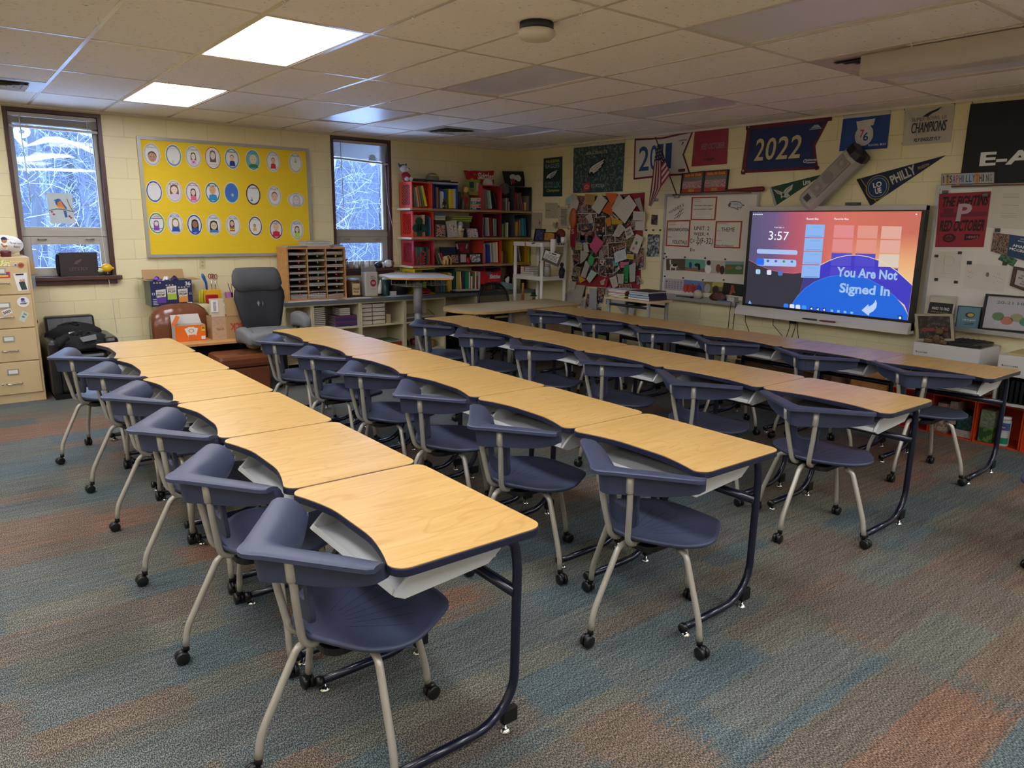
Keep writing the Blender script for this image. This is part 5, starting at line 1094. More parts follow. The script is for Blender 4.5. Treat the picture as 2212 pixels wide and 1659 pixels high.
# keepsakes on the shelves
def I3(zx,zy,y): px,py = zI(zx,zy); return at(px,py,1,y)
def frame_at(pts,y,name,lab,fcol,pic,wf=.09,cat='picture frame',t=.012,conv=None,lean=.0):
    P = [(conv or I3)(a,b,y) for a,b in pts]
    q = Q(*P); q.slab('backing',C(fcol),t); q.rect('picture',wf,wf,1 - wf,1 - wf,pic,.001); q.frame('frame',wf,wf * .9,C(fcol,.35),.008); return q,name,lab,cat
def fin(t): return t[0].done(t[1],t[2],t[3])
PPL = photo('people_photo',['1c2030','5a3a34','c89a80','3a4a8a','a8a8b0'],45); PPL2 = photo('family_photo',['2a3a4a','b08a78','d8d4d0','4a6a9a','8a3a3c'],55); DARKP = photo('dark_photo',['14161a','2a2c30','6a5a50'],30)
fin(frame_at([(648,1000),(800,1010),(795,1190),(650,1185)],-.34,'framed_photo','family photo in blue tones on the middle board','3a3a40',PPL,.04))
fin(frame_at([(800,965),(945,950),(975,1180),(828,1190)],-.335,'framed_photo','silver framed group photo beside the snowy cup pot','a8a498',PPL2,.16))
fin(frame_at([(1085,1060),(1245,1065),(1260,1190),(1100,1190)],-.34,'framed_photo','blue group photo right of the white pot','2a3a6a',PPL2,.03))
fin(frame_at([(710,1325),(950,1325),(965,1500),(740,1500)],-.20,'framed_photo','dark landscape picture in a black frame behind the toy bear','1c1c24',C('1c2848'),.07))
fin(frame_at([(945,1245),(1145,1245),(1140,1500),(960,1500)],-.16,'framed_photo','black frame with pink red animal ears picture','1c1a1e',C('8a2a3c'),.06))
fin(frame_at([(855,1435),(975,1430),(985,1555),(860,1555)],-.30,'framed_photo','dark group photo behind the small orange toy','14161a',PPL,.03))
fin(frame_at([(985,1410),(1100,1410),(1100,1555),(990,1555)],-.31,'framed_photo','upright black frame with a pale pink text card','1a1618',C('b8a8a8'),.12))
fin(frame_at([(1110,1410),(1305,1405),(1310,1555),(1120,1558)],-.32,'framed_photo','black framed grey photo beside the red helmet toy','1a1618',photo('house_photo',['c8ccd0','6a7070','2a2c2c'],30),.13))
q = Q(*[I3(a,b,-.15) for a,b in ((1600,258),(1885,262),(1915,475),(1640,468))]); q.slab('backing',BLACKP,.012); q.rect('picture',.07,.07,.93,.93,C('20262c'),.001); q.ell('figures',.45,.4,.17,.2,C('b8c0c8'),.003).ell('figures',.7,.45,.14,.22,C('c0c4c8'),.003).poly('figures',[(.35,.5),(.5,.5),(.5,.8),(.37,.8)],C('a8283c'),.004).rect('figures',.3,.6,.34,.9,C('8a8a8c'),.003); q.frame('frame',.06,.07,BLACKP,.008); q.done('framed_photo','black framed sports photo on top of the charcoal crate','picture frame')
# plush husky
r = thing('plush_husky','grey and white husky plush in a red shirt on the orange crate','plush toy',(I3(230,390,-.2).x,-.2,T1 + .326)); x = I3(225,390,-.2).x; zb0 = T1 + .327; FUR = M('white_fur','d0d0d2',.95,bump=.6,bscale=200); GFUR = M('grey_fur','5a5e68',.95,bump=.6,bscale=200)
k = MB(); k.ell((x + .02,-.19,zb0 + .055),(.065,.055,.062),C('9a1c2c')); k.build('shirt',r,True)
k = MB(); k.ell((x - .01,-.2,zb0 + .155),(.05,.045,.045),FUR); k.ell((x + .02,-.24,zb0 + .145),(.022,.022,.02),FUR); k.build('head',r,True)
k = MB(); k.ell((x - .012,-.185,zb0 + .175),(.05,.04,.036),GFUR); k.build('crown',r,True)
for s in (-1,1): k = MB(); k.tube([(x - .02 + s * .04,-.19,zb0 + .185),(x - .03 + s * .058,-.19,zb0 + .222)],[.02,.003],GFUR,8); k.build('ear',r,True); k = MB(); k.ell((x + .0 + s * .016,-.238,zb0 + .165),.006,INK,8,6); k.build('eye',r,True); k = MB(); k.ell((x + .035 + s * .032,-.245,zb0 + .03),(.03,.03,.028),FUR); k.build('paw',r,True)
k = MB(); k.ell((x + .027,-.262,zb0 + .153),.008,INK,8,6); k.build('nose',r,True)
def cap(x,y,z,c1,c2,lab,r0=.085,dirx=1,bx=0):
    r = thing('baseball_cap',lab,'cap',(x,y,z)); k = MB(); k.lathe([(r0,0),(r0 * 1.0,.03),(r0 * .85,.065),(r0 * .5,.09),(.01,.098)],(x,y,z + .004),C(c1),22); k.build('crown',r,True)
    k = MB(); k.prism([(x + bx + r0 * .95 * math.cos(t),y - .03 - r0 * 1.1 * max(0,math.sin(t))) for t in [pi * j / 10 for j in range(11)]],z,z + .006,C(c2)); k.build('visor',r); return r
k = MB(); k.box(XI(360),XI(540),-.28,-.06,T1 + .326,T1 + .365,C('1c2830')); tag(k.build('flat_box'),'dark teal flat box between the husky and the blue crate','box')
k = MB(); k.box(XI(545),XI(955),-.31,-.05,T1 + .311,T1 + .333,C('b8b8b4')); tag(k.build('flat_tray'),'long white edged black tray on the blue crate','tray')
k = MB(); k.box(XI(560),XI(990),-.28,-.07,T1 + .334,T1 + .350,BLACKP); tag(k.build('flat_case'),'flat black case under the grey cap','case')
k = MB(); k.box(XI(840),XI(935),-.2,-.1,T1 + .351,T1 + .37,C('3a3a42')); tag(k.build('small_box'),'small dark box right of the grey cap','box')
cp_ = cap(I3(610,320,-.17).x,-.17,T1 + .351,'77757c','3a3f4a','grey trucker cap with yellow stripe on top of the bookshelf',.088)
k = MB(); k.box(I3(575,250,-.26).x,I3(690,250,-.26).x,-.262,-.25,T1 + .41,T1 + .425,C('c8a83a')); k.build('stripe',cp_)
cap(I3(1390,420,-.18).x,-.18,T1 + .326,'c8c4c8','b0202c','white and red cap on the top red crate',.075)
drape('x',(I3(1625,430,-.17).x,-.17,T1 + .27),(.085,.07,.10),'',M('grey_cloth','5f6468',.9,bump=.4,bscale=30),21,k=20,j=10).build('cloth_cap',None,True); tag(COL.objects[-1],'grey crumpled cloth hat hanging between the two right top crates','hat')
# candy pillow
q = Q(*[I3(a,b,-.16) for a,b in ((1080,245),(1478,250),(1482,440),(1105,400))]); RC = C('a81424',.35)
q.slab('pillow',RC,.05,[(0,0),(.1,.06),(.3,.02),(.6,.06),(.9,.02),(1,.0),(.97,.5),(1,.98),(.7,.95),(.3,1),(.06,.97),(.03,.5)])
q.text('lettering','Skittles',.38,.18,.95,.72,W_,.003,.03,.04).ell('dots',.18,.8,.06,.12,C('d88a2a'),.002).ell('dots',.3,.35,.04,.08,C('4aa03a'),.002).ell('dots',.16,.3,.04,.08,C('7a1434'),.002); q.done('candy_pillow','big red candy pillow on the top of the bookshelf','pillow')
q = Q(*[I3(a,b,-.24) for a,b in ((1105,375),(1285,375),(1280,600),(1125,590))]); q.slab('box',C('7f9a3c'),.04); q.rect('print',.12,.15,.48,.55,C('24405a')).rect('print',.15,.6,.48,.8,C('8a5a6a')).rect('print',.68,.2,.85,.75,C('b8a8a8')); q.done('green_box','light green box under the candy pillow','box')
q = Q(*[I3(a,b,-.30) for a,b in ((1150,632),(1305,635),(1308,808),(1150,805))]); q.slab('block',C('c8c4bc'),.03); q.rect('stripe',.02,.3,.98,.5,C('1c6a74')).rect('stripe',.02,.55,.98,.75,C('b85a3c')).rect('stripe',.02,.8,.98,.97,C('1c2a4a')).text('lettering','SUP',.12,.33,.5,.47,W_,.003,.03).text('lettering','EXCELLENCE',.1,.59,.7,.71,W_,.003,.02).text('lettering','SUPER',.12,.83,.5,.94,W_,.003,.03).ell('badge',.7,.22,.16,.14,C('b84a34'),.003,rim=.3); q.done('striped_sign','small striped block sign on the top board','sign')
def figure(x,y,z,h,c1,c2,name,lab,cat='figurine',arms=True):
    r = thing(name,lab,cat,(x,y,z)); k = MB(); k.tube([(x,y,z),(x,y,z + h * .3),(x,y,z + h * .55),(x,y,z + h * .72)],[h * .14,h * .2,h * .17,h * .08],C(c1),12); k.build('body',r,True)
    k = MB(); k.ell((x,y,z + h * .85),(h * .13,h * .13,h * .15),C(c2),12,8); k.build('head',r,True)
    if arms: k = MB(); k.tube([(x - h * .17,y,z + h * .6),(x - h * .1,y - h * .16,z + h * .45),(x + h * .1,y - h * .16,z + h * .45),(x + h * .17,y,z + h * .6)],h * .05,C(c1),8); k.build('arms',r,True)
    return r
figure(I3(775,700,-.33).x,-.335,T1 + .001,.135,'16241e','5a3a2c','plush_bear','small brown bear in a dark shirt with yellow letter A, before the blue crate','plush toy')
q = Q(*[I3(a,b,-.375) for a,b in ((748,728),(815,728),(815,768),(748,768))]); q.text('sewn_letters','A',0,0,.45,1,C('dcb820'),bold=.05).text('sewn_letters','O',.55,0,1,1,C('4a7aa8'),bold=.05)
q.mb['sewn_letters'].build('sewn_letters',[o for o in COL.objects if o.name == 'plush_bear'][0])
figure(I3(1080,700,-.28).x,-.28,T1 + .001,.30,'7a5a24','c8a060','saint_statue','tall ornate gold and red statue on the top board','statue')
k = MB(); xx = I3(1075,700,-.33).x; k.ell((xx,-.335,T1 + .12),(.035,.02,.05),C('8a1c20')); k.build('red_robe',bpy.data.objects['saint_statue'],True)
k = MB(); k.lathe([(.02,0),(.02,.09),(.012,.12)],(I3(1030,750,-.3).x,-.33,T1),C('5a4a4a'),12); tag(k.build('small_bottle',None,True),'small dark bottle left of the gold statue','bottle')
k = MB(); k.lathe([(.03,0),(.028,.2),(.02,.23)],(I3(985,700,-.25).x,-.25,T1),C('3a3a3e',.4),14); tag(k.build('grey_bottle',None,True),'tall grey bottle between the blue crate and the gold statue','bottle')
# shamrock
k = MB(); sx = I3(430,1080,-.34).x; 
def disc(cx,cz,r_): return [(cx + r_ * math.cos(t),cz + r_ * math.sin(t)) for t in [2 * pi * j / 20 for j in range(20)]]
r = thing('shamrock_ornament','flat dark green shamrock leaning in the middle left crate','ornament',(sx,-.335,T2 + .012)); GR_ = C('14402c',.5)
for cx,cz,rr_ in ((sx,T2 + .20,.052),(sx - .05,T2 + .115,.048),(sx + .055,T2 + .115,.05)):
    k = MB(); k.T = Matrix.Translation((0,-.34,0)) @ Matrix.Rotation(pi / 2,4,'X'); k.prism(disc(cx,cz,rr_),-.012,0,GR_); k.build('leaf',r)
k = MB(); k.box(sx - .03,sx + .03,-.34,-.328,T2 + .012,T2 + .16,GR_); k.build('stem',r)
# white pot
px_ = I3(1015,1100,-.34).x; r = thing('flower_pot','cream pot holding a white plush tiger on the middle board','pot',(px_,-.33,T2)); k = MB(); k.lathe([(.038,.0),(.048,.09),(.053,.092),(.054,.115)],(px_,-.32,T2 + .0),C('c8bc98',.5),22); k.build('pot',r,True); q = Q((px_ - .03,-.3755,T2 + .09),(px_ + .03,-.3755,T2 + .09),(px_ + .03,-.3755,T2 + .04),(px_ - .03,-.3755,T2 + .04)); q.text('lettering','teacher',0,.1,1,.4,INK); q.mb['lettering'].build('lettering',r)
k = MB(); k.ell((px_ + .01,-.31,T2 + .16),(.04,.035,.045),C('a8a8a4')); k.ell((px_ - .01,-.33,T2 + .13),(.03,.03,.03),C('c8c8c4')); tag(k.build('plush_tiger',None,True),'small grey white plush tucked in the cream pot','plush toy')
# LOVE sign
q = Q(*[I3(a,b,-.342) for a,b in ((345,1380),(520,1380),(520,1560),(350,1560))]); RL = C('9a1c2c',.4)
r = thing('love_sign','red stacked LOVE letters in the crimson crate','sign',(XI(430),-.34,T3))
for t_,a in (('L',(.0,.0,.4,.5)),('O',(.45,.0,1,.48)),('V',(0,.5,.5,1)),('E',(.55,.5,.95,1))):
    for hh in (0,.004,.008): q.text('letter_' + t_.lower(),t_,*a,RL,hh,.09)
[q.mb[kk].build('letter',r) for kk in q.mb]
# elephant, orange toy, helmet toy, bunny
ex = I3(800,1500,-.33).x; r = thing('elephant_figurine','cream elephant figurine on the lowest board','figurine',(ex,-.33,T3 + .001)); EC = C('c8ac68',.5); k = MB(); k.ell((ex,-.33,T3 + .085),(.045,.03,.035),EC); k.ell((ex + .035,-.335,T3 + .1),(.025,.024,.028),EC); k.build('body',r,True)
k = MB(); k.tube([(ex + .055,-.345,T3 + .1),(ex + .07,-.35,T3 + .07),(ex + .065,-.35,T3 + .04)],[.012,.009,.006],EC,8); k.build('trunk',r,True)
for a in (-.03,.02): 
    for b in (-.015,.015): k = MB(); k.tube([(ex + a,-.33 + b,T3 + .001),(ex + a,-.33 + b,T3 + .07)],.011,EC,8); k.build('leg',r,True)
k = MB(); k.ell((ex + .022,-.355,T3 + .1),(.012,.004,.02),C('4a3a20')); k.build('ear',r,True)
figure(I3(868,1530,-.345).x,-.35,T3 + .001,.065,'c87828','d8a050','toy_figure','tiny orange toy beside the cream elephant')
hx = I3(1120,1510,-.34).x; r = thing('helmet_toy','small glossy red helmet bank on the lowest board','toy',(hx,-.34,T3 + .001)); k = MB(); k.ell((hx,-.34,T3 + .05),(.032,.03,.048),C('a8182a',.25)); k.build('shell',r,True); k = MB(); k.box(hx - .018,hx + .018,-.374,-.366,T3 + .03,T3 + .07,C('6a1420')); k.build('face_opening',r)
k = MB(); k.ell((I3(1020,1380,-.19).x,-.2,T3 + .20),(.045,.02,.045),C('8a1c34')); [k.tube([(I3(1020 + s * 60,1360,-.175).x,-.185,T3 + .2),(I3(1020 + s * 75,1300,-.175).x,-.185,T3 + .27)],[.018,.01],C('9a9094'),8) for s in (-1,1)]; tag(k.build('bunny_ornament',None,True),'dark pink bunny eared ornament before the framed ears picture','ornament')
# worktop: candy sack, tissue box, red basket, roll, black tray
q = Q(*[I3(a,b,-.37) for a,b in ((1350,1700),(1620,1700),(1620,1860),(1360,1870))])
def I5(x,y,yy): return at(850 + x / 7.1355,470 + y / 7.1355,1,yy)
q = Q(*[I5(a,b,-.40) for a,b in ((1400,830),(1670,820),(1650,1020),(1395,1030))]); q.slab('bag',C('b01822',.3),.09,[(0,0),(.12,.1),(.4,.14),(.7,.1),(1,0),(.97,.5),(1,1),(0,1),(.03,.5)]); q.poly('print',[(.12,.1),(.4,.14),(.3,.4)],C('2a6ab0')).text('lettering','Skittles',.3,.25,.92,.58,W_,.003,.03,.03).ell('dots',.3,.8,.05,.07,C('c85a2a'),.002).ell('dots',.62,.75,.05,.07,C('c8342a'),.002); q.done('candy_sack','large red candy sack standing on the worktop before the wine red crate','candy bag')
tx = I5(1765,1020,-.38).x; r = thing('tissue_box','pale blue tissue box at the right end of the worktop','tissue box',(tx,-.38,ZT)); k = MB(); k.T = Matrix.Translation((tx,-.38,ZT + .045)) @ Matrix.Rotation(.18,4,'Y'); k.box(-.11,.11,-.055,.055,-.035,.05,M('blue_box','7f9aa0',.6,vary=.15,scale=80)); k.build('box',r); k = MB(); k.tube([(tx - .01,-.38,ZT + .08),(tx - .015,-.38,ZT + .14),(tx + .01,-.38,ZT + .18)],[.02,.035,.015],W_,7); k.build('tissue',r,True)
k = MB(); k.lathe([(.06,0),(.063,.16)],(I5(1895,1000,-.36).x,-.36,ZT),C('b8b088'),22); tag(k.build('paper_roll',None,True),'cream paper towel roll at the right end of the worktop','paper roll')
bx_ = I5(1900,850,-.22).x; r = thing('maroon_basket','maroon basket stuffed with orange cords above the paper roll','basket',(bx_,-.22,ZT + .2)); k = MB(); k.box(bx_ - .12,bx_ + .1,-.3,-.12,ZT + .17,ZT + .31,C('4a1018')); k.build('basket',r,bevel=.01)
for s in range(7): 
    rr = random.Random(s); k = MB(); k.tube([(bx_ - .14 + .04 * s,-.3,ZT + .28),(bx_ - .16 + .05 * s,-.33,ZT + .36 + rr.uniform(-.04,.05)),(bx_ - .1 + .05 * s,-.31,ZT + .32),(bx_ - .05 + .04 * s,-.3,ZT + .3)],.006,C('a83a1c'),6); k.build('orange_cord',r,True)
k = MB(); k.box(bx_ - .13,bx_ + .11,-.3,-.1,ZT + .001,ZT + .169,C('3a2420')); tag(k.build('dark_box'),'dark box carrying the maroon basket on the worktop','box')
k = MB(); k.T = Matrix.Translation((I5(1130,1110,-.42).x,-.41,ZT)) @ Matrix.Rotation(-.12,4,'Z'); k.box(-.2,.2,-.08,.1,.001,.022,BLACKP); k.box(-.19,.15,-.07,.09,.022,.03,C('8a8884')); k.box(-.17,.17,-.06,.08,.03,.037,PAPER); tag(k.build('document_tray'),'black tray of grey papers on the worktop behind the mesh chair','tray')
k = MB(); k.T = Matrix.Translation((I5(1700,1090,-.44).x,-.43,ZT)) @ Matrix.Rotation(.2,4,'Z'); k.box(-.08,.08,-.04,.04,.001,.012,C('b8a868')); tag(k.build('envelope'),'yellowish envelope on the worktop beside the tissue box','envelope')

# ---------------------------------------------------------------- standing desk, teacher desk, mesh chair
r = thing('standing_desk','small height adjustable standing desk on a grey post','desk',(-2.3,-.95,0)); k = MB(); tp = [(-2.53,-.50),(-2.06,-.30),(-1.90,-1.14),(-1.95,-1.20),(-2.50,-1.27),(-2.6,-1.2)]
tp = [(at(px,py,2,1.05).x,at(px,py,2,1.05).y) for px,py in ((818,593),(846,589),(945,589),(981,597),(978,601),(880,601),(845,600))]
k.prism(tp,1.028,1.05,M('standing_top','b9aba0',.4),M('ply_edge','c99a58',.5)); k.build('desk_top',r,bevel=.003)
k = MB(); k.lathe([(.042,.05),(.042,.9)],(-2.27,-.98,0),GREYP if 'GREYP' in globals() else M('post_grey','8b8c8c',.4),20); k.lathe([(.052,.62),(.052,1.0)],(-2.27,-.98,0),MATS['post_grey'] if 'post_grey' in MATS else ALU,20); k.build('post',r,True)
k = MB(); k.box(-2.37,-2.17,-1.03,-.93,.985,1.027,BLACKP); k.build('bracket',r)
k = MB(); k.box(-2.55,-2.0,-1.02,-.94,.03,.06,ALU); k.box(-2.31,-2.23,-1.25,-.6,.03,.058,ALU); k.build('base',r,bevel=.005)
k = MB()
for a,b in ((-2.55,-2.31),(-2.22,-1.95)):
    ys0,ys1 = -1.2,-.85; zt2,zb2 = 1.026,.955
    for yy in (ys0,ys1): k.tube([(a,yy,zt2),(a,yy,zb2),(b,yy,zb2),(b,yy,zt2)],.003,ALU,5)
    for j in range(6): x = a + (b - a) * j / 5; k.tube([(x,ys0,zb2 + .03),(x,ys0,zb2),(x,ys1,zb2),(x,ys1,zb2 + .03)],.0025,ALU,5)
k.build('wire_basket',r)
r = thing('teacher_desk','teacher desk with rounded end and pale wood top','desk',(-1.5,-1.7,0)); o = []
cx,cy = -1.98,-1.80
for j in range(17): t = pi / 2 + pi * j / 16; o.append((cx + .38 * math.cos(t),cy + .41 * math.sin(t)))
o += [(-.70,-2.10),(-.62,-2.05),(-.62,-1.39),(-1.2,-1.39)]
k = MB(); k.prism(o,.712,.7395,PALEWOOD,M('pale_edge','b8935a',.5)); k.build('desk_top',r,bevel=.002)
k = MB(); k.box(-1.66,-.66,-2.03,-2.01,.12,.711,PALEWOOD); k.build('modesty_panel',r)
k = MB(); k.box(-.68,-.66,-2.0,-1.42,.0,.711,PALEWOOD); k.build('end_panel',r)
for x,y in ((-1.9,-1.8),(-1.70,-2.05),(-1.7,-1.5)): k = MB(); k.lathe([(.03,0),(.03,.711)],(x,y,0),MATS.get('post_grey',ALU),16); k.build('leg',r,True)
r = thing('mesh_chair','black mesh backed chair behind the teacher desk','chair',(-1.17,-1.0,0)); mx_ = -1.16
k = MB(); k.tube(bez([(mx_ - .23,-1.02,.52),(mx_ - .235,-.99,.8),(mx_ - .12,-.96,.925),(mx_ + .12,-.96,.925),(mx_ + .235,-.99,.8),(mx_ + .23,-1.02,.52)],.14,6),.016,BLACKP,8,closed=False); k.tube([(mx_ - .23,-1.02,.52),(mx_ + .23,-1.02,.52)],.016,BLACKP,8); k.build('back_frame',r,True)
MESHM = M('dark_mesh','1a1a1c',.8,alpha=.75); k = MB(); k.add([(mx_ - .22,-1.01,.53),(mx_ + .22,-1.01,.53),(mx_ + .225,-.985,.8),(mx_ + .11,-.965,.91),(mx_ - .11,-.965,.91),(mx_ - .225,-.985,.8)],[(0,1,2,3,4,5)],MESHM); k.build('mesh_back',r)
k = MB(); k.box(mx_ - .24,mx_ + .24,-1.22,-.78 - .22,.42,.48,BLACKF); k.build('seat',r,bevel=.02); k = MB(); k.lathe([(.03,.08),(.03,.42)],(mx_,-1.1,0),BLACKP,12); k.build('gas_lift',r,True)
k = MB(); k.tube([(mx_,-.98,.46),(mx_,-.95,.56)],.03,BLACKP,8); k.build('back_bracket',r,True)
for j in range(5):
    t = 2 * pi * j / 5; k = MB(); k.tube([(mx_,-1.1,.1),(mx_ + .26 * math.cos(t),-1.1 + .26 * math.sin(t),.05)],[.025,.015],BLACKP,8); l = k.build('base_arm',r,True); k = MB(); k.ell((mx_ + .26 * math.cos(t),-1.1 + .26 * math.sin(t),.026),.026,BLACKP); k.build('caster',l,True)

# ---------------------------------------------------------------- white plastic shelf unit
r = thing('plastic_shelf','white plastic shelf unit in the corner beside the crates','shelf unit',(-.33,-1.0,0)); x0,x1,y0,y1 = -.58,-.1,-1.20,-.60
x0,x1,y0,y1 = -.52,-.06,-1.18,-.56
for z in (.1,.58,1.0,1.44): k = MB(); k.prism(rrect(x0,x1,y0,y1,.03,3),z - .055,z,WHITEP); k.build('shelf',r,bevel=.004)
for a in (x0 + .03,x1 - .03):
    for b in (y0 + .03,y1 - .03): k = MB(); k.tube([(a,b,0),(a,b,1.385)],.024,WHITEP,12); k.build('post',r,True)
def J3(zx,zy,x): px,py = zJ(zx,zy); return at(px,py,0,x)
q = Q(*[J3(a,b,x0 - .003) for a,b in ((150,683),(205,683),(200,715),(150,715))]); q.poly('sticker',[(0,.4),(.4,.1),(1,.0),(.8,.5),(.4,.6),(.2,1),(.3,.6)],INK); q.mb['sticker'].build('sticker',r)
for a in (475,505,530): q = Q(*[J3(a + i,b,x0 - .003) for i,b in ((0,690),(18,690),(18,718),(0,718))]); q.ell('sticker',.5,.5,.5,.4,C('4a1a2c')); q.mb['sticker'].build('sticker',r)
def up(x,y,z): return (x,y,z)
fin(frame_at([(205,520),(320,525),(300,670),(180,668)],-.30,'framed_photo','tall black photo frame leaning on the white shelf unit','16161a',photo('bluephoto',['20283a','4a5a8a','b8b0a8'],40),.1,conv=J3))
fin(frame_at([(300,560),(448,562),(442,672),(288,672)],-.40,'framed_photo','mahogany framed group photo on the white shelf unit','3c1a14',photo('warmgroup',['4a3a34','c89a3a','a83a3c','b8a0a0'],60),.1,conv=J3))
p = J3(505,565,-.28); r = thing('basketball','brown mini basketball on a stand on the white shelf unit','ball',(p.x,p.y,1.44)); k = MB(); k.ell((p.x,p.y,1.555),.063,M('basketball_rubber','7a3a24',.6,bump=.4,bscale=300),20,14); k.build('ball',r,True); k = MB(); k.lathe([(.04,0),(.03,.05)],(p.x,p.y,1.442),BLACKP,14); k.build('stand',r,True)
for t in (0,pi / 2): k = MB(); k.tube([(p.x + .0635 * math.cos(a) * math.cos(t),p.y + .0635 * math.cos(a) * math.sin(t),1.555 + .0635 * math.sin(a)) for a in [2 * pi * j / 20 for j in range(20)]],.0012,INK,4,closed=True); k.build('seam',r)
p = J3(535,640,-.38); r = thing('mug','white mug beside the mini basketball','mug',(p.x,p.y,1.44)); k = MB(); k.lathe([(.03,0),(.034,.075)],(p.x,p.y,1.442),WHITEP,18); k.build('cup',r,True); k = MB(); k.tube([(p.x,p.y - .034,1.505),(p.x,p.y - .058,1.495),(p.x,p.y - .058,1.465),(p.x,p.y - .034,1.455)],.005,WHITEP,6); k.build('handle',r,True)
figure(J3(480,640,-.42).x,J3(480,640,-.42).y,1.442,.12,'1a1a1e','2a2428','dark_figurine','small black figurine before the mini basketball')
q = Q(*[J3(a,b,-.56) for a,b in ((315,755),(525,810),(470,975),(275,895))]); q.slab('slate',C('4e5250'),.012); q.poly('paper',[(.08,.12),(.93,.14),(.9,.82),(.06,.75)],PAPER).rect('writing',.3,.21,.42,.27,C('5a5a5a'),.003).rect('writing',.47,.2,.74,.28,INK,.003); [q.rect('writing',.15,.38 + .1 * i,.85,.42 + .1 * i,C('5a5a5a'),.003) for i in range(4)]; q.done('hanging_sign','slanted grey sign with a typed card hanging off the white shelf','sign')
p = J3(415,730,-.56); k = MB(); k.tube([(p.x,p.y,p.z + .09),(p.x,p.y,p.z),(p.x,p.y + .005,p.z - .08)],[.035,.038,.03],W_,12); tag(k.build('printed_cloth',None,True),'white printed cloth hanging over the edge of the white shelf','cloth')
for a,b,nm_,lab,cc,zz in ((145,1000,'paper_stack','stack of papers on the second tier of the white shelf','b8aa94',1.0),(195,1045,'paper_stack','loose flyers in front of the paper stack on the white shelf','b8a8a4',1.0)):
    p = J3(a,b,-.38); k = MB()
    for i in range(8 if zz and a == 145 else 3): k.box(p.x - .1,p.x + .1,p.y - .09,p.y + .09,1.001 + i * .014,1.013 + i * .014,C(cc) if i % 2 else PAPER)
    tag(k.build(nm_),lab,'papers')
for i,(a,r_,h_,cc,cl,lab) in enumerate(((275,.045,.15,'7a7a60','b02430','glass jar with red lid on the white shelf'),(345,.045,.12,'9a9890','a8a8a4','glass jar of white pieces on the white shelf'))):
    p = J3(a,1050,-.42); r = thing('glass_jar',lab,'jar',(p.x,p.y,1.0)); k = MB(); k.lathe([(r_,0),(r_,h_),(r_ * .8,h_ + .02)],(p.x,p.y,1.001),M('jar_' + cc,cc,.15,vary=.4,scale=80),18); k.build('jar',r,True); k = MB(); k.lathe([(r_ * .85,0),(r_ * .85,.02)],(p.x,p.y,1.023 + h_),C(cl),18); k.build('lid',r,True)
figure(J3(515,1070,-.46).x,J3(515,1070,-.46).y,1.001,.2,'1a1e22','3a2a20','football_figurine','dark football player figurine on the second tier of the white shelf')
figure(J3(180,1340,-.5).x,J3(180,1340,-.5).y,.581,.17,'14402a','a87a5c','leprechaun_plush','green hatted gnome plush on the third tier of the white shelf','plush toy')
p = J3(180,1270,-.5); k = MB(); k.lathe([(.05,0),(.05,.006),(.032,.007),(.028,.05)],(p.x,p.y,.735),C('14402a'),16); k.build('hat',bpy.data.objects['leprechaun_plush'],True)
p = J3(290,1330,-.35); k = MB(); k.ell((p.x,p.y,.63),(.08,.08,.045),C('8a8464')); tag(k.build('grey_plush',None,True),'grey green plush lying beside the gnome','plush toy')
p = J3(355,1310,-.5); k = MB(); k.lathe([(.025,0),(.025,.1),(.01,.13)],(p.x,p.y,.581),WHITEP,14); tag(k.build('glue_bottle',None,True),'slim white bottle on the third tier of the white shelf','bottle')
p = J3(95,800,-.53); k = MB(); k.tube([(p.x,p.y + .03,p.z + .13),(p.x,p.y + .02,p.z),(p.x,p.y + .04,p.z - .25)],.006,C('c84a24'),6); tag(k.build('orange_lanyard',None,True),'orange lanyard hanging at the left post of the white shelf','lanyard')
p = J3(52,1250,-.56); k = MB(); k.tube([(p.x,p.y,.74),(p.x,p.y,.9)],.018,C('b0742c'),10); tag(k.build('wooden_stick',None,True),'short orange wooden bat handle left of the white shelf','bat'); k2 = COL.objects[-1]
p2 = (p.x,p.y); k = MB(); k.tube([(p2[0],p2[1],0),(p2[0],p2[1],.739)],.022,C('8a5424'),10); k.build('lower_part',k2)

# ---------------------------------------------------------------- screen wall: banners and posters
def eagle(q,part,u0,v0,u1,v1,cs=('101820','d8d8d4','7a8488'),h=.002):
    """swept eagle head, beak at lower left, feathers to upper right, in a unit box"""
    def b(pts): return [(u0 + (u1 - u0) * a,v0 + (v1 - v0) * c) for a,c in pts]
    q.poly(part,b([(0,.72),(.06,.50),(.22,.34),(.45,.22),(.98,0),(.9,.2),(.95,.22),(.8,.42),(.86,.44),(.66,.62),(.7,.66),(.45,.78),(.36,.86),(.3,1),(.2,.86),(.12,.98),(.06,.92),(.0,.85)]),C(cs[0]),h)
    q.poly(part,b([(.05,.7),(.1,.54),(.24,.40),(.46,.28),(.9,.07),(.8,.22),(.86,.24),(.7,.42),(.76,.45),(.56,.6),(.6,.64),(.4,.74),(.3,.82),(.26,.72),(.14,.7),(.1,.82)]),C(cs[1]),h + .001)
    for a in ((.34,.5,.8,.2),(.36,.6,.7,.42),(.3,.68,.55,.62)): q.line(part,b([(a[0],a[1]),(a[2],a[3])]),.006 * abs(u1 - u0) * 3,C(cs[2]),h + .002)
    q.poly(part,b([(.14,.6),(.28,.54),(.24,.6)]),C(cs[0]),h + .002)
def hooks(q,pts):
    for u,v in pts:
        p = q.p(u,v,.004); mb = q.g('hook'); mb.tube([p,p + Vector((0,.004,.02)),p + Vector((0,-.006,.04)),(p.x,p.y,min(H - .024,p.z + .07))],.003,BLACKP,5)
TEAL = '17333a'
q = qB(zB,(190,345),(413,320),(410,797),(182,800)); q.slab('sheet',C(TEAL,.5))
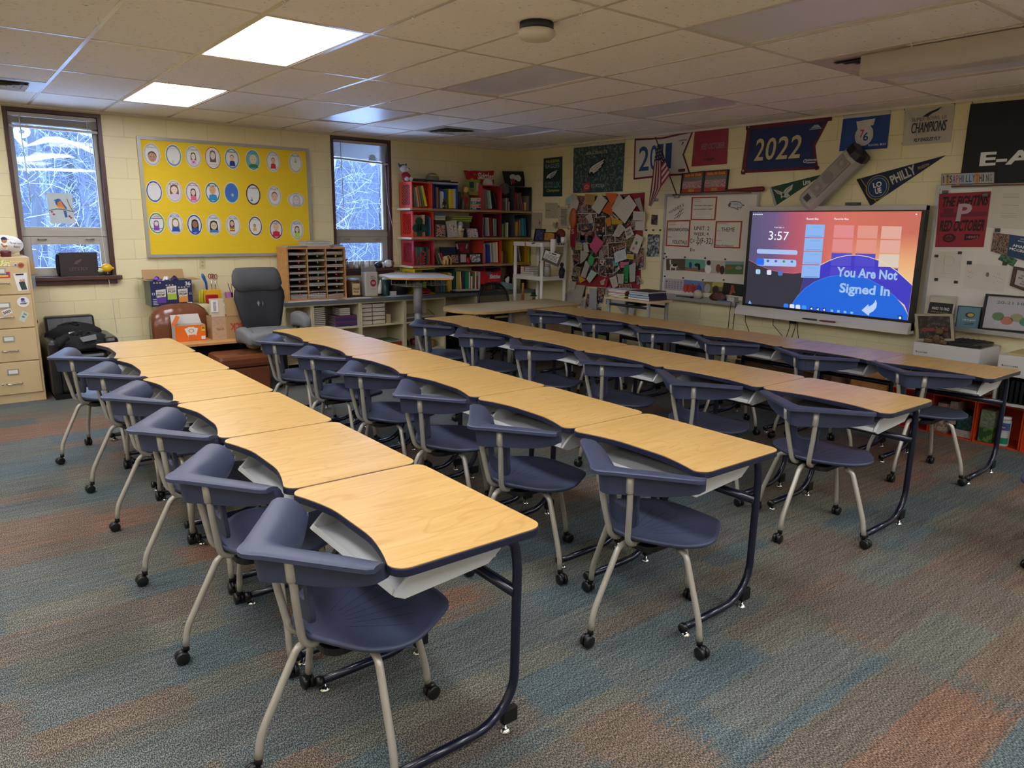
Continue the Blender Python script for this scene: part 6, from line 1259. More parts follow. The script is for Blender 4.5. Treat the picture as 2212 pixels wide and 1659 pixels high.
q.text('lettering','PHILADELPHIA',.14,.06,.86,.13,C('b8c04a'),bold=.02).text('lettering','EAGLES',.12,.16,.86,.27,C('8a969c'),bold=.02).text('lettering','SUPER',.1,.62,.55,.69,C('7a868c')).text('lettering','BOWL',.1,.71,.55,.78,C('7a868c')).text('lettering','LIX',.58,.62,.9,.78,C('5aa08a'),bold=.02).text('lettering','Champions',.16,.80,.84,.9,C('b8c04a'),shear=.05)
eagle(q,'emblem',.14,.30,.84,.60); q.done('team_poster','narrow dark teal eagle poster at the corner end of the wall','poster')
CAMO = photo('digital_camo',['24424a','2e4c54','1e383e','6e7872','2a4850','4a5e60'],22,3.0)
q = qB(zB,(553,195),(1165,130),(1132,738),(545,760),wave=.003); q.slab('cloth',CAMO); q.rect('header_band',0,0,1,.045,C('c8c2b0'),.0015)
q.text('lettering','#EAGLESSALUTE',.27,.15,.68,.22,C('b8b8b0'),.003,.01).text('lettering','TOYOTA',.38,.83,.66,.90,C('b8b8b0'),.003,.01); q.poly('badge',[(.22,.80),(.36,.79),(.36,.96),(.22,.97)],C('b83040'),.003); q.ell('badge',.29,.88,.045,.045,C('d8a0a0'),.004,rim=.2).ell('badge',.29,.87,.02,.04,C('d8a0a0'),.004,rim=.25)
eagle(q,'emblem',.31,.30,.68,.68,h=.004); hooks(q,[(0,0),(.5,0),(1,0)]); q.done('camouflage_banner','dark teal camouflage banner with eagle head and red badge','banner')
# white 2011 pennant banner
q = qB(zB,(1285,120),(1970,20),(1935,530),(1272,587)); OL = [(0,0),(.5,.06),(1,0),(.87,.52),(1,1),(.6,.98),(0,1)]
q.slab('cloth',C('c8c2b8'),.002,OL)
for a,b in zip(OL,OL[1:] + OL[:1]): q.line('border',[a,b],.022,C('6a2030'),.001)
for t_,a,b in (('2',.08,.27),('0',.29,.42),('1',.44,.52),('1',.56,.67)): q.text('lettering',t_,a,.2,b,.82,C('23457a'),.0015,.01)
q.text('lettering','CHAMPIONS',.78,.16,.92,.2,C('4a4a4a')).rect('lettering',.8,.86,.92,.93,C('5a3a40')).text('print','?',.83,.22,.87,.29,INK); hooks(q,[(0,0),(1,0)]); q.done('year_banner','white swallow tailed 2011 banner with maroon border behind the flag','banner')
# flag on a pole
r = thing('flag','small striped flag hanging from a slanted pole over the whiteboard','flag',at(*zC(750,1060),0,-.03)); P0,P1 = at(*zC(750,1060),0,-.04),at(*zC(463,280),0,-.30); k = MB(); k.tube([P0,P1],.006,C('2a2420',.3),8); k.build('pole',r,True)
k = MB(); k.tube([P0 + Vector((0,.03,-.01)),P0 + Vector((0,-.03,-.01))],.018,ALU,10); k.build('bracket',r,True)
FO = [(500,375),(440,610),(420,800),(395,1000),(375,1190),(405,1208),(520,1080),(545,930),(660,775),(585,580),(530,430)]
def fp(x,y,d=.2): return at(*zC(x,y),0,-d)
def strip(name,L,Rr,mats,dfun,band=False):
    """cloth between two polylines, split into lengthwise stripes with a soft fold"""
    n = len(mats); k = MB()
    for i in range(n):
        for j in range(len(L) - 1):
            quad = []
            for (jj,ii) in ((j,i),(j,i + 1),(j + 1,i + 1),(j + 1,i)):
                t = ii / n; a,b = L[jj],Rr[jj]; quad.append(fp(a[0] + (b[0] - a[0]) * t,a[1] + (b[1] - a[1]) * t,dfun(t,jj)))
            k.add(quad,[(0,1,2,3)],mats[i])
    k.build(name,r)
RF,WF,BF = C('8e1c2c'),C('b8b2ac'),C('1a2038')
strip('stripes_left',[(450,610),(425,800),(400,1000),(375,1190)],[(545,590),(548,800),(545,940),(410,1208)],[RF,WF,RF,WF,RF,WF,RF],lambda t,j: .2 + .02 * math.sin(t * 9))
strip('stripes_right',[(545,590),(548,700),(548,800),(545,935)],[(590,590),(625,660),(645,715),(662,775)],[RF,WF,RF],lambda t,j: .19 + .015 * t)
k = MB()
for i in range(7):                                            # slanting stripes on the right fold
    v0,v1 = i / 7,(i + 1) / 7
    def ed(v): return (545 + 3 * v,650 + 285 * v),(590 + 72 * v,590 + 190 * v)
    a,b = ed(v0); c,d = ed(v1); k.add([fp(*a,.212),fp(*b,.212),fp(*d,.212),fp(*c,.212)],[(0,1,2,3)],RF if i % 2 == 0 else WF)
k.build('slanted_stripes',r)
k = MB(); P_ = [fp(x,y,.216) for x,y in ((497,370),(470,480),(448,610),(520,585),(545,650),(592,585),(560,480),(520,380))]; k.add(P_,[list(range(8))],BF)
k.add([p + Vector((.006,0,0)) for p in P_],[list(range(8))],BF); c_ = k.build('canton',r)
k = MB()
for x,y in ((495,420),(480,470),(510,460),(470,520),(500,510),(530,500),(465,570),(495,560),(525,545),(555,540),(475,600),(545,590),(570,570),(540,450),(555,605)):
    st_ = []
    for j in range(10): a = pi / 2 + 2 * pi * j / 10; rr_ = 10 if j % 2 == 0 else 4.5; st_.append(fp(x + rr_ * math.cos(a),y - rr_ * math.sin(a),.2185))
    k.add(st_,[list(range(10))],WF)
k.build('stars',c_)
# red banner
q = qB(zC,(993,205),(1440,162),(1413,640),(947,675),wave=.003); q.slab('cloth',C('8f2c34')); q.text('lettering','RED OCTOBER',.24,.38,.92,.55,C('8a6a6c'),.003,.03,.02).text('lettering','WORLD SERIES',.36,.80,.66,.85,C('2a1418'),.003,.02).ell('print',.52,.85,.06,.03,C('2a1418'),.003,rim=.3)
for a in ((.12,.2,.45,.18),(.12,.2,.18,.7),(.45,.18,.44,.3),(.18,.7,.42,.72),(.42,.72,.38,.6)): q.line('print',[a[:2],a[2:]],.004,C('6a2028'),.003)
hooks(q,[(0,.02),(1,.02)]); q.done('red_banner','faded red baseball banner between the white and blue year banners','banner')
# 2022
q = qB(zD,(165,195),(1010,95),(880,635),(103,677)); OL = [(0,0),(1,0),(.9,.55),(1,1),(0,1)]; q.slab('cloth',C('1a2a5e'),.002,OL)
for a,b,wd in (((0,.03),(1,.03),.06),((.025,0),(.025,1),.05),((0,.975),(1,.975),.028),((.985,0),(.885,.55),.028),((.885,.55),(.985,1),.028)): q.line('border',[a,b],wd,C('5e1c2c'),.001)
for t_,a,b in (('2',.15,.27),('0',.29,.42),('2',.44,.58),('2',.60,.74)): q.text('lettering',t_,a,.30,b,.76,C('c8ba8a'),.0015,.012)
q.text('small_print','NEMOURS',.84,.80,.96,.84,W_).rect('small_print',.84,.86,.95,.875,W_).ell('small_print',.82,.83,.02,.035,W_,rim=.4).poly('crest',[(.8,.2),(.92,.2),(.88,.14),(.84,.14)],C('a8b0c8')).rect('crest',.79,.21,.93,.225,C('a8b0c8')); q.ell('grommet',.02,.03,.012,.02,ALU,.003).ell('grommet',.02,.95,.014,.022,ALU,.003)
hooks(q,[(0,.02),(1,.0)]); q.done('year_banner','blue 2022 banner with maroon border above the screen','banner')
# blue basketball banner
q = qB(zD,(1145,95),(1625,45),(1583,425),(1100,455),wave=.004); q.slab('cloth',C('1c3f86')); q.rect('header_band',0,0,1,.09,C('c0bcb4'),.002)
q.ell('emblem',.5,.6,.2,.3,C('c0bec0'),.003,20).poly('emblem',[(.3,.2),(.7,.16),(.68,.34),(.34,.40)],C('c8c4c0'),.0035).ell('emblem',.5,.6,.14,.2,C('c8c8cc'),.004,20)
q.text('lettering','Philadelphia',.34,.22,.66,.32,C('a83a44'),.0045,.01,.02).text('lettering','7',.41,.44,.5,.66,C('b83040'),.005,.02).text('lettering','6',.49,.52,.6,.76,C('1c3f86'),.005,.02).text('lettering','PLAYOFFS',.62,.86,.82,.92,W_,.003,.01).ell('lettering',.87,.88,.02,.03,W_,.003).text('lettering','2018',.9,.85,.97,.91,W_,.003)
hooks(q,[(.01,.02),(.99,.0)]); q.done('basketball_banner','blue basketball banner hanging behind the top of the speaker','banner')
# champions
q = qB(zE,(640,240),(1305,165),(1245,650),(615,705),wave=.003); q.slab('cloth',C('b9b1a6')); q.text('lettering','SUPER BOWL LII',.17,.24,.86,.34,C('5a6266'),.003,.004).text('lettering','CHAMPIONS',.16,.38,.87,.67,C('20343c'),.003,.04,.02).text('lettering','FLY EAGLES FLY',.23,.82,.78,.92,C('1a2830'),.003,.025,.02)
q.poly('emblem',[(.38,.22),(.5,.12),(.76,.0),(.68,.1),(.56,.16),(.48,.24)],C('1a2226'),.003); q.ell('grommet',.015,.06,.016,.025,ALU,.003).ell('grommet',-.02,.93,.016,.025,ALU,.003); hooks(q,[(0,.0),(1,.0)]); q.done('champions_banner','off white champions banner beside the black banner','banner')
# black E-A-G banner, runs out of the frame
y0 = -5.89; q = Q((-.004,y0,2.665),(-.004,y0 - 1.5,2.64),(-.004,y0 - 1.52,1.99),(-.004,y0 + .0,1.965),wave=.004); q.slab('cloth',C('15171c'))
q.text('lettering','E-A-G-L-E-S',.085,.545,.90,.70,W_,.003,.04); hooks(q,[(.01,.01),(.5,.01),(.99,.01)]); q.done('black_banner','large black banner with spaced white letters, cut off at right','banner')
# pennants
q = qB(zE,(0,1145),(1175,828),(1176,830),(185,1495)); q.slab('felt',C('16233c')); q.poly('end_band',[(0,0),(.045,0),(.075,1),(0,1)],C('0c0f16')).line('end_band',[(.05,0),(.085,1)],.006,C('b0903a'),.002)
pc = at(*zE(278,1252),0,-.007)
def ringB(part,c,r0,m,h,rim=0):
    mb = q.g(part); n = 30; P = [Vector((c.x - h,c.y - r0 * math.cos(t),c.z + r0 * math.sin(t))) for t in [2 * pi * j / n for j in range(n)]]
    if rim:
        Q2 = [Vector((c.x - h,c.y - r0 * (1 - rim) * math.cos(t),c.z + r0 * (1 - rim) * math.sin(t))) for t in [2 * pi * j / n for j in range(n)]]
        for j in range(n): mb.add([P[j],P[(j + 1) % n],Q2[(j + 1) % n],Q2[j]],[(0,1,2,3)],m)
    else: mb.add(P,[list(range(n))],m)
ringB('emblem',pc,.105,C('14305a'),.0); ringB('emblem',pc,.105,C('b8983a'),.001,.05); ringB('emblem',pc,.085,C('8a98a8'),.001,.06)
q2 = Q(*[at(*zE(a,b),0,-.009) for a,b in ((215,1195),(330,1165),(345,1320),(240,1345))]); q2.text('e','LOVE' [:2],0,0,1,.45,W_,.001,.05).text('e','UE',.12,.52,.9,1,W_,.001,.05); q.mb['monogram'] = q2.mb['e']
q2 = Q(*[at(*zE(a,b),0,-.007) for a,b in ((430,1110),(760,945),(800,1070),(480,1215))]); q2.text('e','PHILLY',0,0,1,1,C('b8b8b0'),.001,.035); q.mb['lettering'] = q2.mb['e']
q2 = Q(*[at(*zE(a,b),0,-.007) for a,b in ((808,980),(960,925),(968,958),(815,1025))]); q2.text('e','PHILADELPHIA',0,0,1,1,C('a88a4a'),.001,.02); q.mb['small_lettering'] = q2.mb['e']
q.done('felt_pennant','dark blue pennant with round emblem right of the speaker','pennant')
q = qB(zD,(388,823),(936,686),(936,688),(440,1015)); q.slab('felt',C('1c4634')); q.poly('end_band',[(0,0),(.035,0),(.05,1),(0,1)],C('a8a8a4'))
q2 = Q(*[at(*zD(a,b),0,-.007) for a,b in ((425,800),(630,790),(620,935),(430,945))]); WC = C('b8bab0')
q2.poly('e',[(.0,.3),(.3,.42),(.5,.55),(.62,.3),(.98,0),(.95,.35),(.75,.62),(.88,.8),(.7,.95),(.5,.86),(.4,.98),(.38,.7),(.2,.6)],WC,.001).poly('e',[(.45,.62),(.58,.6),(.55,.8),(.46,.8)],C('1a2a24'),.002).line('e',[(.62,.5),(.88,.15)],.004,C('1a2a24'),.002).line('e',[(.15,.42),(.36,.6)],.004,C('1a2a24'),.002); q.mb['emblem'] = q2.mb['e']
q2 = Q(*[at(*zD(a,b),0,-.007) for a,b in ((725,755),(800,738),(805,775),(732,805))]); q2.text('e','Lite',0,0,1,1,W_,.001,.03); q.mb['lettering'] = q2.mb['e']; q.done('felt_pennant','dark green pennant with flying eagle left of the speaker','pennant')
# long wall speaker
A = at(*zD(1262,487),0,-.13); B_ = at(*zD(795,950),0,-.13); ax = (A - B_); L_ = ax.length; ax.normalize(); sd = ax.cross(Vector((-1,0,0))).normalized(); n_ = Vector((-1,0,0))
r = thing('wall_speaker','long pale grey speaker mounted diagonally above the screen','speaker',B_)
prof = [(-.095,-.10),(-.105,.0),(-.07,.055),(0,.075),(.07,.055),(.105,.0),(.095,-.10)]
def sp(t,s_=1.0,dn=0): return [tuple(B_ + ax * t + sd * (a * s_) + n_ * (b * s_ + dn)) for a,b in prof]
GP = M('speaker_grey','a8a49e',.45); k = MB(); k.loft([sp(-.06,.8),sp(-.03),sp(L_ - .02)],GP); k.build('housing',r,bevel=.006)
k = MB(); k.loft([sp(L_ - .019,1.01),sp(L_ + .035,.97),sp(L_ + .055,.85)],BLACKP); k.build('end_cap',r,bevel=.006)
def discn(c,r0,m,name,h):
    k = MB(); n = 26; P = [c + ax * (r0 * math.cos(t)) + sd * (r0 * math.sin(t)) + n_ * h for t in [2 * pi * j / n for j in range(n)]]; k.add(P + [p - n_ * .002 for p in P],[list(range(n)),[n + j for j in range(n)][::-1]] + [(j,(j + 1) % n,n + (j + 1) % n,n + j) for j in range(n)],m); k.build(name,r)
k = MB(); c0,c1 = B_ + ax * .09,B_ + ax * (L_ - .06)
P = [c0 - sd * .06 + n_ * .077,c1 - sd * .06 + n_ * .077,c1 + sd * .06 + n_ * .077,c0 + sd * .06 + n_ * .077]; k.add(P + [p - n_ * .02 for p in P],[(0,1,2,3),(7,6,5,4)] + [(j,(j + 1) % 4,4 + (j + 1) % 4,4 + j) for j in range(4)],M('speaker_grille','8f8880',.6)); k.build('grille',r)
for t,rr_,mm_ in ((.15,.05,'857e76'),(.15,.022,'9a928a'),(L_ * .5,.055,'7c756e'),(L_ - .11,.046,'857e76'),(L_ - .11,.02,'9a928a')): discn(B_ + ax * t,rr_,C(mm_,.6),'driver',.0785 if rr_ > .03 else .08)
k = MB(); c0 = B_ - ax * .005; P = [c0 - sd * .03 + n_ * .078,c0 + ax * .06 - sd * .03 + n_ * .078,c0 + ax * .06 + sd * .03 + n_ * .078,c0 + sd * .03 + n_ * .078]; k.add(P,[(0,1,2,3)],C('26262a',.15)); k.build('display',r)
k = MB(); k.tube([B_ + ax * .3 + n_ * -.1,B_ + ax * .3 + n_ * -.125],.05,BLACKP,12); k.build('wall_mount',r)
k = MB(); pp = at(1842,437,0,-.05); k.box(-.08,-.002,pp.y - .055,pp.y + .055,1.88,1.905,C('5a5a5e')); tag(k.build('sensor_bar'),'small grey sensor bar on the wall just above the screen','sensor')
# licence plate sign
q = qB(zE,(1125,1072),(1825,1045),(1820,1195),(1120,1222),d=.02); q.slab('plate',C('a8a29c',.35),.003); q.frame('rim',.01,.04,C('5a3a3a'),.001)
cols = ['3a3438'] * 3 + ['4a3a5a','b85a4a','3a5a8a','3a5a8a','2a2a3a','2a4a8a','3a3438','b86a2a','2a2a3a','3a3a4a','2a3a3c','6a6a8a']
for i,ch in enumerate('ITSAPHILLYTHING'):
    if ch in 'PTLA': q.rect('patches',.03 + i * .0625,.06,.03 + (i + 1) * .0625,.94,C({'P': 'b8a0a8','T': 'b88a4a','L': '9ab0c4','A': 'a8a0b8'}[ch]),.001)
    q.text('lettering',ch,.037 + i * .0625,.18,.037 + i * .0625 + (.02 if ch == 'I' else .048),.82,C(cols[i]),.002,.01)
q.done('licence_plate_sign','licence plate style sign reading ITS A PHILLY THING','sign')
# framed class photos
def cls(pts,yr,lab):
    q = qB(zC,*pts,d=.02); q.slab('backing',BLACKP,.015); q.rect('print',.05,.05,.95,.95,C('a83a2c'),.001); q.rect('crowd',.05,.23,.95,.76,photo('crowd_' + yr,['6a6a70','b8a8a0','a84a4c','4a5a7a','c8b8a0'],90),.002); q.rect('crowd',.05,.23,.95,.42,C('6f6b6c'),.003)
    q.text('lettering','Aloha 5th Grade',.12,.07,.88,.2,C('d0b040'),.004,.02).text('lettering',yr,.36,.8,.62,.92,C('d0b040'),.004,.02); q.frame('frame',.045,.045,BLACKP,.01); q.done('class_photo',lab,'picture frame')
cls(((825,765),(1118,732),(1085,1028),(796,1036)),'2024','black framed 2024 class photo, left of the pair on the whiteboard'); cls(((1120,735),(1440,712),(1410,1010),(1087,1025)),'2025','black framed 2025 class photo, right of the pair on the whiteboard')
pa,pb = at(*zC(1390,995),0,-.05),at(*zC(1905,970),0,-.05); k = MB(); k.tube([pa,pa + (pb - pa) * .5,pa + (pb - pa) * .75,pb - (pb - pa) * .02,pb],[.012,.019,.026,.026,.02],C('6a1420',.3),12); tag(k.build('souvenir_bat',None,True),'dark red wooden bat resting along the top of the whiteboard','bat')

# ---------------------------------------------------------------- whiteboards
WBM = M('whiteboard','cfcac0',.22,vary=.015)
def wb(name,lab,y0,y1,z0,z1,tray=True):
    q = Q((-.02,y0,z1),(-.02,y1,z1),(-.02,y1,z0),(-.02,y0,z0)); W = abs(y1 - y0); r = thing(name,lab,'whiteboard',(-.01,(y0 + y1) / 2,z0))
    q.slab('writing_surface',WBM,.018); q.frame('frame',.03 / W,.03 / (z1 - z0),ALU,.008)
    for kk in q.mb: q.mb[kk].build(kk,r)
    k = MB(); k.box(-.10,-.001,min(y0,y1),max(y0,y1),z0 - .028,z0,ALU); k.box(-.103,-.1,min(y0,y1),max(y0,y1),z0 - .028,z0 + .008,ALU); k.build('pen_tray',r)
    k = MB(); k.tube([(-.035,y0 - (.12 if y1 < y0 else -.12),z1 - .012),(-.035,y1 + .1,z1 - .012)],.008,C('8a6a54'),8); k.build('map_rail',r,True)
    return r
w1 = wb('whiteboard','whiteboard with red taped squares left of the screen',-2.77,-4.02,.875,2.03)
RT = C('a83a30')
def red_square(pts,lab,texts):
    q = qB(zC,*pts,d=.022); q.slab('sheet',M('laminate','cdc8c0',.15),.001); q.frame('tape',.055,.05,RT,.0015)
    for t_,a,m in texts: q.text('writing',t_,*a,m,.002,.008)
    q.done('taped_square',lab,'poster')
RI = C('a84a44')
red_square(((948,1080),(1290,1072),(1262,1388),(932,1385)),'red taped square holding the essential question, top of the whiteboard',[('ESSENTIAL',(.06,.09,.36,.13),RI),('QUESTION',(.12,.18,.4,.22),RI),('When has a plan helped',(.1,.34,.85,.41),INK),('you accomplish a task?',(.1,.49,.85,.57),INK)])
red_square(((620,1390),(935,1382),(912,1745),(600,1728)),'red taped square about folktale genre, left of the whiteboard',[('VOCABULARY',(.06,.07,.4,.11),RI),('STRATEGY',(.1,.15,.4,.19),RI),('PERSONIFICATION',(.08,.30,.95,.42),INK),('GENRE',(.06,.62,.22,.66),RI),('FOLKTALE',(.3,.76,.92,.9),INK)])
red_square(((1268,1398),(1622,1395),(1590,1762),(1240,1755)),'red taped square with the word THEME, right of the whiteboard',[('COMPREHENSION',(.06,.08,.5,.12),RI),('SKILL',(.08,.34,.2,.38),RI),('THEME',(.24,.24,.74,.39),INK),('STRATEGY',(.05,.7,.3,.74),RI),('Make Predictions',(.05,.86,.75,.94),INK)])
q = qB(zC,(935,1385),(1265,1390),(1240,1755),(912,1745),d=.0225)
q.text('writing','UNIT: 2',.17,.22,.78,.36,INK,bold=0).text('writing','WEEK: 4',.17,.44,.76,.56,INK,bold=0); q.mb['writing'].build('board_writing',w1)
q = qB(zC,(930,1600),(1240,1610),(1225,1900),(920,1880),d=.0225)
q.text('w','C=',.0,.1,.2,.32,INK,bold=0).text('w','5',.28,.0,.38,.14,INK,bold=0).line('w',[(.26,.18),(.4,.18)],.004,INK).text('w','9',.28,.24,.38,.42,INK,bold=0).text('w','(F-32)',.42,.05,.98,.4,INK,bold=0).text('w','F=',.02,.56,.22,.74,INK,bold=0); q.mb['w'].build('board_writing',w1)
q = qB(zC,(640,1150),(860,1140),(850,1380),(640,1370),d=.0225)
for i,ch in enumerate('WONDERS'): q.text('w',ch,.02 + i * .135,.52 - i * .07,.13 + i * .135,.68 - i * .07,INK,bold=0)
for a in ((.4,.8,.95,.4),(.35,.98,.95,.6),(.55,.95,.75,.35),(.66,.95,.86,.35)): q.line('w',[a[:2],a[2:]],.005,INK)
q.mb['w'].build('board_writing',w1)
q = qB(zC,(1435,1140),(1650,1135),(1640,1255),(1425,1250),d=.0225); q.slab('print',C('b8bcbc'),.001,[(0,.35),(.1,.05),(.4,.0),(.75,.1),(.85,.35),(1,.45),(.8,.6),(.85,.75),(.6,.7),(.65,.95),(.35,.7),(.2,.75),(.15,.5),(.05,.65)])
q.line('outline',[(.1,.05),(.4,.0),(.75,.1),(.85,.35),(1,.45),(.8,.6),(.85,.75),(.6,.7),(.65,.95),(.35,.7),(.2,.75)],.006,C('2a4a5a')).poly('outline',[(.0,.35),(.1,.1),(.22,.3),(.12,.4),(.18,.6),(.05,.65)],C('4a4a4a')).line('outline',[(.3,.3),(.7,.35)],.004,C('3a6a8a')); q.done('eagle_magnet','white and blue eagle head magnet on the whiteboard','magnet')
def pic(f,pts,name,lab,m,cat='photo',d=.022,border=0,grp=None,extra=None):
    q = qB(f,*pts,d=d)
    if border: q.slab('paper',PAPER,.001); q.rect('picture',border,border,1 - border,1 - border,m,.001)
    else: q.slab('picture',m,.001)
    if extra: extra(q)
    q.done(name,lab,cat,grp)
def zW(x,y): return (1400 + x / 5.923,400 + y / 5.923)
pic(zW,((232,942),(475,942),(470,1092),(232,1088)),'photo_print','print of a beagle sniffing brown ground on the whiteboard',C('4f4630'),extra=lambda q: q.ell('dog',.42,.62,.2,.17,C('c8c4bc'),.002).ell('dog',.48,.55,.13,.12,INK,.003).ell('dog',.66,.85,.08,.09,C('8a5a34'),.003).poly('dog',[(.2,.5),(.18,.1),(.26,.05),(.28,.5)],C('c8c4bc'),.002).rect('dog',.22,.7,.27,.98,W_,.003).rect('dog',.5,.7,.55,.98,W_,.003))
pic(zW,((475,942),(728,958),(725,1115),(472,1092)),'photo_print','print of two athletes stretching on a green court',C('5a9a84'),extra=lambda q: q.rect('court',0,.7,1,1,C('8a5a54'),.0015).ell('athlete',.28,.5,.08,.28,C('24408a'),.002).ell('athlete',.62,.45,.14,.14,INK,.002).ell('athlete',.72,.6,.06,.28,INK,.002))
pic(zW,((728,958),(990,972),(978,1138),(722,1118)),'photo_print','print of a woman in white talking to two children',C('b0aaa0'),extra=lambda q: q.ell('person',.18,.7,.16,.34,W_,.002).ell('person',.2,.2,.1,.2,C('2a1c18'),.003).ell('person',.68,.6,.12,.34,C('7a3c2a'),.002).ell('person',.88,.7,.12,.34,C('3a241c'),.003))
pic(zW,((990,972),(1225,978),(1215,1142),(978,1138)),'photo_print','print of animals in a green field on the whiteboard',C('4f6a3c'),extra=lambda q: q.rect('sky',0,0,1,.25,C('7a9098'),.0015).ell('tiger',.28,.52,.2,.1,C('8a5c34'),.002).ell('zebra',.75,.5,.18,.14,C('8a9490'),.002))
pic(zW,((212,1192),(460,1208),(448,1355),(200,1335)),'photo_print','print of a calendar page on the whiteboard',C('a8a0a8'),extra=lambda q: [q.text('numbers',str(1 + (i * 5 + j) % 30),.08 + i * .15,.2 + j * .18,.16 + i * .15,.3 + j * .18,INK,.002) for i in range(6) for j in range(4)])
pic(zW,((460,1208),(715,1232),(700,1375),(448,1355)),'photo_print','print of cheering fans in red on a blue sky',C('5a74a8'),extra=lambda q: [q.ell('fan',u,.72,.13,.36,C(c_),.002) for u,c_ in ((.12,'b83a34'),(.3,'b0403a'),(.5,'a83430'),(.62,'b83a34'))] and [q.ell('fan',.8,.75,.14,.38,C('24449a'),.003)] + [q.ell('head',u,v,.05,.1,C('8a5440'),.004) for u,v in ((.3,.4),(.45,.35),(.55,.45),(.78,.3))])
pic(zW,((715,1232),(968,1245),(940,1392),(700,1375)),'photo_print','print of a person in grey beside yellow foliage',C('6f6a3c'),extra=lambda q: q.ell('person',.22,.6,.16,.42,C('9a9a98'),.002).ell('person',.65,.65,.16,.34,C('2c2a2a'),.002).rect('leaves',.45,.0,1,.4,C('a8a050'),.0015))
pic(zW,((968,1245),(1225,1272),(1210,1428),(940,1392)),'photo_print','dark print of a red and gold dancer on the whiteboard',C('141a16'),extra=lambda q: q.poly('dancer',[(.4,.15),(.5,.12),(.6,.6),(.68,.8),(.5,.75),(.46,.98),(.36,.95),(.4,.6)],C('9a4a34'),.002).ell('dancer',.48,.5,.06,.2,C('a82a24'),.003))
def magB(f,x,y,lab,i=0,s=.010,d=.022):
    p = at(*f(x,y),0,-d); k = MB(); k.box(p.x - .008,p.x - .0012,p.y - s,p.y + s,p.z - s * .8,p.z + s * .8,BLACKP); tag(k.build('magnet'),lab,'magnet','black magnets on the whiteboards')
for i,(x,y) in enumerate(((235,918),(475,922),(732,934),(990,948),(215,1165),(452,1187),(703,1212),(970,1212),(218,875),(205,938))):
    magB(zW,x,y,['black magnet, %s of the upper picture strip' % ordn(i),'black magnet, %s of the lower picture strip' % ordn(max(0,i - 4)),'black magnet at the left whiteboard edge above the strips','star shaped black magnet on the left whiteboard frame'][0 if i < 4 else 1 if i < 8 else i - 6])
zt1 = .876
def onW(x,y,dx=-.055): p = at(*zW(x,y),0,dx); return p
p = onW(465,1450); k = MB(); k.box(-.085,-.03,p.y - .10,p.y + .10,zt1,zt1 + .018,C('3a3c40',.4)); tag(k.build('remote_control'),'dark grey slim device lying in the whiteboard tray','remote')
p = onW(638,1430); k = MB(); k.ell((-.06,p.y,zt1 + .052),.052,M('foam_ball','b8b0a0',.95,bump=.5,bscale=120),18,12); tag(k.build('foam_ball',None,True),'pale round ball in the whiteboard tray','ball')
drape('g',(-.062,onW(905,1450).y,zt1 + .03),(.036,.105,.075),'',C('4a241c',.5),31).build('leather_glove',None,True); tag(COL.objects[-1],'crumpled brown baseball glove in the whiteboard tray','glove')
p = onW(1080,1480); k = MB(); k.box(-.09,-.02,p.y - .045,p.y + .045,zt1,zt1 + .06,C('b0aca4')); tag(k.build('eraser_box'),'small whitish box in the whiteboard tray beside the screen','box')
p = onW(1000,1498); k = MB(); k.box(-.098,-.092,p.y - .08,p.y + .08,zt1,zt1 + .018,C('2a6ab0')); tag(k.build('blue_marker'),'blue marker lying in the whiteboard tray','marker')
for i,(x0_,xl,dz) in enumerate(((1068,1060,.33),(1130,1118,.42))):
    p = onW(x0_,1510,-.1); k = MB(); k.tube([(-.06,p.y,zt1 + .01),(-.108,p.y,zt1 + .012),(-.115,p.y + .004,zt1 - .1),(-.11,p.y + .015,zt1 - dz)],.004,BLACKP,6); tag(k.build('hanging_lanyard',None,True),'black lanyard cord hanging off the whiteboard tray, %s one' % ['left','right'][i],'cord')

# ---------------------------------------------------------------- interactive screen
XF = -.13; ys0,ys1,zs0,zs1 = -3.985,-5.705,.775,1.872
r = thing('interactive_screen','large wall mounted interactive screen reading You Are Not Signed In','screen',(-.07,(ys0 + ys1) / 2,.8))
k = MB(); k.box(XF,-.06,ys1,ys0,.80,zs1,BLACKP); k.build('housing',r,bevel=.004)
k = MB(); k.box(XF - .004,-.055,ys1,ys0,zs1 - .04,zs1 + .002,C('b8b2ac',.35)); k.build('top_bezel',r,bevel=.002)
k = MB(); k.loft([[(XF - .055,y,.775),(XF - .048,y,.83),(XF - .006,y,.872),(-.06,y,.872),(-.06,y,.775)] for y in (ys1 - .0,ys0 + .05)],C('c0bcb8',.35)); k.build('bottom_bezel',r,bevel=.004)
k = MB(); k.box(-.06,-.002,-5.3,-4.4,1.0,1.6,BLACKP); k.build('wall_bracket',r)
def EM(name,col,s=1.0):
    return M('screen_' + name,col,emit=s)
WALLP = bpy.data.materials.new('screen_wallpaper'); WALLP.use_nodes = True; nt = NT(WALLP); b_ = nt.n['Principled BSDF']
tc = nt.add('ShaderNodeTexCoord'); sp_ = nt.add('ShaderNodeSeparateXYZ'); nt.link(tc.outputs['Generated'],sp_.inputs[0])
iv = nt.add('ShaderNodeMath',operation='SUBTRACT'); iv.inputs[0].default_value = 1; nt.link(sp_.outputs['Y'],iv.inputs[1])
gr = ramp(nt,[(0,'55527a'),(.16,'6a5580'),(.3,'b0546a'),(.5,'cf6a64'),(.75,'d9735c'),(1,'d06a52')]); nt.link(iv.outputs[0],gr.inputs[0])
gz = ramp(nt,[(.3,'f0c890'),(.55,'e8a878'),(.8,'c86a5a')]); nt.link(sp_.outputs['Z'],gz.inputs[0])
fx = ramp(nt,[(.5,'000000'),(.85,'ffffff')]); nt.link(iv.outputs[0],fx.inputs[0])
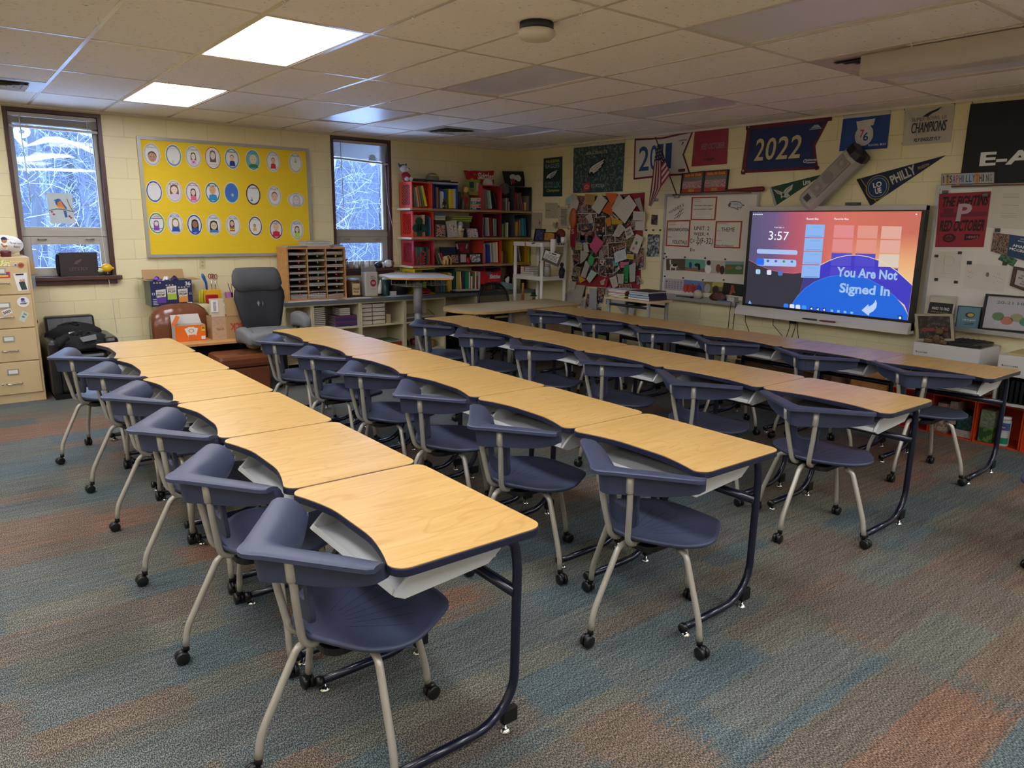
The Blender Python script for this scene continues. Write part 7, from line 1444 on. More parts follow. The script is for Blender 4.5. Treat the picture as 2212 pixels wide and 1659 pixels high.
mx = nt.add('ShaderNodeMix',data_type='RGBA'); nt.link(fx.outputs[0],mx.inputs[0]); nt.link(gr.outputs[0],mx.inputs[6]); nt.link(gz.outputs[0],mx.inputs[7])
nt.link(mx.outputs[2],b_.inputs['Emission Color']); b_.inputs['Emission Strength'].default_value = SCR; b_.inputs['Base Color'].default_value = (.01,.01,.01,1); b_.inputs['Roughness'].default_value = .2
gl_,gr_,gb,gt = -4.025,-5.672,.895,1.822
q = Q((XF - .003,gl_,gt),(XF - .003,gr_,gt),(XF - .003,gr_,gb),(XF - .003,gl_,gb)); q.slab('display',WALLP,.002)
# picture coordinates measured in the close-up, turned into screen u, v
s_tl,s_tr,s_br,s_bl = [at(1580 + x / 5.027,420 + y / 5.027,0,XF - .003) for x,y in ((205,185),(2063,200),(1915,1400),(135,1200))]
def S(x,y):
    p = at(1580 + x / 5.027,420 + y / 5.027,0,XF - .003); return ((gl_ - p.y) / (gl_ - gr_),(gt - p.z) / (gt - gb))
def SP(part,pts,m,h=.0005): q.poly(part,[(min(1,max(0,u)),min(1,max(0,v))) for u,v in [S(*p) for p in pts]],m,h)
def arc(cx,cy,rx,ry,a0,a1,n=30): return [(cx + rx * math.cos(a0 + (a1 - a0) * i / n),cy - ry * math.sin(a0 + (a1 - a0) * i / n)) for i in range(n + 1)]
e = SCR
SP('wallpaper_shapes',[(190,712),(300,770),(430,820),(560,850),(690,858),(800,845),(760,1000),(700,1260),(135,1200)],EM('dark','2d2c3a',e))
SP('wallpaper_shapes',[(800,845),(960,775),(1100,700),(1100,900),(900,1000),(665,1190),(700,1260)],EM('indigo','3a3488',e),.0006)
line_ = [(960,770),(1050,725),(1150,685),(1260,662),(1370,660),(1480,675),(1600,715),(1700,765),(1800,835),(1900,925),(1965,985)]
SP('wallpaper_shapes',line_ + [(1930,1310),(1880,1200),(1700,1050),(1400,900),(1200,880),(960,950)],EM('violet','3a34c0',e),.0008)
dome = [(665,1180),(720,1100),(800,1020),(900,950),(1050,895),(1200,872),(1350,880),(1500,925),(1650,1005),(1780,1110),(1870,1220),(1918,1310),(1915,1385),(1400,1335),(900,1285),(650,1255)]
SP('wallpaper_shapes',dome,EM('blue','0c62dc',e),.001)
def SL(part,pts,wd,m,h=.0014): q.line(part,[S(*p) for p in pts],wd,m,h)
SL('glow_lines',line_,.006,EM('cream','e8d8b0',e)); SL('glow_lines',dome[:12],.0035,EM('pale','4a90e8',e)); SL('glow_lines',[(190,712),(300,770),(430,820),(560,850),(690,858),(800,845)],.004,EM('pink','d8607a',e))
CARD_ = EM('card','8ab4f0',e)
for x0_,y0_,x1_,y1_ in ((812,325,1012,465),(798,473,996,613),(785,620,983,758),(770,768,965,905)): SP('file_cards',[(x0_,y0_),(x1_ + 4,y0_ + 3),(x1_ - 8,y1_ + 2),(x0_ - 13,y1_ - 2)],CARD_,.0014); SL('card_print',[(x0_ + 60,y0_ + 30),(x0_ + 160,y0_ + 32)],.003,EM('cardink','6a94d0',e),.0018); SL('card_print',[(x0_ + 10,y1_ - 15),(x0_ + 170,y1_ - 10)],.003,EM('cardink2','4a70b8',e),.0018)
for j in range(4):
    for i in range(3):
        x0_,y0_ = 1118 + 258 * i - 14 * j,332 + 152 * j + 6 * i
        mcol = ['e08a8c','e09484','e0a898'] if j < 2 else (['d88a90','dc9a90','e8b8a0'] if j == 2 else ['4a40c8','4040c8','443cc4'])
        if j == 2: mcol = ['5048c8','4a44c8','d8c8b8']
        SP('favorite_cards',[(x0_,y0_),(x0_ + 218,y0_ + 4),(x0_ + 205,y0_ + 143),(x0_ - 12,y0_ + 137)],EM('fav' + mcol[i],mcol[i],e),.0011 if j < 2 else .0009)
def rr_(x0_,y0_,x1_,y1_,sk,m,h=.0015,part=None):
    part = part or 'app_icon#%d' % len(q.mb); pts = []; rd_ = 13 if y1_ - y0_ < 60 and sk < 10 else min((y1_ - y0_) / 2,18)
    for (cx_,cy_,a) in ((x1_ - rd_,y0_ + rd_ + sk,-pi / 2),(x1_ - rd_,y1_ - rd_ + sk,0),(x0_ + rd_,y1_ - rd_,pi / 2),(x0_ + rd_,y0_ + rd_,pi)):
        for i in range(5): t = a + pi / 2 * i / 4; pts.append((cx_ + rd_ * math.cos(t),cy_ + rd_ * math.sin(t)))
    SP(part,pts,m,h)
WS = EM('white','e8eefa',e * 1.1); LB = EM('lightblue','a8c0f0',e)
rr_(277,592,718,642,14,LB,part='search_bar'); rr_(272,695,705,770,16,LB,part='app_bar'); rr_(272,693,356,766,2,EM('tile','1c6af0',e),.002)
for i,c_ in enumerate(('2a6ab0','5a5aa8','3a9a5a','2a8ab0')): rr_(382 + 87 * i,708 + 3 * i,412 + 87 * i,735 + 3 * i,0,EM('t' + c_,c_,e),.002)
for x_,y_,c_ in ((290,838,'a8d0e8'),(410,846,'d8dcf0'),(532,855,'4a70c0'),(593,1210,'1c7af0'),(658,1217,'d8e4f8'),(723,1224,'d8e4f8'),(790,1230,'3a90f0')): rr_(x_ - 25,y_ - 26,x_ + 25,y_ + 26,1,EM('ic' + c_,c_,e),.002)
for x_,y_ in ((870,1240),(938,1247),(1006,1254)): rr_(x_ - 22,y_ - 22,x_ + 22,y_ + 22,1,EM('darkic','16388a',e),.002); SP('app_icon#%d' % len(q.mb),[(x_ - 14,y_),(x_ + 10,y_ - 12),(x_ + 10,y_ + 12)],WS,.003)
for x_,y_ in ((1092,1262),(1163,1268),(1235,1276),(1308,1284)): SP('app_icon#%d' % len(q.mb),[(x_ - 14,y_ - 12),(x_ + 14,y_ - 10),(x_ + 14,y_ + 14),(x_ - 14,y_ + 12)],EM('ic4','8ab8f0',e),.003)
rr_(1806,1312,1860,1366,1,EM('darkic','16388a',e),.002); SP('app_icon#%d' % len(q.mb),arc(1832,1340,14,14,0,2 * pi,14)[:-1],WS,.003); SP('app_icon#%d' % len(q.mb),[(183,1190),(200,1150),(220,1192)],EM('flame','7aa8f0',e),.002)
def ST(t_,x0_,y0_,x1_,y1_,m,dy=0,bold=.01,h=.003,part='lettering'):
    vs,fs = glyphs(t_,bold); q.g(part).add([q.p(*S(x0_ + (x1_ - x0_) * x - (1 - y) * (y1_ - y0_) * .10,y1_ + (y0_ - y1_) * y + dy * x),h) for x,y in vs],fs,m)
ST('TUE, FEB 17',465,352,575,366,WS,3); ST('3:57',412,398,628,492,WS,8,.0); ST('Recent files',820,252,950,276,WS,2); ST('Favorite files',1122,254,1276,276,WS,2)
NT_ = EM('navyink','10285a',e * .6); LT = EM('lettering','9cc0f0',e)
for t_,a in (('You Are Not',(1150,785,1812,892)),('Signed In',(1180,958,1730,1096))):
    ST(t_,a[0] - 3,a[1] - 3,a[2] + 3,a[3] + 3,NT_,42,.075,.0024,'letter_shadow'); ST(t_,*a,LT,42,.05,.0032)
SP('arrow',[(1565,1140),(1582,1180),(1575,1230),(1540,1270),(1500,1290),(1492,1318),(1415,1258),(1490,1190),(1490,1218),(1535,1195),(1560,1165)],EM('arrow','b8d0f8',e),.003)
for i in range(5): SP('app_icon#%d' % len(q.mb),arc(245 + 22 * i,217,7,7,0,2 * pi,8)[:-1],WS,.002)
SP('app_icon#%d' % len(q.mb),arc(2010,215,9,7,0,2 * pi,8)[:-1],WS,.002)
dsp = q.mb.pop('display').build('display',r)
for kk in q.mb: q.mb[kk].build(kk.split('#')[0],dsp)
for x0_,x1_,y_,cc,nm in ((765,925,1345,'1a2422','dark stylus in the tray recess of the screen'),(950,1125,1368,'7a1c28','dark red stylus in the tray recess of the screen')):
    pa = at(1580 + x0_ / 5.027,420 + y_ / 5.027,0,XF - .06); pb = at(1580 + x1_ / 5.027,420 + (y_ + 18) / 5.027,0,XF - .06); k = MB(); k.tube([pa,pa + (pb - pa) * .15,pb],[.003,.008,.008],C(cc,.3),8); tag(k.build('stylus',None,True),nm,'stylus')
for i,(x,dy_,ln) in enumerate(((455,.06,.3),(640,-.03,.25),(700,-.03,.28),(725,.0,.28),(150,.02,.42))):
    p = at(1580 + x / 5.027,420 + 1330 / 5.027,0,-.09); k = MB(); k.tube([(-.09,p.y,.79),(-.085,p.y,.70),(-.05,p.y - dy_ * 1.5,.6),(-.03,p.y - dy_ * 2.6,.79 - ln - .1)],.004,BLACKP,6); tag(k.build('power_cable',None,True),'thin black cable hanging under the screen, %s from the left' % ordn([1,2,3,4,0][i]),'cable','cables under the screen')
p = at(1580 + 668 / 5.027,420 + 1392 / 5.027,0,-.09); k = MB(); k.box(-.11,-.07,p.y - .03,p.y + .03,.74,.774,BLACKP); tag(k.build('adapter_box'),'small black adapter hanging under the screen','adapter')

# ---------------------------------------------------------------- second whiteboard and what hangs on it
w2 = wb('whiteboard','whiteboard cluttered with papers at the right edge',-5.72,-8.2,.875,2.035)
q = qB(zF,(412,97),(990,68),(905,693),(362,693),d=.024); q.slab('cloth',C('8f2231')); BK = C('1c1416')
q.text('lettering','THE FIGHTINS',.06,.06,.96,.25,BK,.002,.035,.03).text('lettering','RED OCTOBER',.06,.50,.96,.71,BK,.002,.035,.03).text('lettering','P',.38,.2,.66,.52,C('b09a9c'),.003,.06,.03)
q.rect('skyline',.05,.36,.98,.44,C('6a1c28'),.001).rect('skyline',.12,.28,.32,.44,C('64202a'),.0012).ell('badges',.28,.83,.13,.08,BK,.002).ell('badges',.28,.83,.1,.055,C('7a2430'),.003).text('badges','Hatfield',.17,.79,.38,.86,C('2a1416'),.004,.02).poly('badges',[(.6,.76),(.9,.77),(.88,.84),(.6,.88)],BK,.002).text('badges',"HERR'S",.64,.79,.87,.84,C('a8646a'),.003,.02)
q.done('rally_towel','red rally towel reading Red October on the right whiteboard','towel')
def clip(f,x,y,lab,s=.022):
    p = at(*f(x,y),0,-.03); k = MB(); k.box(p.x - .02,p.x,p.y - s,p.y + s,p.z - s * .6,p.z + s * .7,C('4a4238',.3)); tag(k.build('binder_clip',None,False,.004),lab,'clip')
clip(zF,480,80,'metal clip at the left top of the rally towel'); clip(zF,930,112,'grey clip at the right top of the rally towel')
TP = C('c3bbab')
q = Q(at(*zF(1005,-10),0,-.026),Vector((-.026,-6.75,2.02)),Vector((-.026,-6.78,1.66)),at(*zF(940,470),0,-.026)); q.slab('paper',TP,.002)
for i,t_ in enumerate(('Be the','change','You wish','to see','in the','World')): q.text('writing',t_,.50,.18 + i * .115,.8 if i in (0,3,4) else .86,.25 + i * .115,INK,bold=.0)
for v in (.22,.27,.3,.47,.66,.70,.74): q.rect('writing',.14,v,.33,v + .006,C('7a7468'))
q.ell('seal',.58,.86,.06,.07,C('8f7a8c'),.002); q.done('quote_poster','large cream handwritten poster beside the rally towel','poster')
q = Q(at(*zF(1018,528),0,-.026),Vector((-.026,-6.52,1.615)),Vector((-.026,-6.53,1.42)),at(*zF(985,740),0,-.026)); q.slab('card',C('24405e'),.002); q.rect('cleats_photo',0,0,.36,1,photo('cleat',['2a241e','8a6a54','1a1a1a','b8a890'],60),.001).text('lettering','ATHLETIC',.6,.1,.85,.15,W_).text('lettering','EXCELLENCE',.56,.2,.88,.25,W_).text('lettering','AMANDA',.46,.4,.9,.52,W_,bold=.03).text('lettering','MCGROGAN',.4,.57,1.0,.69,W_,bold=.03); q.done('athlete_card','blue athletic award card with a cleats picture','card')
pic(zF,((1130,745),(1285,840),(1235,915),(1062,830)),'green_card','tilted dark green patterned card on the right whiteboard',photo('greencard',['1c3a2c','3a6a4c','24503a'],50),'card')
PT = C('c4bdb0')
def papr(f,pts,lab,draw=None,m=PT,d=.022,name='paper_sheet',cat='paper',grp=None):
    q = qB(f,*pts,d=d); q.slab('sheet',m,.001)
    if draw: draw(q)
    return q.done(name,lab,cat,grp)
papr(zF,((362,745),(668,745),(632,1055),(345,1040)),'pencil sketch sheet under the rally towel',lambda q: q.ell('sketch',.55,.35,.2,.18,C('9a948a'),.001,rim=.05).line('sketch',[(.38,.1),(.36,.8),(.7,.82)],.002,C('9a948a')))
papr(zF,((712,870),(1175,912),(1125,1198),(672,1150)),'wide sheet with tiny ink drawings on the right whiteboard',lambda q: [q.ell('doodles',.08 + .1 * ((i * .37) % 1) if i < 9 else .7 + .25 * ((i * .61) % 1),.3 + .4 * ((i * .53) % 1),.008,.012,INK,.001,6) for i in range(20)] and q.ell('doodles',.56,.38,.04,.09,C('6a6864'),.001))
for i,(x,y,lab) in enumerate(((380,793,'left top'),(642,757,'right top'),(377,1055,'left bottom'),(598,1085,'right bottom'))): magB(zF,x,y,'black magnet at the %s corner of the pencil sketch' % lab,s=.014)
magB(zF,748,868,'black magnet above the wide sheet of tiny drawings',s=.017); magB(zF,1062,505,'black magnet on the blue athletic card',s=.018); magB(zF,1145,880,'black magnet on the tilted green card',s=.016)
q = Q(at(*zF(1245,908),0,-.03),Vector((-.03,-6.62,1.36)),Vector((-.03,-6.62,1.16)),at(*zF(1200,1122),0,-.03)); q.slab('backing',C('4a3630'),.008); q.rect('card',.12,.14,.88,.86,C('aaa69e'),.001)
for i,t_ in enumerate(('THE','OPPORTUNITY','BE A GOOD','YOUR WORDS','ALWAYS')): q.text('lettering',t_,.3 - .05 * (i % 3),.2 + i * .125,.75 + .04 * (i % 3),.28 + i * .125,INK,.002,.01)
q.frame('frame',.1,.13,C('4a3630'),.008); q.done('framed_quote','brown framed block letter quote at the right edge','picture frame')
# frames standing in its tray
def frameX(pts,x,name,lab,fcol,m,wf,cat='picture frame',extra=None,f=zF,fm=None,wv=None):
    q = Q(*[at(*f(a,b),0,x) for a,b in pts]); q.slab('backing',C(fcol),.012); q.rect('picture',wf,wv or wf,1 - wf,1 - (wv or wf),m,.001); q.frame('frame',wf,(wv or wf),fm or C(fcol,.3),.01)
    if extra: extra(q)
    return q.done(name,lab,cat)
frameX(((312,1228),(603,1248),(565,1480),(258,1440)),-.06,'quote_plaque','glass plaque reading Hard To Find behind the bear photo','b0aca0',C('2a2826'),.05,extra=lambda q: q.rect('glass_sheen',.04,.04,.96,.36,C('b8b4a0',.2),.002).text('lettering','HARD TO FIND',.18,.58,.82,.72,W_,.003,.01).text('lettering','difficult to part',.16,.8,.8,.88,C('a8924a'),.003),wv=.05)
frameX(((625,1347),(890,1368),(850,1612),(588,1600)),-.07,'small_canvas','blue grey canvas reading Life is good in the tray','1c2028',C('5f7e8c'),.02,extra=lambda q: q.ell('emblem',.55,.38,.2,.12,C('2a2a1e'),.003).ell('emblem',.58,.38,.14,.08,C('a89a4a'),.004).text('lettering','Life is good',.28,.56,.8,.66,W_,.003,.01).rect('lettering',.36,.74,.76,.76,INK,.003).rect('lettering',.36,.8,.76,.82,INK,.003),wv=.02)
q = Q(at(*zF(935,1215),0,-.075),Vector((-.075,-6.86,1.17)),Vector((-.075,-6.88,.895)),at(*zF(858,1610),0,-.075)); q.slab('backing',BLACKP,.012); q.rect('picture',.03,.05,.97,.95,C('a8a4a8'),.001); q.text('lettering','20-21 HILLENDAL',.14,.17,.8,.25,C('4a6a6a'),.002,.01)
for i,c_ in enumerate(('5a7a54','a86a5a','8a8a6a','4a7a5a','b08a7a','6a6a5a','a89a84')): q.ell('drawing',.18 + .1 * i,.6 + .1 * (i % 2),.07,.12,C(c_),.002,9)
q.frame('frame',.025,.045,C('14181e',.3),.012); q.done('drawing_frame','large black framed mascot drawing in the right whiteboard tray','picture frame')
# laptop carts behind the last desk row
def cart(y0,y1,z0,z1,lab,xb=-.42):
    r = thing('laptop_cart',lab,'cart',(xb / 2,(y0 + y1) / 2,0)); CW = C('bdb9b4',.45); a,b = min(y0,y1),max(y0,y1)
    k = MB(); k.box(xb,-.012,a,b,z1 - .16,z1,CW); k.build('top_housing',r,bevel=.004)
    k = MB(); k.box(xb,-.02,a,b,z0,z0 + .02,CW); k.box(xb,-.02,a,a + .012,z0 + .02,z1 - .16,CW); k.box(xb,-.02,b - .012,b,z0 + .02,z1 - .16,CW); k.box(-.03,-.012,a + .012,b - .012,z0 + .02,z1 - .16,CW); k.build('shelf_frame',r)
    q = Q((xb - .001,b,z1),(xb - .001,a,z1),(xb - .001,a,z1 - .16),(xb - .001,b,z1 - .16)); q.ell('logo_print',.055,.48,.008,.05,C('6a3038'),.001)
    for i in range(9): q.rect('logo_print',.07 + i * .018,.46,.083 + i * .018,.52,C('8a8684' if i < 6 else '6a4448'),.001)
    q.mb['logo_print'].build('logo_print',r)
    k = MB()
    for x in (-.1,xb * .8): k.lathe([(.022,-.002),(.022,0)],(x,a - .0005,z1 - .08),BLACKP,14,'y')
    n = int((b - a - .05) / .034)
    for i in range(n):
        y = a + .03 + i * .034; s = MB(); s.box(xb + .01,-.06,y,y + .020,z0 + .022,z1 - .19,C('16181c',.3)); tag(s.build('laptop'),'black laptop, %s from the right in the %s' % (ordn(i),'left cart' if y0 > -6.3 else 'right cart'),'laptop','laptops in the carts')
    return r
cart(-5.87,-6.37,.36,.76,'white laptop cart carrying the bear photo'); cart(-6.50,-7.1,.36,.745,'second white laptop cart at the right edge')
r = thing('black_bin_lid','black plastic tray lying on the left laptop cart','tray',(-.22,-6.22,.76)); k = MB(); k.prism([(x,y - 6.22) for x,y in rrect(-.40,-.06,-.13,.14,.05,4)],.761,.79,BLACKP); k.build('tray',r,bevel=.006)
for i in range(5): k = MB(); k.tube([(-.36,-6.12 - .04 * i,.795),(-.2,-6.13 - .04 * i,.80),(-.1,-6.12 - .04 * i,.795)],.004,BLACKP,5); k.build('rib',r,True)
k = MB(); k.box(-.4,-.1,-6.9,-6.55,.746,.765,C('a89668')); tag(k.build('card_folder'),'tan card folder lying on the right laptop cart','folder')
P = [at(1850 + a / 4.608,620 + b / 4.608,0,-.36) for a,b in ((585,265),(962,268),(978,535),(602,535))]; q = Q(*P); q.slab('backing',C('3a342c'),.012); q.rect('picture',.09,.1,.91,.92,photo('park_photo',['14110e','2a231c','4a3c30','1a1612'],25),.001); q.rect('people',.15,.52,.85,.64,photo('parkpeople',['5a2a28','8a3034','3a3430','6a5a50'],90),.002); q.frame('frame',.07,.085,C('9a9078',.25),.012); q.done('family_photo','silver framed dark park photo standing on the laptop cart','picture frame')
p = at(1850 + 790 / 4.608,620 + 540 / 4.608,0,-.39); TB = M('bear_fur','5e4a34',.95,bump=.5,bscale=150); r = thing('teddy_bear','small brown teddy bear sitting before the park photo','plush toy',(-.385,p.y,.761)); y = p.y
k = MB(); k.ell((-.385,y,.80),(.028,.032,.038),TB); k.build('body',r,True); k = MB(); k.ell((-.385,y - .01,.862),(.03,.034,.03),TB); k.ell((-.41,y - .01,.855),(.014,.016,.013),TB); k.build('head',r,True)
for s in (-1,1): k = MB(); k.ell((-.38,y - .01 + s * .026,.888),(.008,.011,.011),TB,8,6); k.build('ear',r,True); k = MB(); k.tube([(-.39,y + s * .02,.775),(-.40,y + s * .05,.772),(-.41,y + s * .085,.776)],[.014,.014,.017],TB,8); k.build('leg',r,True); k = MB(); k.tube([(-.385,y + s * .028,.82),(-.395,y + s * .055,.80)],[.011,.010],TB,8); k.build('arm',r,True)
# orange floor crates with tissue boxes
OC = 'c8401c'
for i,(a,b) in enumerate(((-6.03,-5.70),(-6.365,-6.035),(-6.70,-6.37),(-7.035,-6.705))): crate(-.32,-.02,.0,.335,OC,['leftmost orange floor crate below the laptop carts','orange floor crate holding the tissue boxes','orange floor crate holding the wipes canister','orange floor crate cut off by the right edge'][i],y0=a,y1=b,front='-x')
def tissue(y,z,w_,h_,m,lab,dx=-.30): k = MB(); k.box(dx,dx + .2,y - w_ / 2,y + w_ / 2,z,z + h_,m); tag(k.build('tissue_box',None,False,.002),lab,'tissue box','tissue boxes in the orange crates')
tissue(-6.115,.012,.09,.12,photo('tb1',['8a7466','b8a898','6a5a50'],30),'patterned tissue box, lower left of the middle orange crate'); tissue(-6.115,.134,.08,.13,photo('tb2',['a89484','7a665a'],30),'patterned tissue box, upper left of the middle orange crate'); tissue(-6.19,.1,.06,.19,photo('tb3',['a08c7c','b8a494','8a7464'],30),'tall patterned tissue box in the middle orange crate',-.28)
tissue(-6.29,.012,.12,.06,photo('tb4',['b8b0a8','9a948c'],40),'white patterned tissue box lying low in the middle orange crate'); tissue(-6.29,.074,.11,.13,photo('tb5',['14302c','24504a','3a6a5a'],30),'dark green floral tissue box in the middle orange crate'); tissue(-6.45,.012,.1,.12,photo('tb6',['2a4a24','5a7a3a','b88a64'],20),'coconut patterned tissue box in the right orange crate'); tissue(-6.45,.134,.1,.14,photo('tb7',['5a6450','8a947a'],50),'grey green tissue box standing on the coconut one')
r = thing('wipes_canister','blue green disinfecting wipes canister reading CLOROX','canister',(-.27,-6.57,.01)); cy = -6.57
k = MB(); k.lathe([(.04,0),(.042,.01),(.042,.20),(.036,.21)],(-.275,cy,.011),C('bcc0c0',.35),24); k.build('body',r,True); k = MB(); k.lathe([(.038,0),(.038,.025)],(-.275,cy,.221),W_,24); k.build('lid',r,True)
def cyl_label(part,z0_,z1_,m,rad=.0428,a0=-1.2,a1=1.2): 
    k = MB(); n = 14; vs = [(-.275 - rad * math.cos(a0 + (a1 - a0) * i / n),cy + rad * math.sin(a0 + (a1 - a0) * i / n),z) for z in (z0_,z1_) for i in range(n + 1)]; k.add(vs,[(i,i + 1,n + 2 + i,n + 1 + i) for i in range(n)],m); return k.build(part,r)
cyl_label('blue_label',.14,.20,C('2a6aa8',.3)); cyl_label('green_label',.03,.08,C('1c7a5a',.3))
q = Q((-.32,cy + .032,.19),(-.32,cy - .032,.19),(-.32,cy - .032,.14),(-.32,cy + .032,.14)); q.ell('logo',.5,.5,.5,.45,C('b02a44'),.0).ell('logo',.5,.5,.42,.36,C('1c3a8a'),.001).text('logo','CLOROX',.14,.35,.86,.65,W_,.002,.03); q.mb['logo'].build('logo',r)
p = -5.80; tissue(p,.012,.14,.12,C('8a2018'),'dark red carton in the left orange crate'); k = MB(); k.box(-.33,-.26,-5.95,-5.86,.336,.42,C('b83018')); k.box(-.331,-.33,-5.945,-5.91,.38,.41,W_); tag(k.build('red_carton'),'bright red small carton on the left orange crate','carton')
# bench, tan board, bin, table near the wall
r = thing('plank_bench','low brown plank bench under the screen','bench',(-.4,-4.85,0))
for i in range(4): k = MB(); k.box(-.60 + i * .115,-.60 + i * .115 + .108,-5.3,-4.3,.40,.425,DARKWOOD); k.build('plank',r)
for y_ in (-5.2,-4.4): k = MB(); k.box(-.58,-.16,y_ - .03,y_ + .03,0,.40,DARKWOOD); k.build('leg',r)
for i in range(3): k = MB(); k.box(-.62,-.605,-5.3,-4.3,.10 + i * .1,.19 + i * .1,DARKWOOD); k.build('front_plank',r)
k = MB(); k.T = Matrix.Translation((-.3,0,0)); k.loft([[(-.12,y,.02),(-.10,y,.02),(.02,y,.50),(.0,y,.50)] for y in (-5.66,-5.34)],OAK); tag(k.build('leaning_board'),'tan wooden board leaning below the screen end','board')
r = thing('waste_bin','waste bin lined with a crinkled clear bag near the wall','bin',(-.32,-3.62,0)); k = MB(); k.lathe([(.12,0),(.16,.4)],(-.32,-3.62,0),C('2a2c2e',.5),20); k.build('bin',r,True)
CB = M('clear_bag','aeb4b8',.15,alpha=.55,bump=.8,bscale=40); k = drape('bag',(-.32,-3.62,.40),(.185,.2,.05),'',CB,44,k=30,j=10); k.build('liner',r,True)
r = thing('standing_table','tall small table stacked with binders before the whiteboard','table',(-.8,-3.1,0)); k = MB(); k.prism([(x,y) for x,y in rrect(-.945,-.56,-3.45,-2.72,.07,5)],.875,.90,PALEWOOD,M('cream_edge','b8a684',.5)); k.build('table_top',r,bevel=.003)
for x,y_ in ((-.90,-2.80),(-.90,-3.38),(-.61,-3.38),(-.61,-2.80)): k = MB(); k.tube([(x,y_,0),(x,y_,.874)],.02,MATS.get('post_grey',ALU),12); k.build('leg',r,True)
k = MB(); k.tube([(-.90,-2.8,.82),(-.90,-3.38,.82)],.014,BLACKP,8); k.tube([(-.61,-2.8,.82),(-.61,-3.38,.82)],.014,BLACKP,8); k.tube([(-.90,-3.1,.82),(-.61,-3.1,.82)],.014,BLACKP,8); k.build('stretcher',r)
def pile(y,items,where,x0=-.92,x1=-.64):
    z = .9005
    for i,(t,cc,w_) in enumerate(items):
        k = MB(); m = C(cc,.5); k.box(x0,x1,y - w_,y + w_,z,z + .0025,m); k.box(x0,x1,y - w_,y + w_,z + t - .0025,z + t,m); k.box(x0 + .004,x1 - .004,y - w_ + .004,y + w_ - .004,z + .0025,z + t - .0025,PAPER if cc not in ('1c2240','24284a') else C('9ab4c8')); k.box(x0,x1,y - w_,y - w_ + .003,z + .0025,z + t - .0025,m)
        tag(k.build('binder' if t > .02 else 'folder'),'%s coloured %s, %s from the bottom in the %s' % (cn[cc],'binder' if t > .02 else 'folder',ordn(i),where),'binder','binders on the tall table'); z += t + .0006
cn = {'6a5a4a': 'brown','c8c838': 'yellow','3a2a2a': 'dark brown','a83a2c': 'red','b8c4d0': 'pale blue','3a2c34': 'plum','24284a': 'navy','1c2240': 'dark navy','b8b0a4': 'grey','2a1c24': 'black'}
pile(-2.93,[(.012,'6a5a4a',.12),(.014,'c8c838',.13),(.018,'3a2a2a',.13),(.01,'6a5a4a',.12),(.018,'a83a2c',.13),(.01,'b8c4d0',.14)],'left pile')
pile(-3.25,[(.022,'3a2c34',.155),(.026,'24284a',.15),(.026,'1c2240',.14),(.012,'b8b0a4',.14),(.006,'2a1c24',.14)],'right pile')
r = thing('white_basket','white slotted basket behind the far desks','basket',(-.3,-3.15,0)); k = MB(); k.box(-.42,-.2,-3.3,-2.95,.50,.62,WHITEP); k.build('basket',r,bevel=.005); k = MB(); k.box(-.40,-.22,-3.28,-2.97,0,.499,C('8a867e')); k.build('stand',r)
for j in range(4): k = MB(); k.box(-.422,-.42,-3.26 + .07 * j,-3.22 + .07 * j,.55,.59,C('4a4a48')); k.build('slot',r)
k = MB(); k.box(-.45,-.08,-3.41,-3.32,.56,.575,C('6f7276')); k.box(-.44,-.1,-3.40,-3.33,0,.56,C('6f7276')); tag(k.build('grey_shelf'),'low grey shelf top left of the screen','shelf')

# ---------------------------------------------------------------- wall of notes and photos
q = qB(zJ,(640,160),(1510,85),(1450,1250),(690,1200),d=.003); q.slab('paper',C('8f2430'),.0015); q.done('red_backing_paper','large red backing paper under the pinned notes','paper')
MOS = photo('photo_mosaic',['101216','3a3230','1c2430','7a6a60','2a2422','9a9088','1a1c20'],17,3.0)
for pts,lab in ((((700,135),(1290,120),(1290,640),(700,660)),'upper dark photo collage sheet beneath the notes'),(((650,640),(1380,600),(1370,1100),(660,1060)),'lower dark photo collage sheet beneath the notes')):
    q = qB(zJ,*pts,d=.005); q.slab('print',MOS,.001); q.done('photo_collage',lab,'photo','collage sheets on the note wall')
PH = [photo('ph%d' % i,c_,s_) for i,(c_,s_) in enumerate(((['14161a','4a3430','b08a78','2a3a5a','8a8a88'],55),(['20242a','6a3a34','c0a090','3a4a6a'],70),(['101214','3a2a28','8a6a5c','a83438'],45),(['2a2c30','7a6a60','b8b0a8','4a5a3a'],60),(['1a1c24','3a3a4a','9a7a6c','b8b4b0'],50)))]
OCH = photo('ochre_pic',['4a4228','7a6a3c','5a5030'],40)
WN,WG,CRM = C('b9b3a8'),C('a8a298'),C('b8a888')
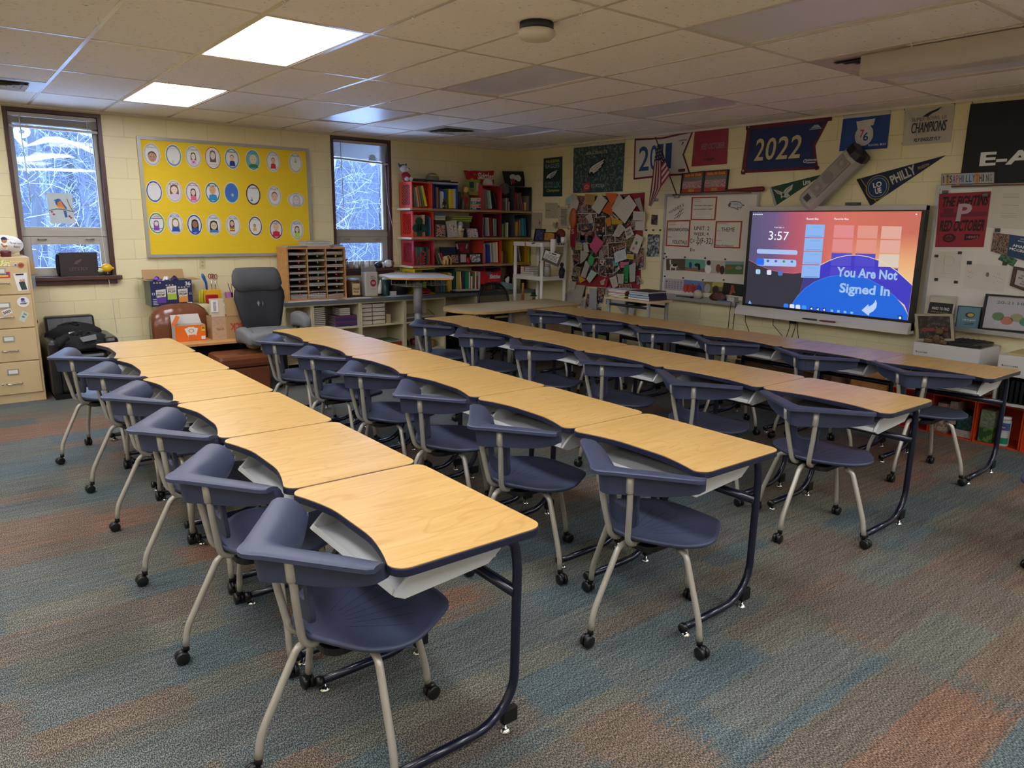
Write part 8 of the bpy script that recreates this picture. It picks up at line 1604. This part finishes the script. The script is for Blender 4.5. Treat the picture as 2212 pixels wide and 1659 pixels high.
# (corners, material or picture index, name, category, label)
NOTES = [
 (((690,330),(935,330),(930,700),(672,700)),0,'photo_collage','crowd poster at the upper left of the note wall'),
 (((700,120),(830,125),(825,320),(705,318)),1,'photo_print','white bordered photo of men in blue at the top left'),
 (((905,380),(1045,370),(1040,610),(915,600)),2,'photo_print','dark selfie photo right of the crowd poster'),
 (((1010,600),(1150,590),(1160,740),(1015,740)),4,'photo_print','photo of a smiling child beside the pink envelope'),
 (((1150,580),(1255,578),(1250,665),(1155,665)),1,'photo_print','small black and white street photo in the middle'),
 (((1060,690),(1280,670),(1275,860),(1065,870)),2,'photo_print','photo of people in dark coats in the middle'),
 (((965,720),(1075,715),(1075,880),(965,885)),3,'photo_print','photo of standing people left of the dark coats'),
 (((1265,640),(1400,600),(1340,810),(1290,800)),'o','photo_print','ochre textured picture behind the mistletoe card'),
 (((1375,740),(1500,735),(1510,990),(1380,1030)),0,'photo_print','large white edged portrait photo at the right'),
 (((860,870),(965,860),(960,1060),(850,1050)),2,'photo_print','photo of a woman in a black dress'),
 (((1035,860),(1130,870),(1135,1060),(1035,1060)),4,'photo_print','yellow headed dark event poster at lower middle'),
 (((650,970),(740,980),(735,1080),(640,1070)),3,'photo_print','greyish photo at the lower left edge'),
 (((625,1075),(720,1085),(725,1160),(640,1150)),4,'photo_print','tilted black photo at the lower left'),
 (((750,1200),(805,1200),(800,1330),(760,1345)),2,'photo_print','narrow photo with a person in orange yellow'),
 (((815,1290),(860,1300),(840,1460),(810,1450)),1,'photo_print','narrow photo of a player near the bottom'),
 (((935,1215),(1050,1225),(1005,1420),(935,1400)),0,'photo_print','dark team photo hanging at the bottom'),
 (((640,830),(725,815),(720,930),(660,980)),1,'photo_print','tilted white card with a red figure'),
 (((1290,370),(1375,350),(1365,420),(1300,480)),2,'photo_print','dark photo under the large white letter'),
 (((1340,430),(1400,425),(1395,540),(1345,540)),3,'photo_print','greenish photo right of the letters'),
 (((700,460),(900,450),(895,550),(705,560)),4,'photo_print','small bar photo over the crowd poster'),
 (((1130,740),(1280,690),(1285,760),(1140,800)),1,'photo_print','small orange lit photo under the dark coats'),
 (((970,960),(1060,950),(1050,1100),(975,1080)),4,'photo_print','photo of a child in white beside the lower poster'),
 (((1400,1090),(1440,1080),(1470,1160),(1420,1190)),3,'photo_print','small tilted photo at the lower right edge'),
 (((1200,1190),(1340,1180),(1360,1245),(1210,1250)),1,'photo_print','photos fanned behind the tall table'),
 (((660,95),(725,200),(690,325),(590,340)),'b9b3a8','paper_sheet','long curling white sheet at the top left of the notes'),
 (((560,165),(640,105),(640,210),(560,240)),'9ab4a8','greeting_card','pale teal card at the top left corner of the notes'),
 (((795,105),(915,110),(905,240),(780,230)),'ad8450','kraft_card','brown kraft card at the top of the notes'),
 (((965,100),(1065,185),(960,350),(870,270)),'bcb6aa','paper_sheet','white folded letter left of the orange card'),
 (((1035,95),(1160,95),(1185,150),(1110,240)),'c8602a','orange_card','bright orange card pinned at the top'),
 (((1070,200),(1160,240),(1110,370),(1000,310)),'b85424','orange_card','lower orange envelope under the orange card'),
 (((1035,400),(1100,380),(1110,470),(1060,500)),'c07434','orange_card','small amber card below the orange envelope'),
 (((1105,380),(1240,430),(1250,460),(1120,470)),'b89a2c','yellow_card','yellow strip behind the big letter'),
 (((1200,100),(1310,250),(1190,330),(1110,280)),'b4aea4','paper_sheet','white note behind the large tilted letter'),
 (((1320,115),(1410,240),(1270,460),(1115,300)),'c0baae','letter','large tilted white letter with faint writing'),
 (((1380,170),(1450,145),(1510,380),(1480,360)),'8f8a80','paper_sheet','grey curled sheet at the top right of the notes'),
 (((1370,310),(1510,320),(1515,425),(1370,420)),'b8b2a8','letter','typed white note at the right edge'),
 (((1400,430),(1510,425),(1505,540),(1398,535)),'bcb6ac','paper_sheet','blank white sheet under the typed note'),
 (((1105,320),(1200,400),(1170,450),(1095,370)),'b8b2a8','greeting_card','white card with a small red seal'),
 (((795,375),(870,330),(895,440),(855,460)),'b4aea4','greeting_card','white card with a dark photo at upper middle'),
 (((1210,440),(1280,520),(1200,620),(1120,610)),'b4aea6','greeting_card','white tilted card left of the block letter card'),
 (((1265,535),(1335,485),(1380,590),(1290,650)),'b8b2aa','greeting_card','white card with big handwritten block letters'),
 (((1405,580),(1495,625),(1420,825),(1325,780)),'c0bab0','greeting_card','tall white card with a green sprig'),
 (((925,600),(1020,685),(925,825),(845,730)),'b84a74','pink_envelope','bright pink envelope in the centre of the notes'),
 (((680,705),(765,705),(760,770),(675,775)),'b0a878','sticky_note','pale yellow note under the crowd poster'),
 (((770,690),(820,690),(845,800),(780,810)),'b4aea6','paper_sheet','curled white paper left of the pink envelope'),
 (((740,770),(840,820),(790,900),(735,940)),'b0aaa0','paper_sheet','white folded paper below the curled one'),
 (((1140,810),(1275,755),(1295,880),(1155,930)),'b8bcc4','greeting_card','plain bluish white card right of centre'),
 (((1295,820),(1375,825),(1370,890),(1290,880)),'b8a43c','sticky_note','yellow note right of the bluish card'),
 (((1115,910),(1200,880),(1190,960),(1140,970)),'5a9a98','teal_card','teal card peeking out under the bluish card'),
 (((1215,915),(1320,920),(1300,990),(1220,985)),'c8607c','pink_card','small pink card above the green strip'),
 (((1265,950),(1320,945),(1310,1165),(1255,1165)),'1c8a4a','green_strip','bright green vertical strip with a hole'),
 (((855,830),(910,870),(880,970),(815,930)),'4a9a64','green_card','green card below the pink envelope'),
 (((805,900),(850,960),(800,1110),(740,1090)),'b4aea6','paper_sheet','long white slip left of centre'),
 (((725,1085),(805,1130),(735,1170),(720,1110)),'c8a020','yellow_card','yellow card at the lower left'),
 (((870,1010),(940,1050),(850,1170),(810,1120)),'a4bcb0','mint_card','pale mint card at the lower middle'),
 (((975,890),(1035,890),(1010,960),(970,930)),'b8b0a8','sticker','small white ticket with a red emblem'),
 (((1085,1110),(1165,1080),(1190,1200),(1130,1240)),'bab4ac','round_card','round bottomed white card with handwriting'),
 (((1130,1050),(1200,960),(1210,1000),(1150,1050)),'b0aaa2','greeting_card','folded white card left of the green strip'),
 (((1180,1060),(1260,1060),(1250,1180),(1190,1180)),'a8a49c','paper_sheet','pale sheet behind the green strip'),
 (((1320,960),(1400,920),(1390,1150),(1330,1160)),'a4a49c','plastic_pouch','clear plastic pouch right of the green strip'),
 (((975,1150),(1040,1110),(1020,1190),(985,1190)),'b4aea8','greeting_card','small white card near the bottom middle'),
 (((1020,1150),(1070,1120),(1060,1200),(1030,1220)),'a82834','red_badge','round red badge near the bottom middle'),
 (((620,1140),(690,1170),(650,1280),(580,1240)),'b4ac9c','sticky_note','beige note at the bottom left'),
 (((600,1250),(700,1240),(630,1420),(525,1350)),'9a948a','typed_sheet','grey typed sheet hanging low at the left'),
 (((690,1190),(800,1195),(740,1410),(640,1440)),'a49c8c','paper_sheet','beige sheet behind the narrow photos'),
 (((740,1350),(805,1360),(790,1470),(735,1460)),'a8a298','typed_sheet','small typed sheet near the bottom'),
 (((850,1225),(935,1240),(930,1480),(840,1470)),'a0a0a4','paper_sheet','tall grey white sheet at the bottom'),
 (((900,1460),(995,1455),(990,1500),(940,1490)),3,'photo_print','small photo at the very bottom of the notes'),
 (((1110,1370),(1370,1380),(1240,1525),(1160,1430)),'a4a4a8','paper_sheet','white sheet seen under the tall table'),
 (((1330,1440),(1400,1400),(1370,1550),(1320,1530)),'a8a8a4','paper_sheet','tilted sheet at the right foot of the notes'),
 (((1060,1220),(1100,1210),(1090,1420),(1040,1420)),'8a94a4','paper_sheet','narrow blue grey sheet left of the tall table'),
]
for i,(pts,m,nm,lab) in enumerate(NOTES):
    is_ph = isinstance(m,int) or m == 'o'; q = Q(*[at(*zJ(a,b),0,-(.006 + .0028 * (i % 12) + (.03 if not is_ph else 0))) for a,b in pts])
    if is_ph:
        q.slab('paper',WN,.001); q.rect('picture',.04,.04,.96,.96,OCH if m == 'o' else PH[m],.0008)
        if m != 'o':
            rr = random.Random(i)
            for j in range(4): u,v = rr.uniform(.2,.8),rr.uniform(.35,.75); q.ell('people',u,v,.09,.08,C(rr.choice(['a8806a','8a6452','b8907a'])),.0012,10).ell('people',u,v + .2,.14,.14,C(rr.choice(['1a1c22','5a2428','2a3a5c','8a8a88'])),.001,10)
    else:
        q.slab('sheet',C(m),.001)
        if nm in ('letter','greeting_card','kraft_card','typed_sheet','round_card','sticky_note','green_strip','sticker'):
            dk = C('4a4640' if nm != 'letter' else '8a857c'); n_ = 9 if nm == 'typed_sheet' else 4
            for j in range(n_): q.line('writing',[(.2,.25 + .55 * j / n_),(.55 + .25 * ((j * .618) % 1),.25 + .55 * j / n_)],.0022,dk,.0012)
        if 'sprig' in lab: q.ell('drawing',.45,.45,.14,.1,C('2a6a4a'),.0015).ell('drawing',.35,.8,.13,.1,C('b07484'),.0015)
        if 'red seal' in lab or 'red emblem' in lab: q.ell('seal',.5,.5,.18,.18,C('b03038'),.0015)
        if 'block letters' in lab: q.text('lettering','THANK',.1,.2,.9,.45,INK,.0015).text('lettering','YOU',.25,.55,.75,.8,INK,.0015)
        if 'hole' in lab: q.ell('hole',.5,.85,.22,.06,C('12402a'),.0015)
    q.done(nm,lab + ', note wall','photo' if is_ph else 'paper','notes pinned on the wall beside the white shelf')
# stocking, drawings at the left
q = Q(*[at(*zJ(a,b),0,-.03) for a,b in ((620,480),(690,480),(680,775),(620,775))]); q.slab('cloth',C('9a1c2c'),.012,[(.05,0),(1,0),(1,.4),(.75,.6),(.85,.85),(.75,1),(.3,.98),(.05,.8),(-.05,.5)]); q.ell('toe',.6,.95,.3,.07,C('6a6a72'),.002).text('letter','S',.2,.15,.65,.35,C('b8a8a8'),.002); q.done('stocking','small red felt stocking on the left of the notes','stocking')
p = at(*zJ(652,400),0,-.05); k = MB(); k.ell((p.x,p.y,p.z),(.04,.062,.135),C('a85424',.5),16,12); tag(k.build('orange_football',None,True),'orange toy football above the red stocking','ball')
DR = [(((318,208),(470,212),(475,395),(318,395)),'b0a88e','faint pencil drawing on cream paper left of the notes'),(((480,255),(605,262),(600,520),(478,515)),'b8ad94','handwritten letter with taped corners above the basketball'),(((165,330),(285,330),(280,530),(155,530)),'b0a48c','thin pencil note with a red leaf beside the crates')]
for i,(pts,m,lab) in enumerate(DR):
    q = Q(*[at(*zJ(a,b),0,-.006) for a,b in pts]); q.slab('sheet',C(m),.001)
    if i == 1:
        for j in range(14): q.line('writing',[(.25,.12 + j * .055),(.85 - .1 * ((j * .618) % 1),.12 + j * .055)],.006,C('3a3630'))
        for u,v in ((0,0),(1,0),(1,1),(0,1)): q.ell('tape',u,v,.12,.06,C('a8845a'),.002,6)
    elif i == 0: q.ell('drawing',.6,.65,.22,.3,C('a09070'),rim=.1).text('drawing','M',.12,.45,.35,.55,C('5a5040')).line('drawing',[(.1,.15),(.8,.12)],.003,C('8a8068'))
    else: q.poly('leaf',[(.7,.6),(.8,.45),(.85,.6),(.78,.75)],C('9a4a4c')).line('writing',[(.2,.2),(.5,.2)],.002,C('8a5a54')).line('writing',[(.2,.3),(.5,.32)],.002,C('8a5a54'))
    q.done('pencil_sheet',lab,'drawing')
q = Q(*[at(*zJ(a,b),0,-.008) for a,b in ((410,430),(475,430),(475,530),(415,530))]); q.poly('paper',[(.5,.3),(.7,.05),(1,.2),(.9,.6),(.55,1),(.1,.65),(0,.25),(.25,.08)],C('8aa87c')).poly('paper',[(.5,.3),(.7,.05),(1,.2),(.85,.65),(.6,.9)],C('a84a50'),.002); q.done('paper_heart','green and red paper heart above the mahogany frame','ornament')
# things between notes and whiteboard
pic(zJ,((1590,352),(1662,355),(1655,475),(1583,470)),'photo_print','small dark red framed portrait left of the whiteboard',PH[2],d=.01)
pic(zJ,((1545,585),(1690,590),(1675,855),(1527,852)),'photo_print','black and white snow scene photo left of the whiteboard',photo('snow_pic',['1c1e20','6a7074','a8b0b4','3a3e40'],28),d=.01)
for i,x in enumerate((1528,1611,1695)): magB(zJ,x,538,'black square wall clip, %s of three above the snow photo' % ordn(i),s=.012,d=.002)
q = Q(*[at(*zC(a,b),0,-.004) for a,b in ((430,1095),(510,1090),(508,1140),(432,1148))]); q.text('lettering','BIRDS',0,.1,1,.9,C('2a5a6a'),bold=.03); q.done('wall_lettering','teal BIRDS lettering half hidden behind the flag','lettering')

# ---------------------------------------------------------------- ceiling fittings
r = thing('smoke_detector','round cream wireless access point hanging from the ceiling','ceiling device',(-4.05,-5.25,H)); c_ = at(1159,62,2,H - .03)
k = MB(); k.lathe([(.09,-.035),(.09,0)],(c_.x,c_.y,H - .004),C('2a2e38',.5),28); k.build('mount_ring',r,True); k = MB(); k.lathe([(.03,-.085),(.08,-.078),(.098,-.06),(.1,-.04),(.092,-.035)],(c_.x,c_.y,H - .004),C('cdc3ae',.4),32); k.build('cover',r,True)
def vent(i,j,lab):
    x0,x1,y0,y1 = gx(i),gx(i + 1),gy(j),gy(j + .5) 
    if j == -3: y0,y1 = gy(-2.5) + .0,gy(-2)
    r = thing('air_vent',lab,'air vent',((x0 + x1) / 2,(y0 + y1) / 2,H),group='square ceiling air vents'); cx,cy = (x0 + x1) / 2,(y0 + y1) / 2; VM = M('vent_paint','b3a999',.45)
    k = MB(); k.box(x0 + .012,x1 - .012,y0 + .012,y1 - .012,H - .006,H - .001,VM); k.build('plate',r)
    for s in (.19,.14,.09,.045):
        k = MB(); a = s - .03
        for (p,q_) in (((-1,-1),(1,-1)),((1,-1),(1,1)),((1,1),(-1,1)),((-1,1),(-1,-1))):
            k.add([(cx + p[0] * s,cy + p[1] * s,H - .024),(cx + q_[0] * s,cy + q_[1] * s,H - .024),(cx + q_[0] * a,cy + q_[1] * a,H - .012),(cx + p[0] * a,cy + p[1] * a,H - .012)],[(0,1,2,3)],VM)
        k.build('louvre',r)
    k = MB(); k.box(cx - .19,cx + .19,cy - .19,cy + .19,H - .0105,H - .0098,C('2a2622')); k.build('opening',r)
vent(6,-3,'square air vent beside the projection screen case'); vent(-1,1.5,'square air vent at the left photo edge near the window'); vent(6,1.5,'small looking air vent above the second window')
r = thing('projection_screen_case','long white projection screen case under the ceiling at right','projection screen',(-2.05,-7.2,H)); k = MB(); A_ = at(1865,165,2,H - .12)
k.loft([[(x,y,z) for x,z in ((A_.x - .06,H - .11),(A_.x - .04,H - .14),(A_.x + .10,H - .14),(A_.x + .10,H - .005),(A_.x - .06,H - .005))] for y in (-8.6,A_.y)],C('b8b0a4',.4)); k.build('case',r,bevel=.008)
for i,(x,y) in enumerate(((788,47),(1895,18),(1366,683),(1345 - 1345,0))):
    pass
HK = [(213,50),(365,184),(618,231),(613,5),(893,37),(1254,30),(842,220),(1093,215),(1309,245),(1362,206),(1561,171),(1968,97)]
for i,(x,y) in enumerate(HK):
    p = at(x,y,2,H - .03); k = MB(); k.tube([(p.x,p.y,H - .004),(p.x,p.y,H - .02),(p.x + .008,p.y - .004,H - .032),(p.x,p.y - .006,H - .042),(p.x - .009,p.y,H - .034)],.0028,WHITEP,6); tag(k.build('ceiling_hook',None,True),'small white ceiling hook, %s counted from the left' % ordn(sorted(a for a,b in HK).index(x)),'hook','hooks clipped to the ceiling grid')
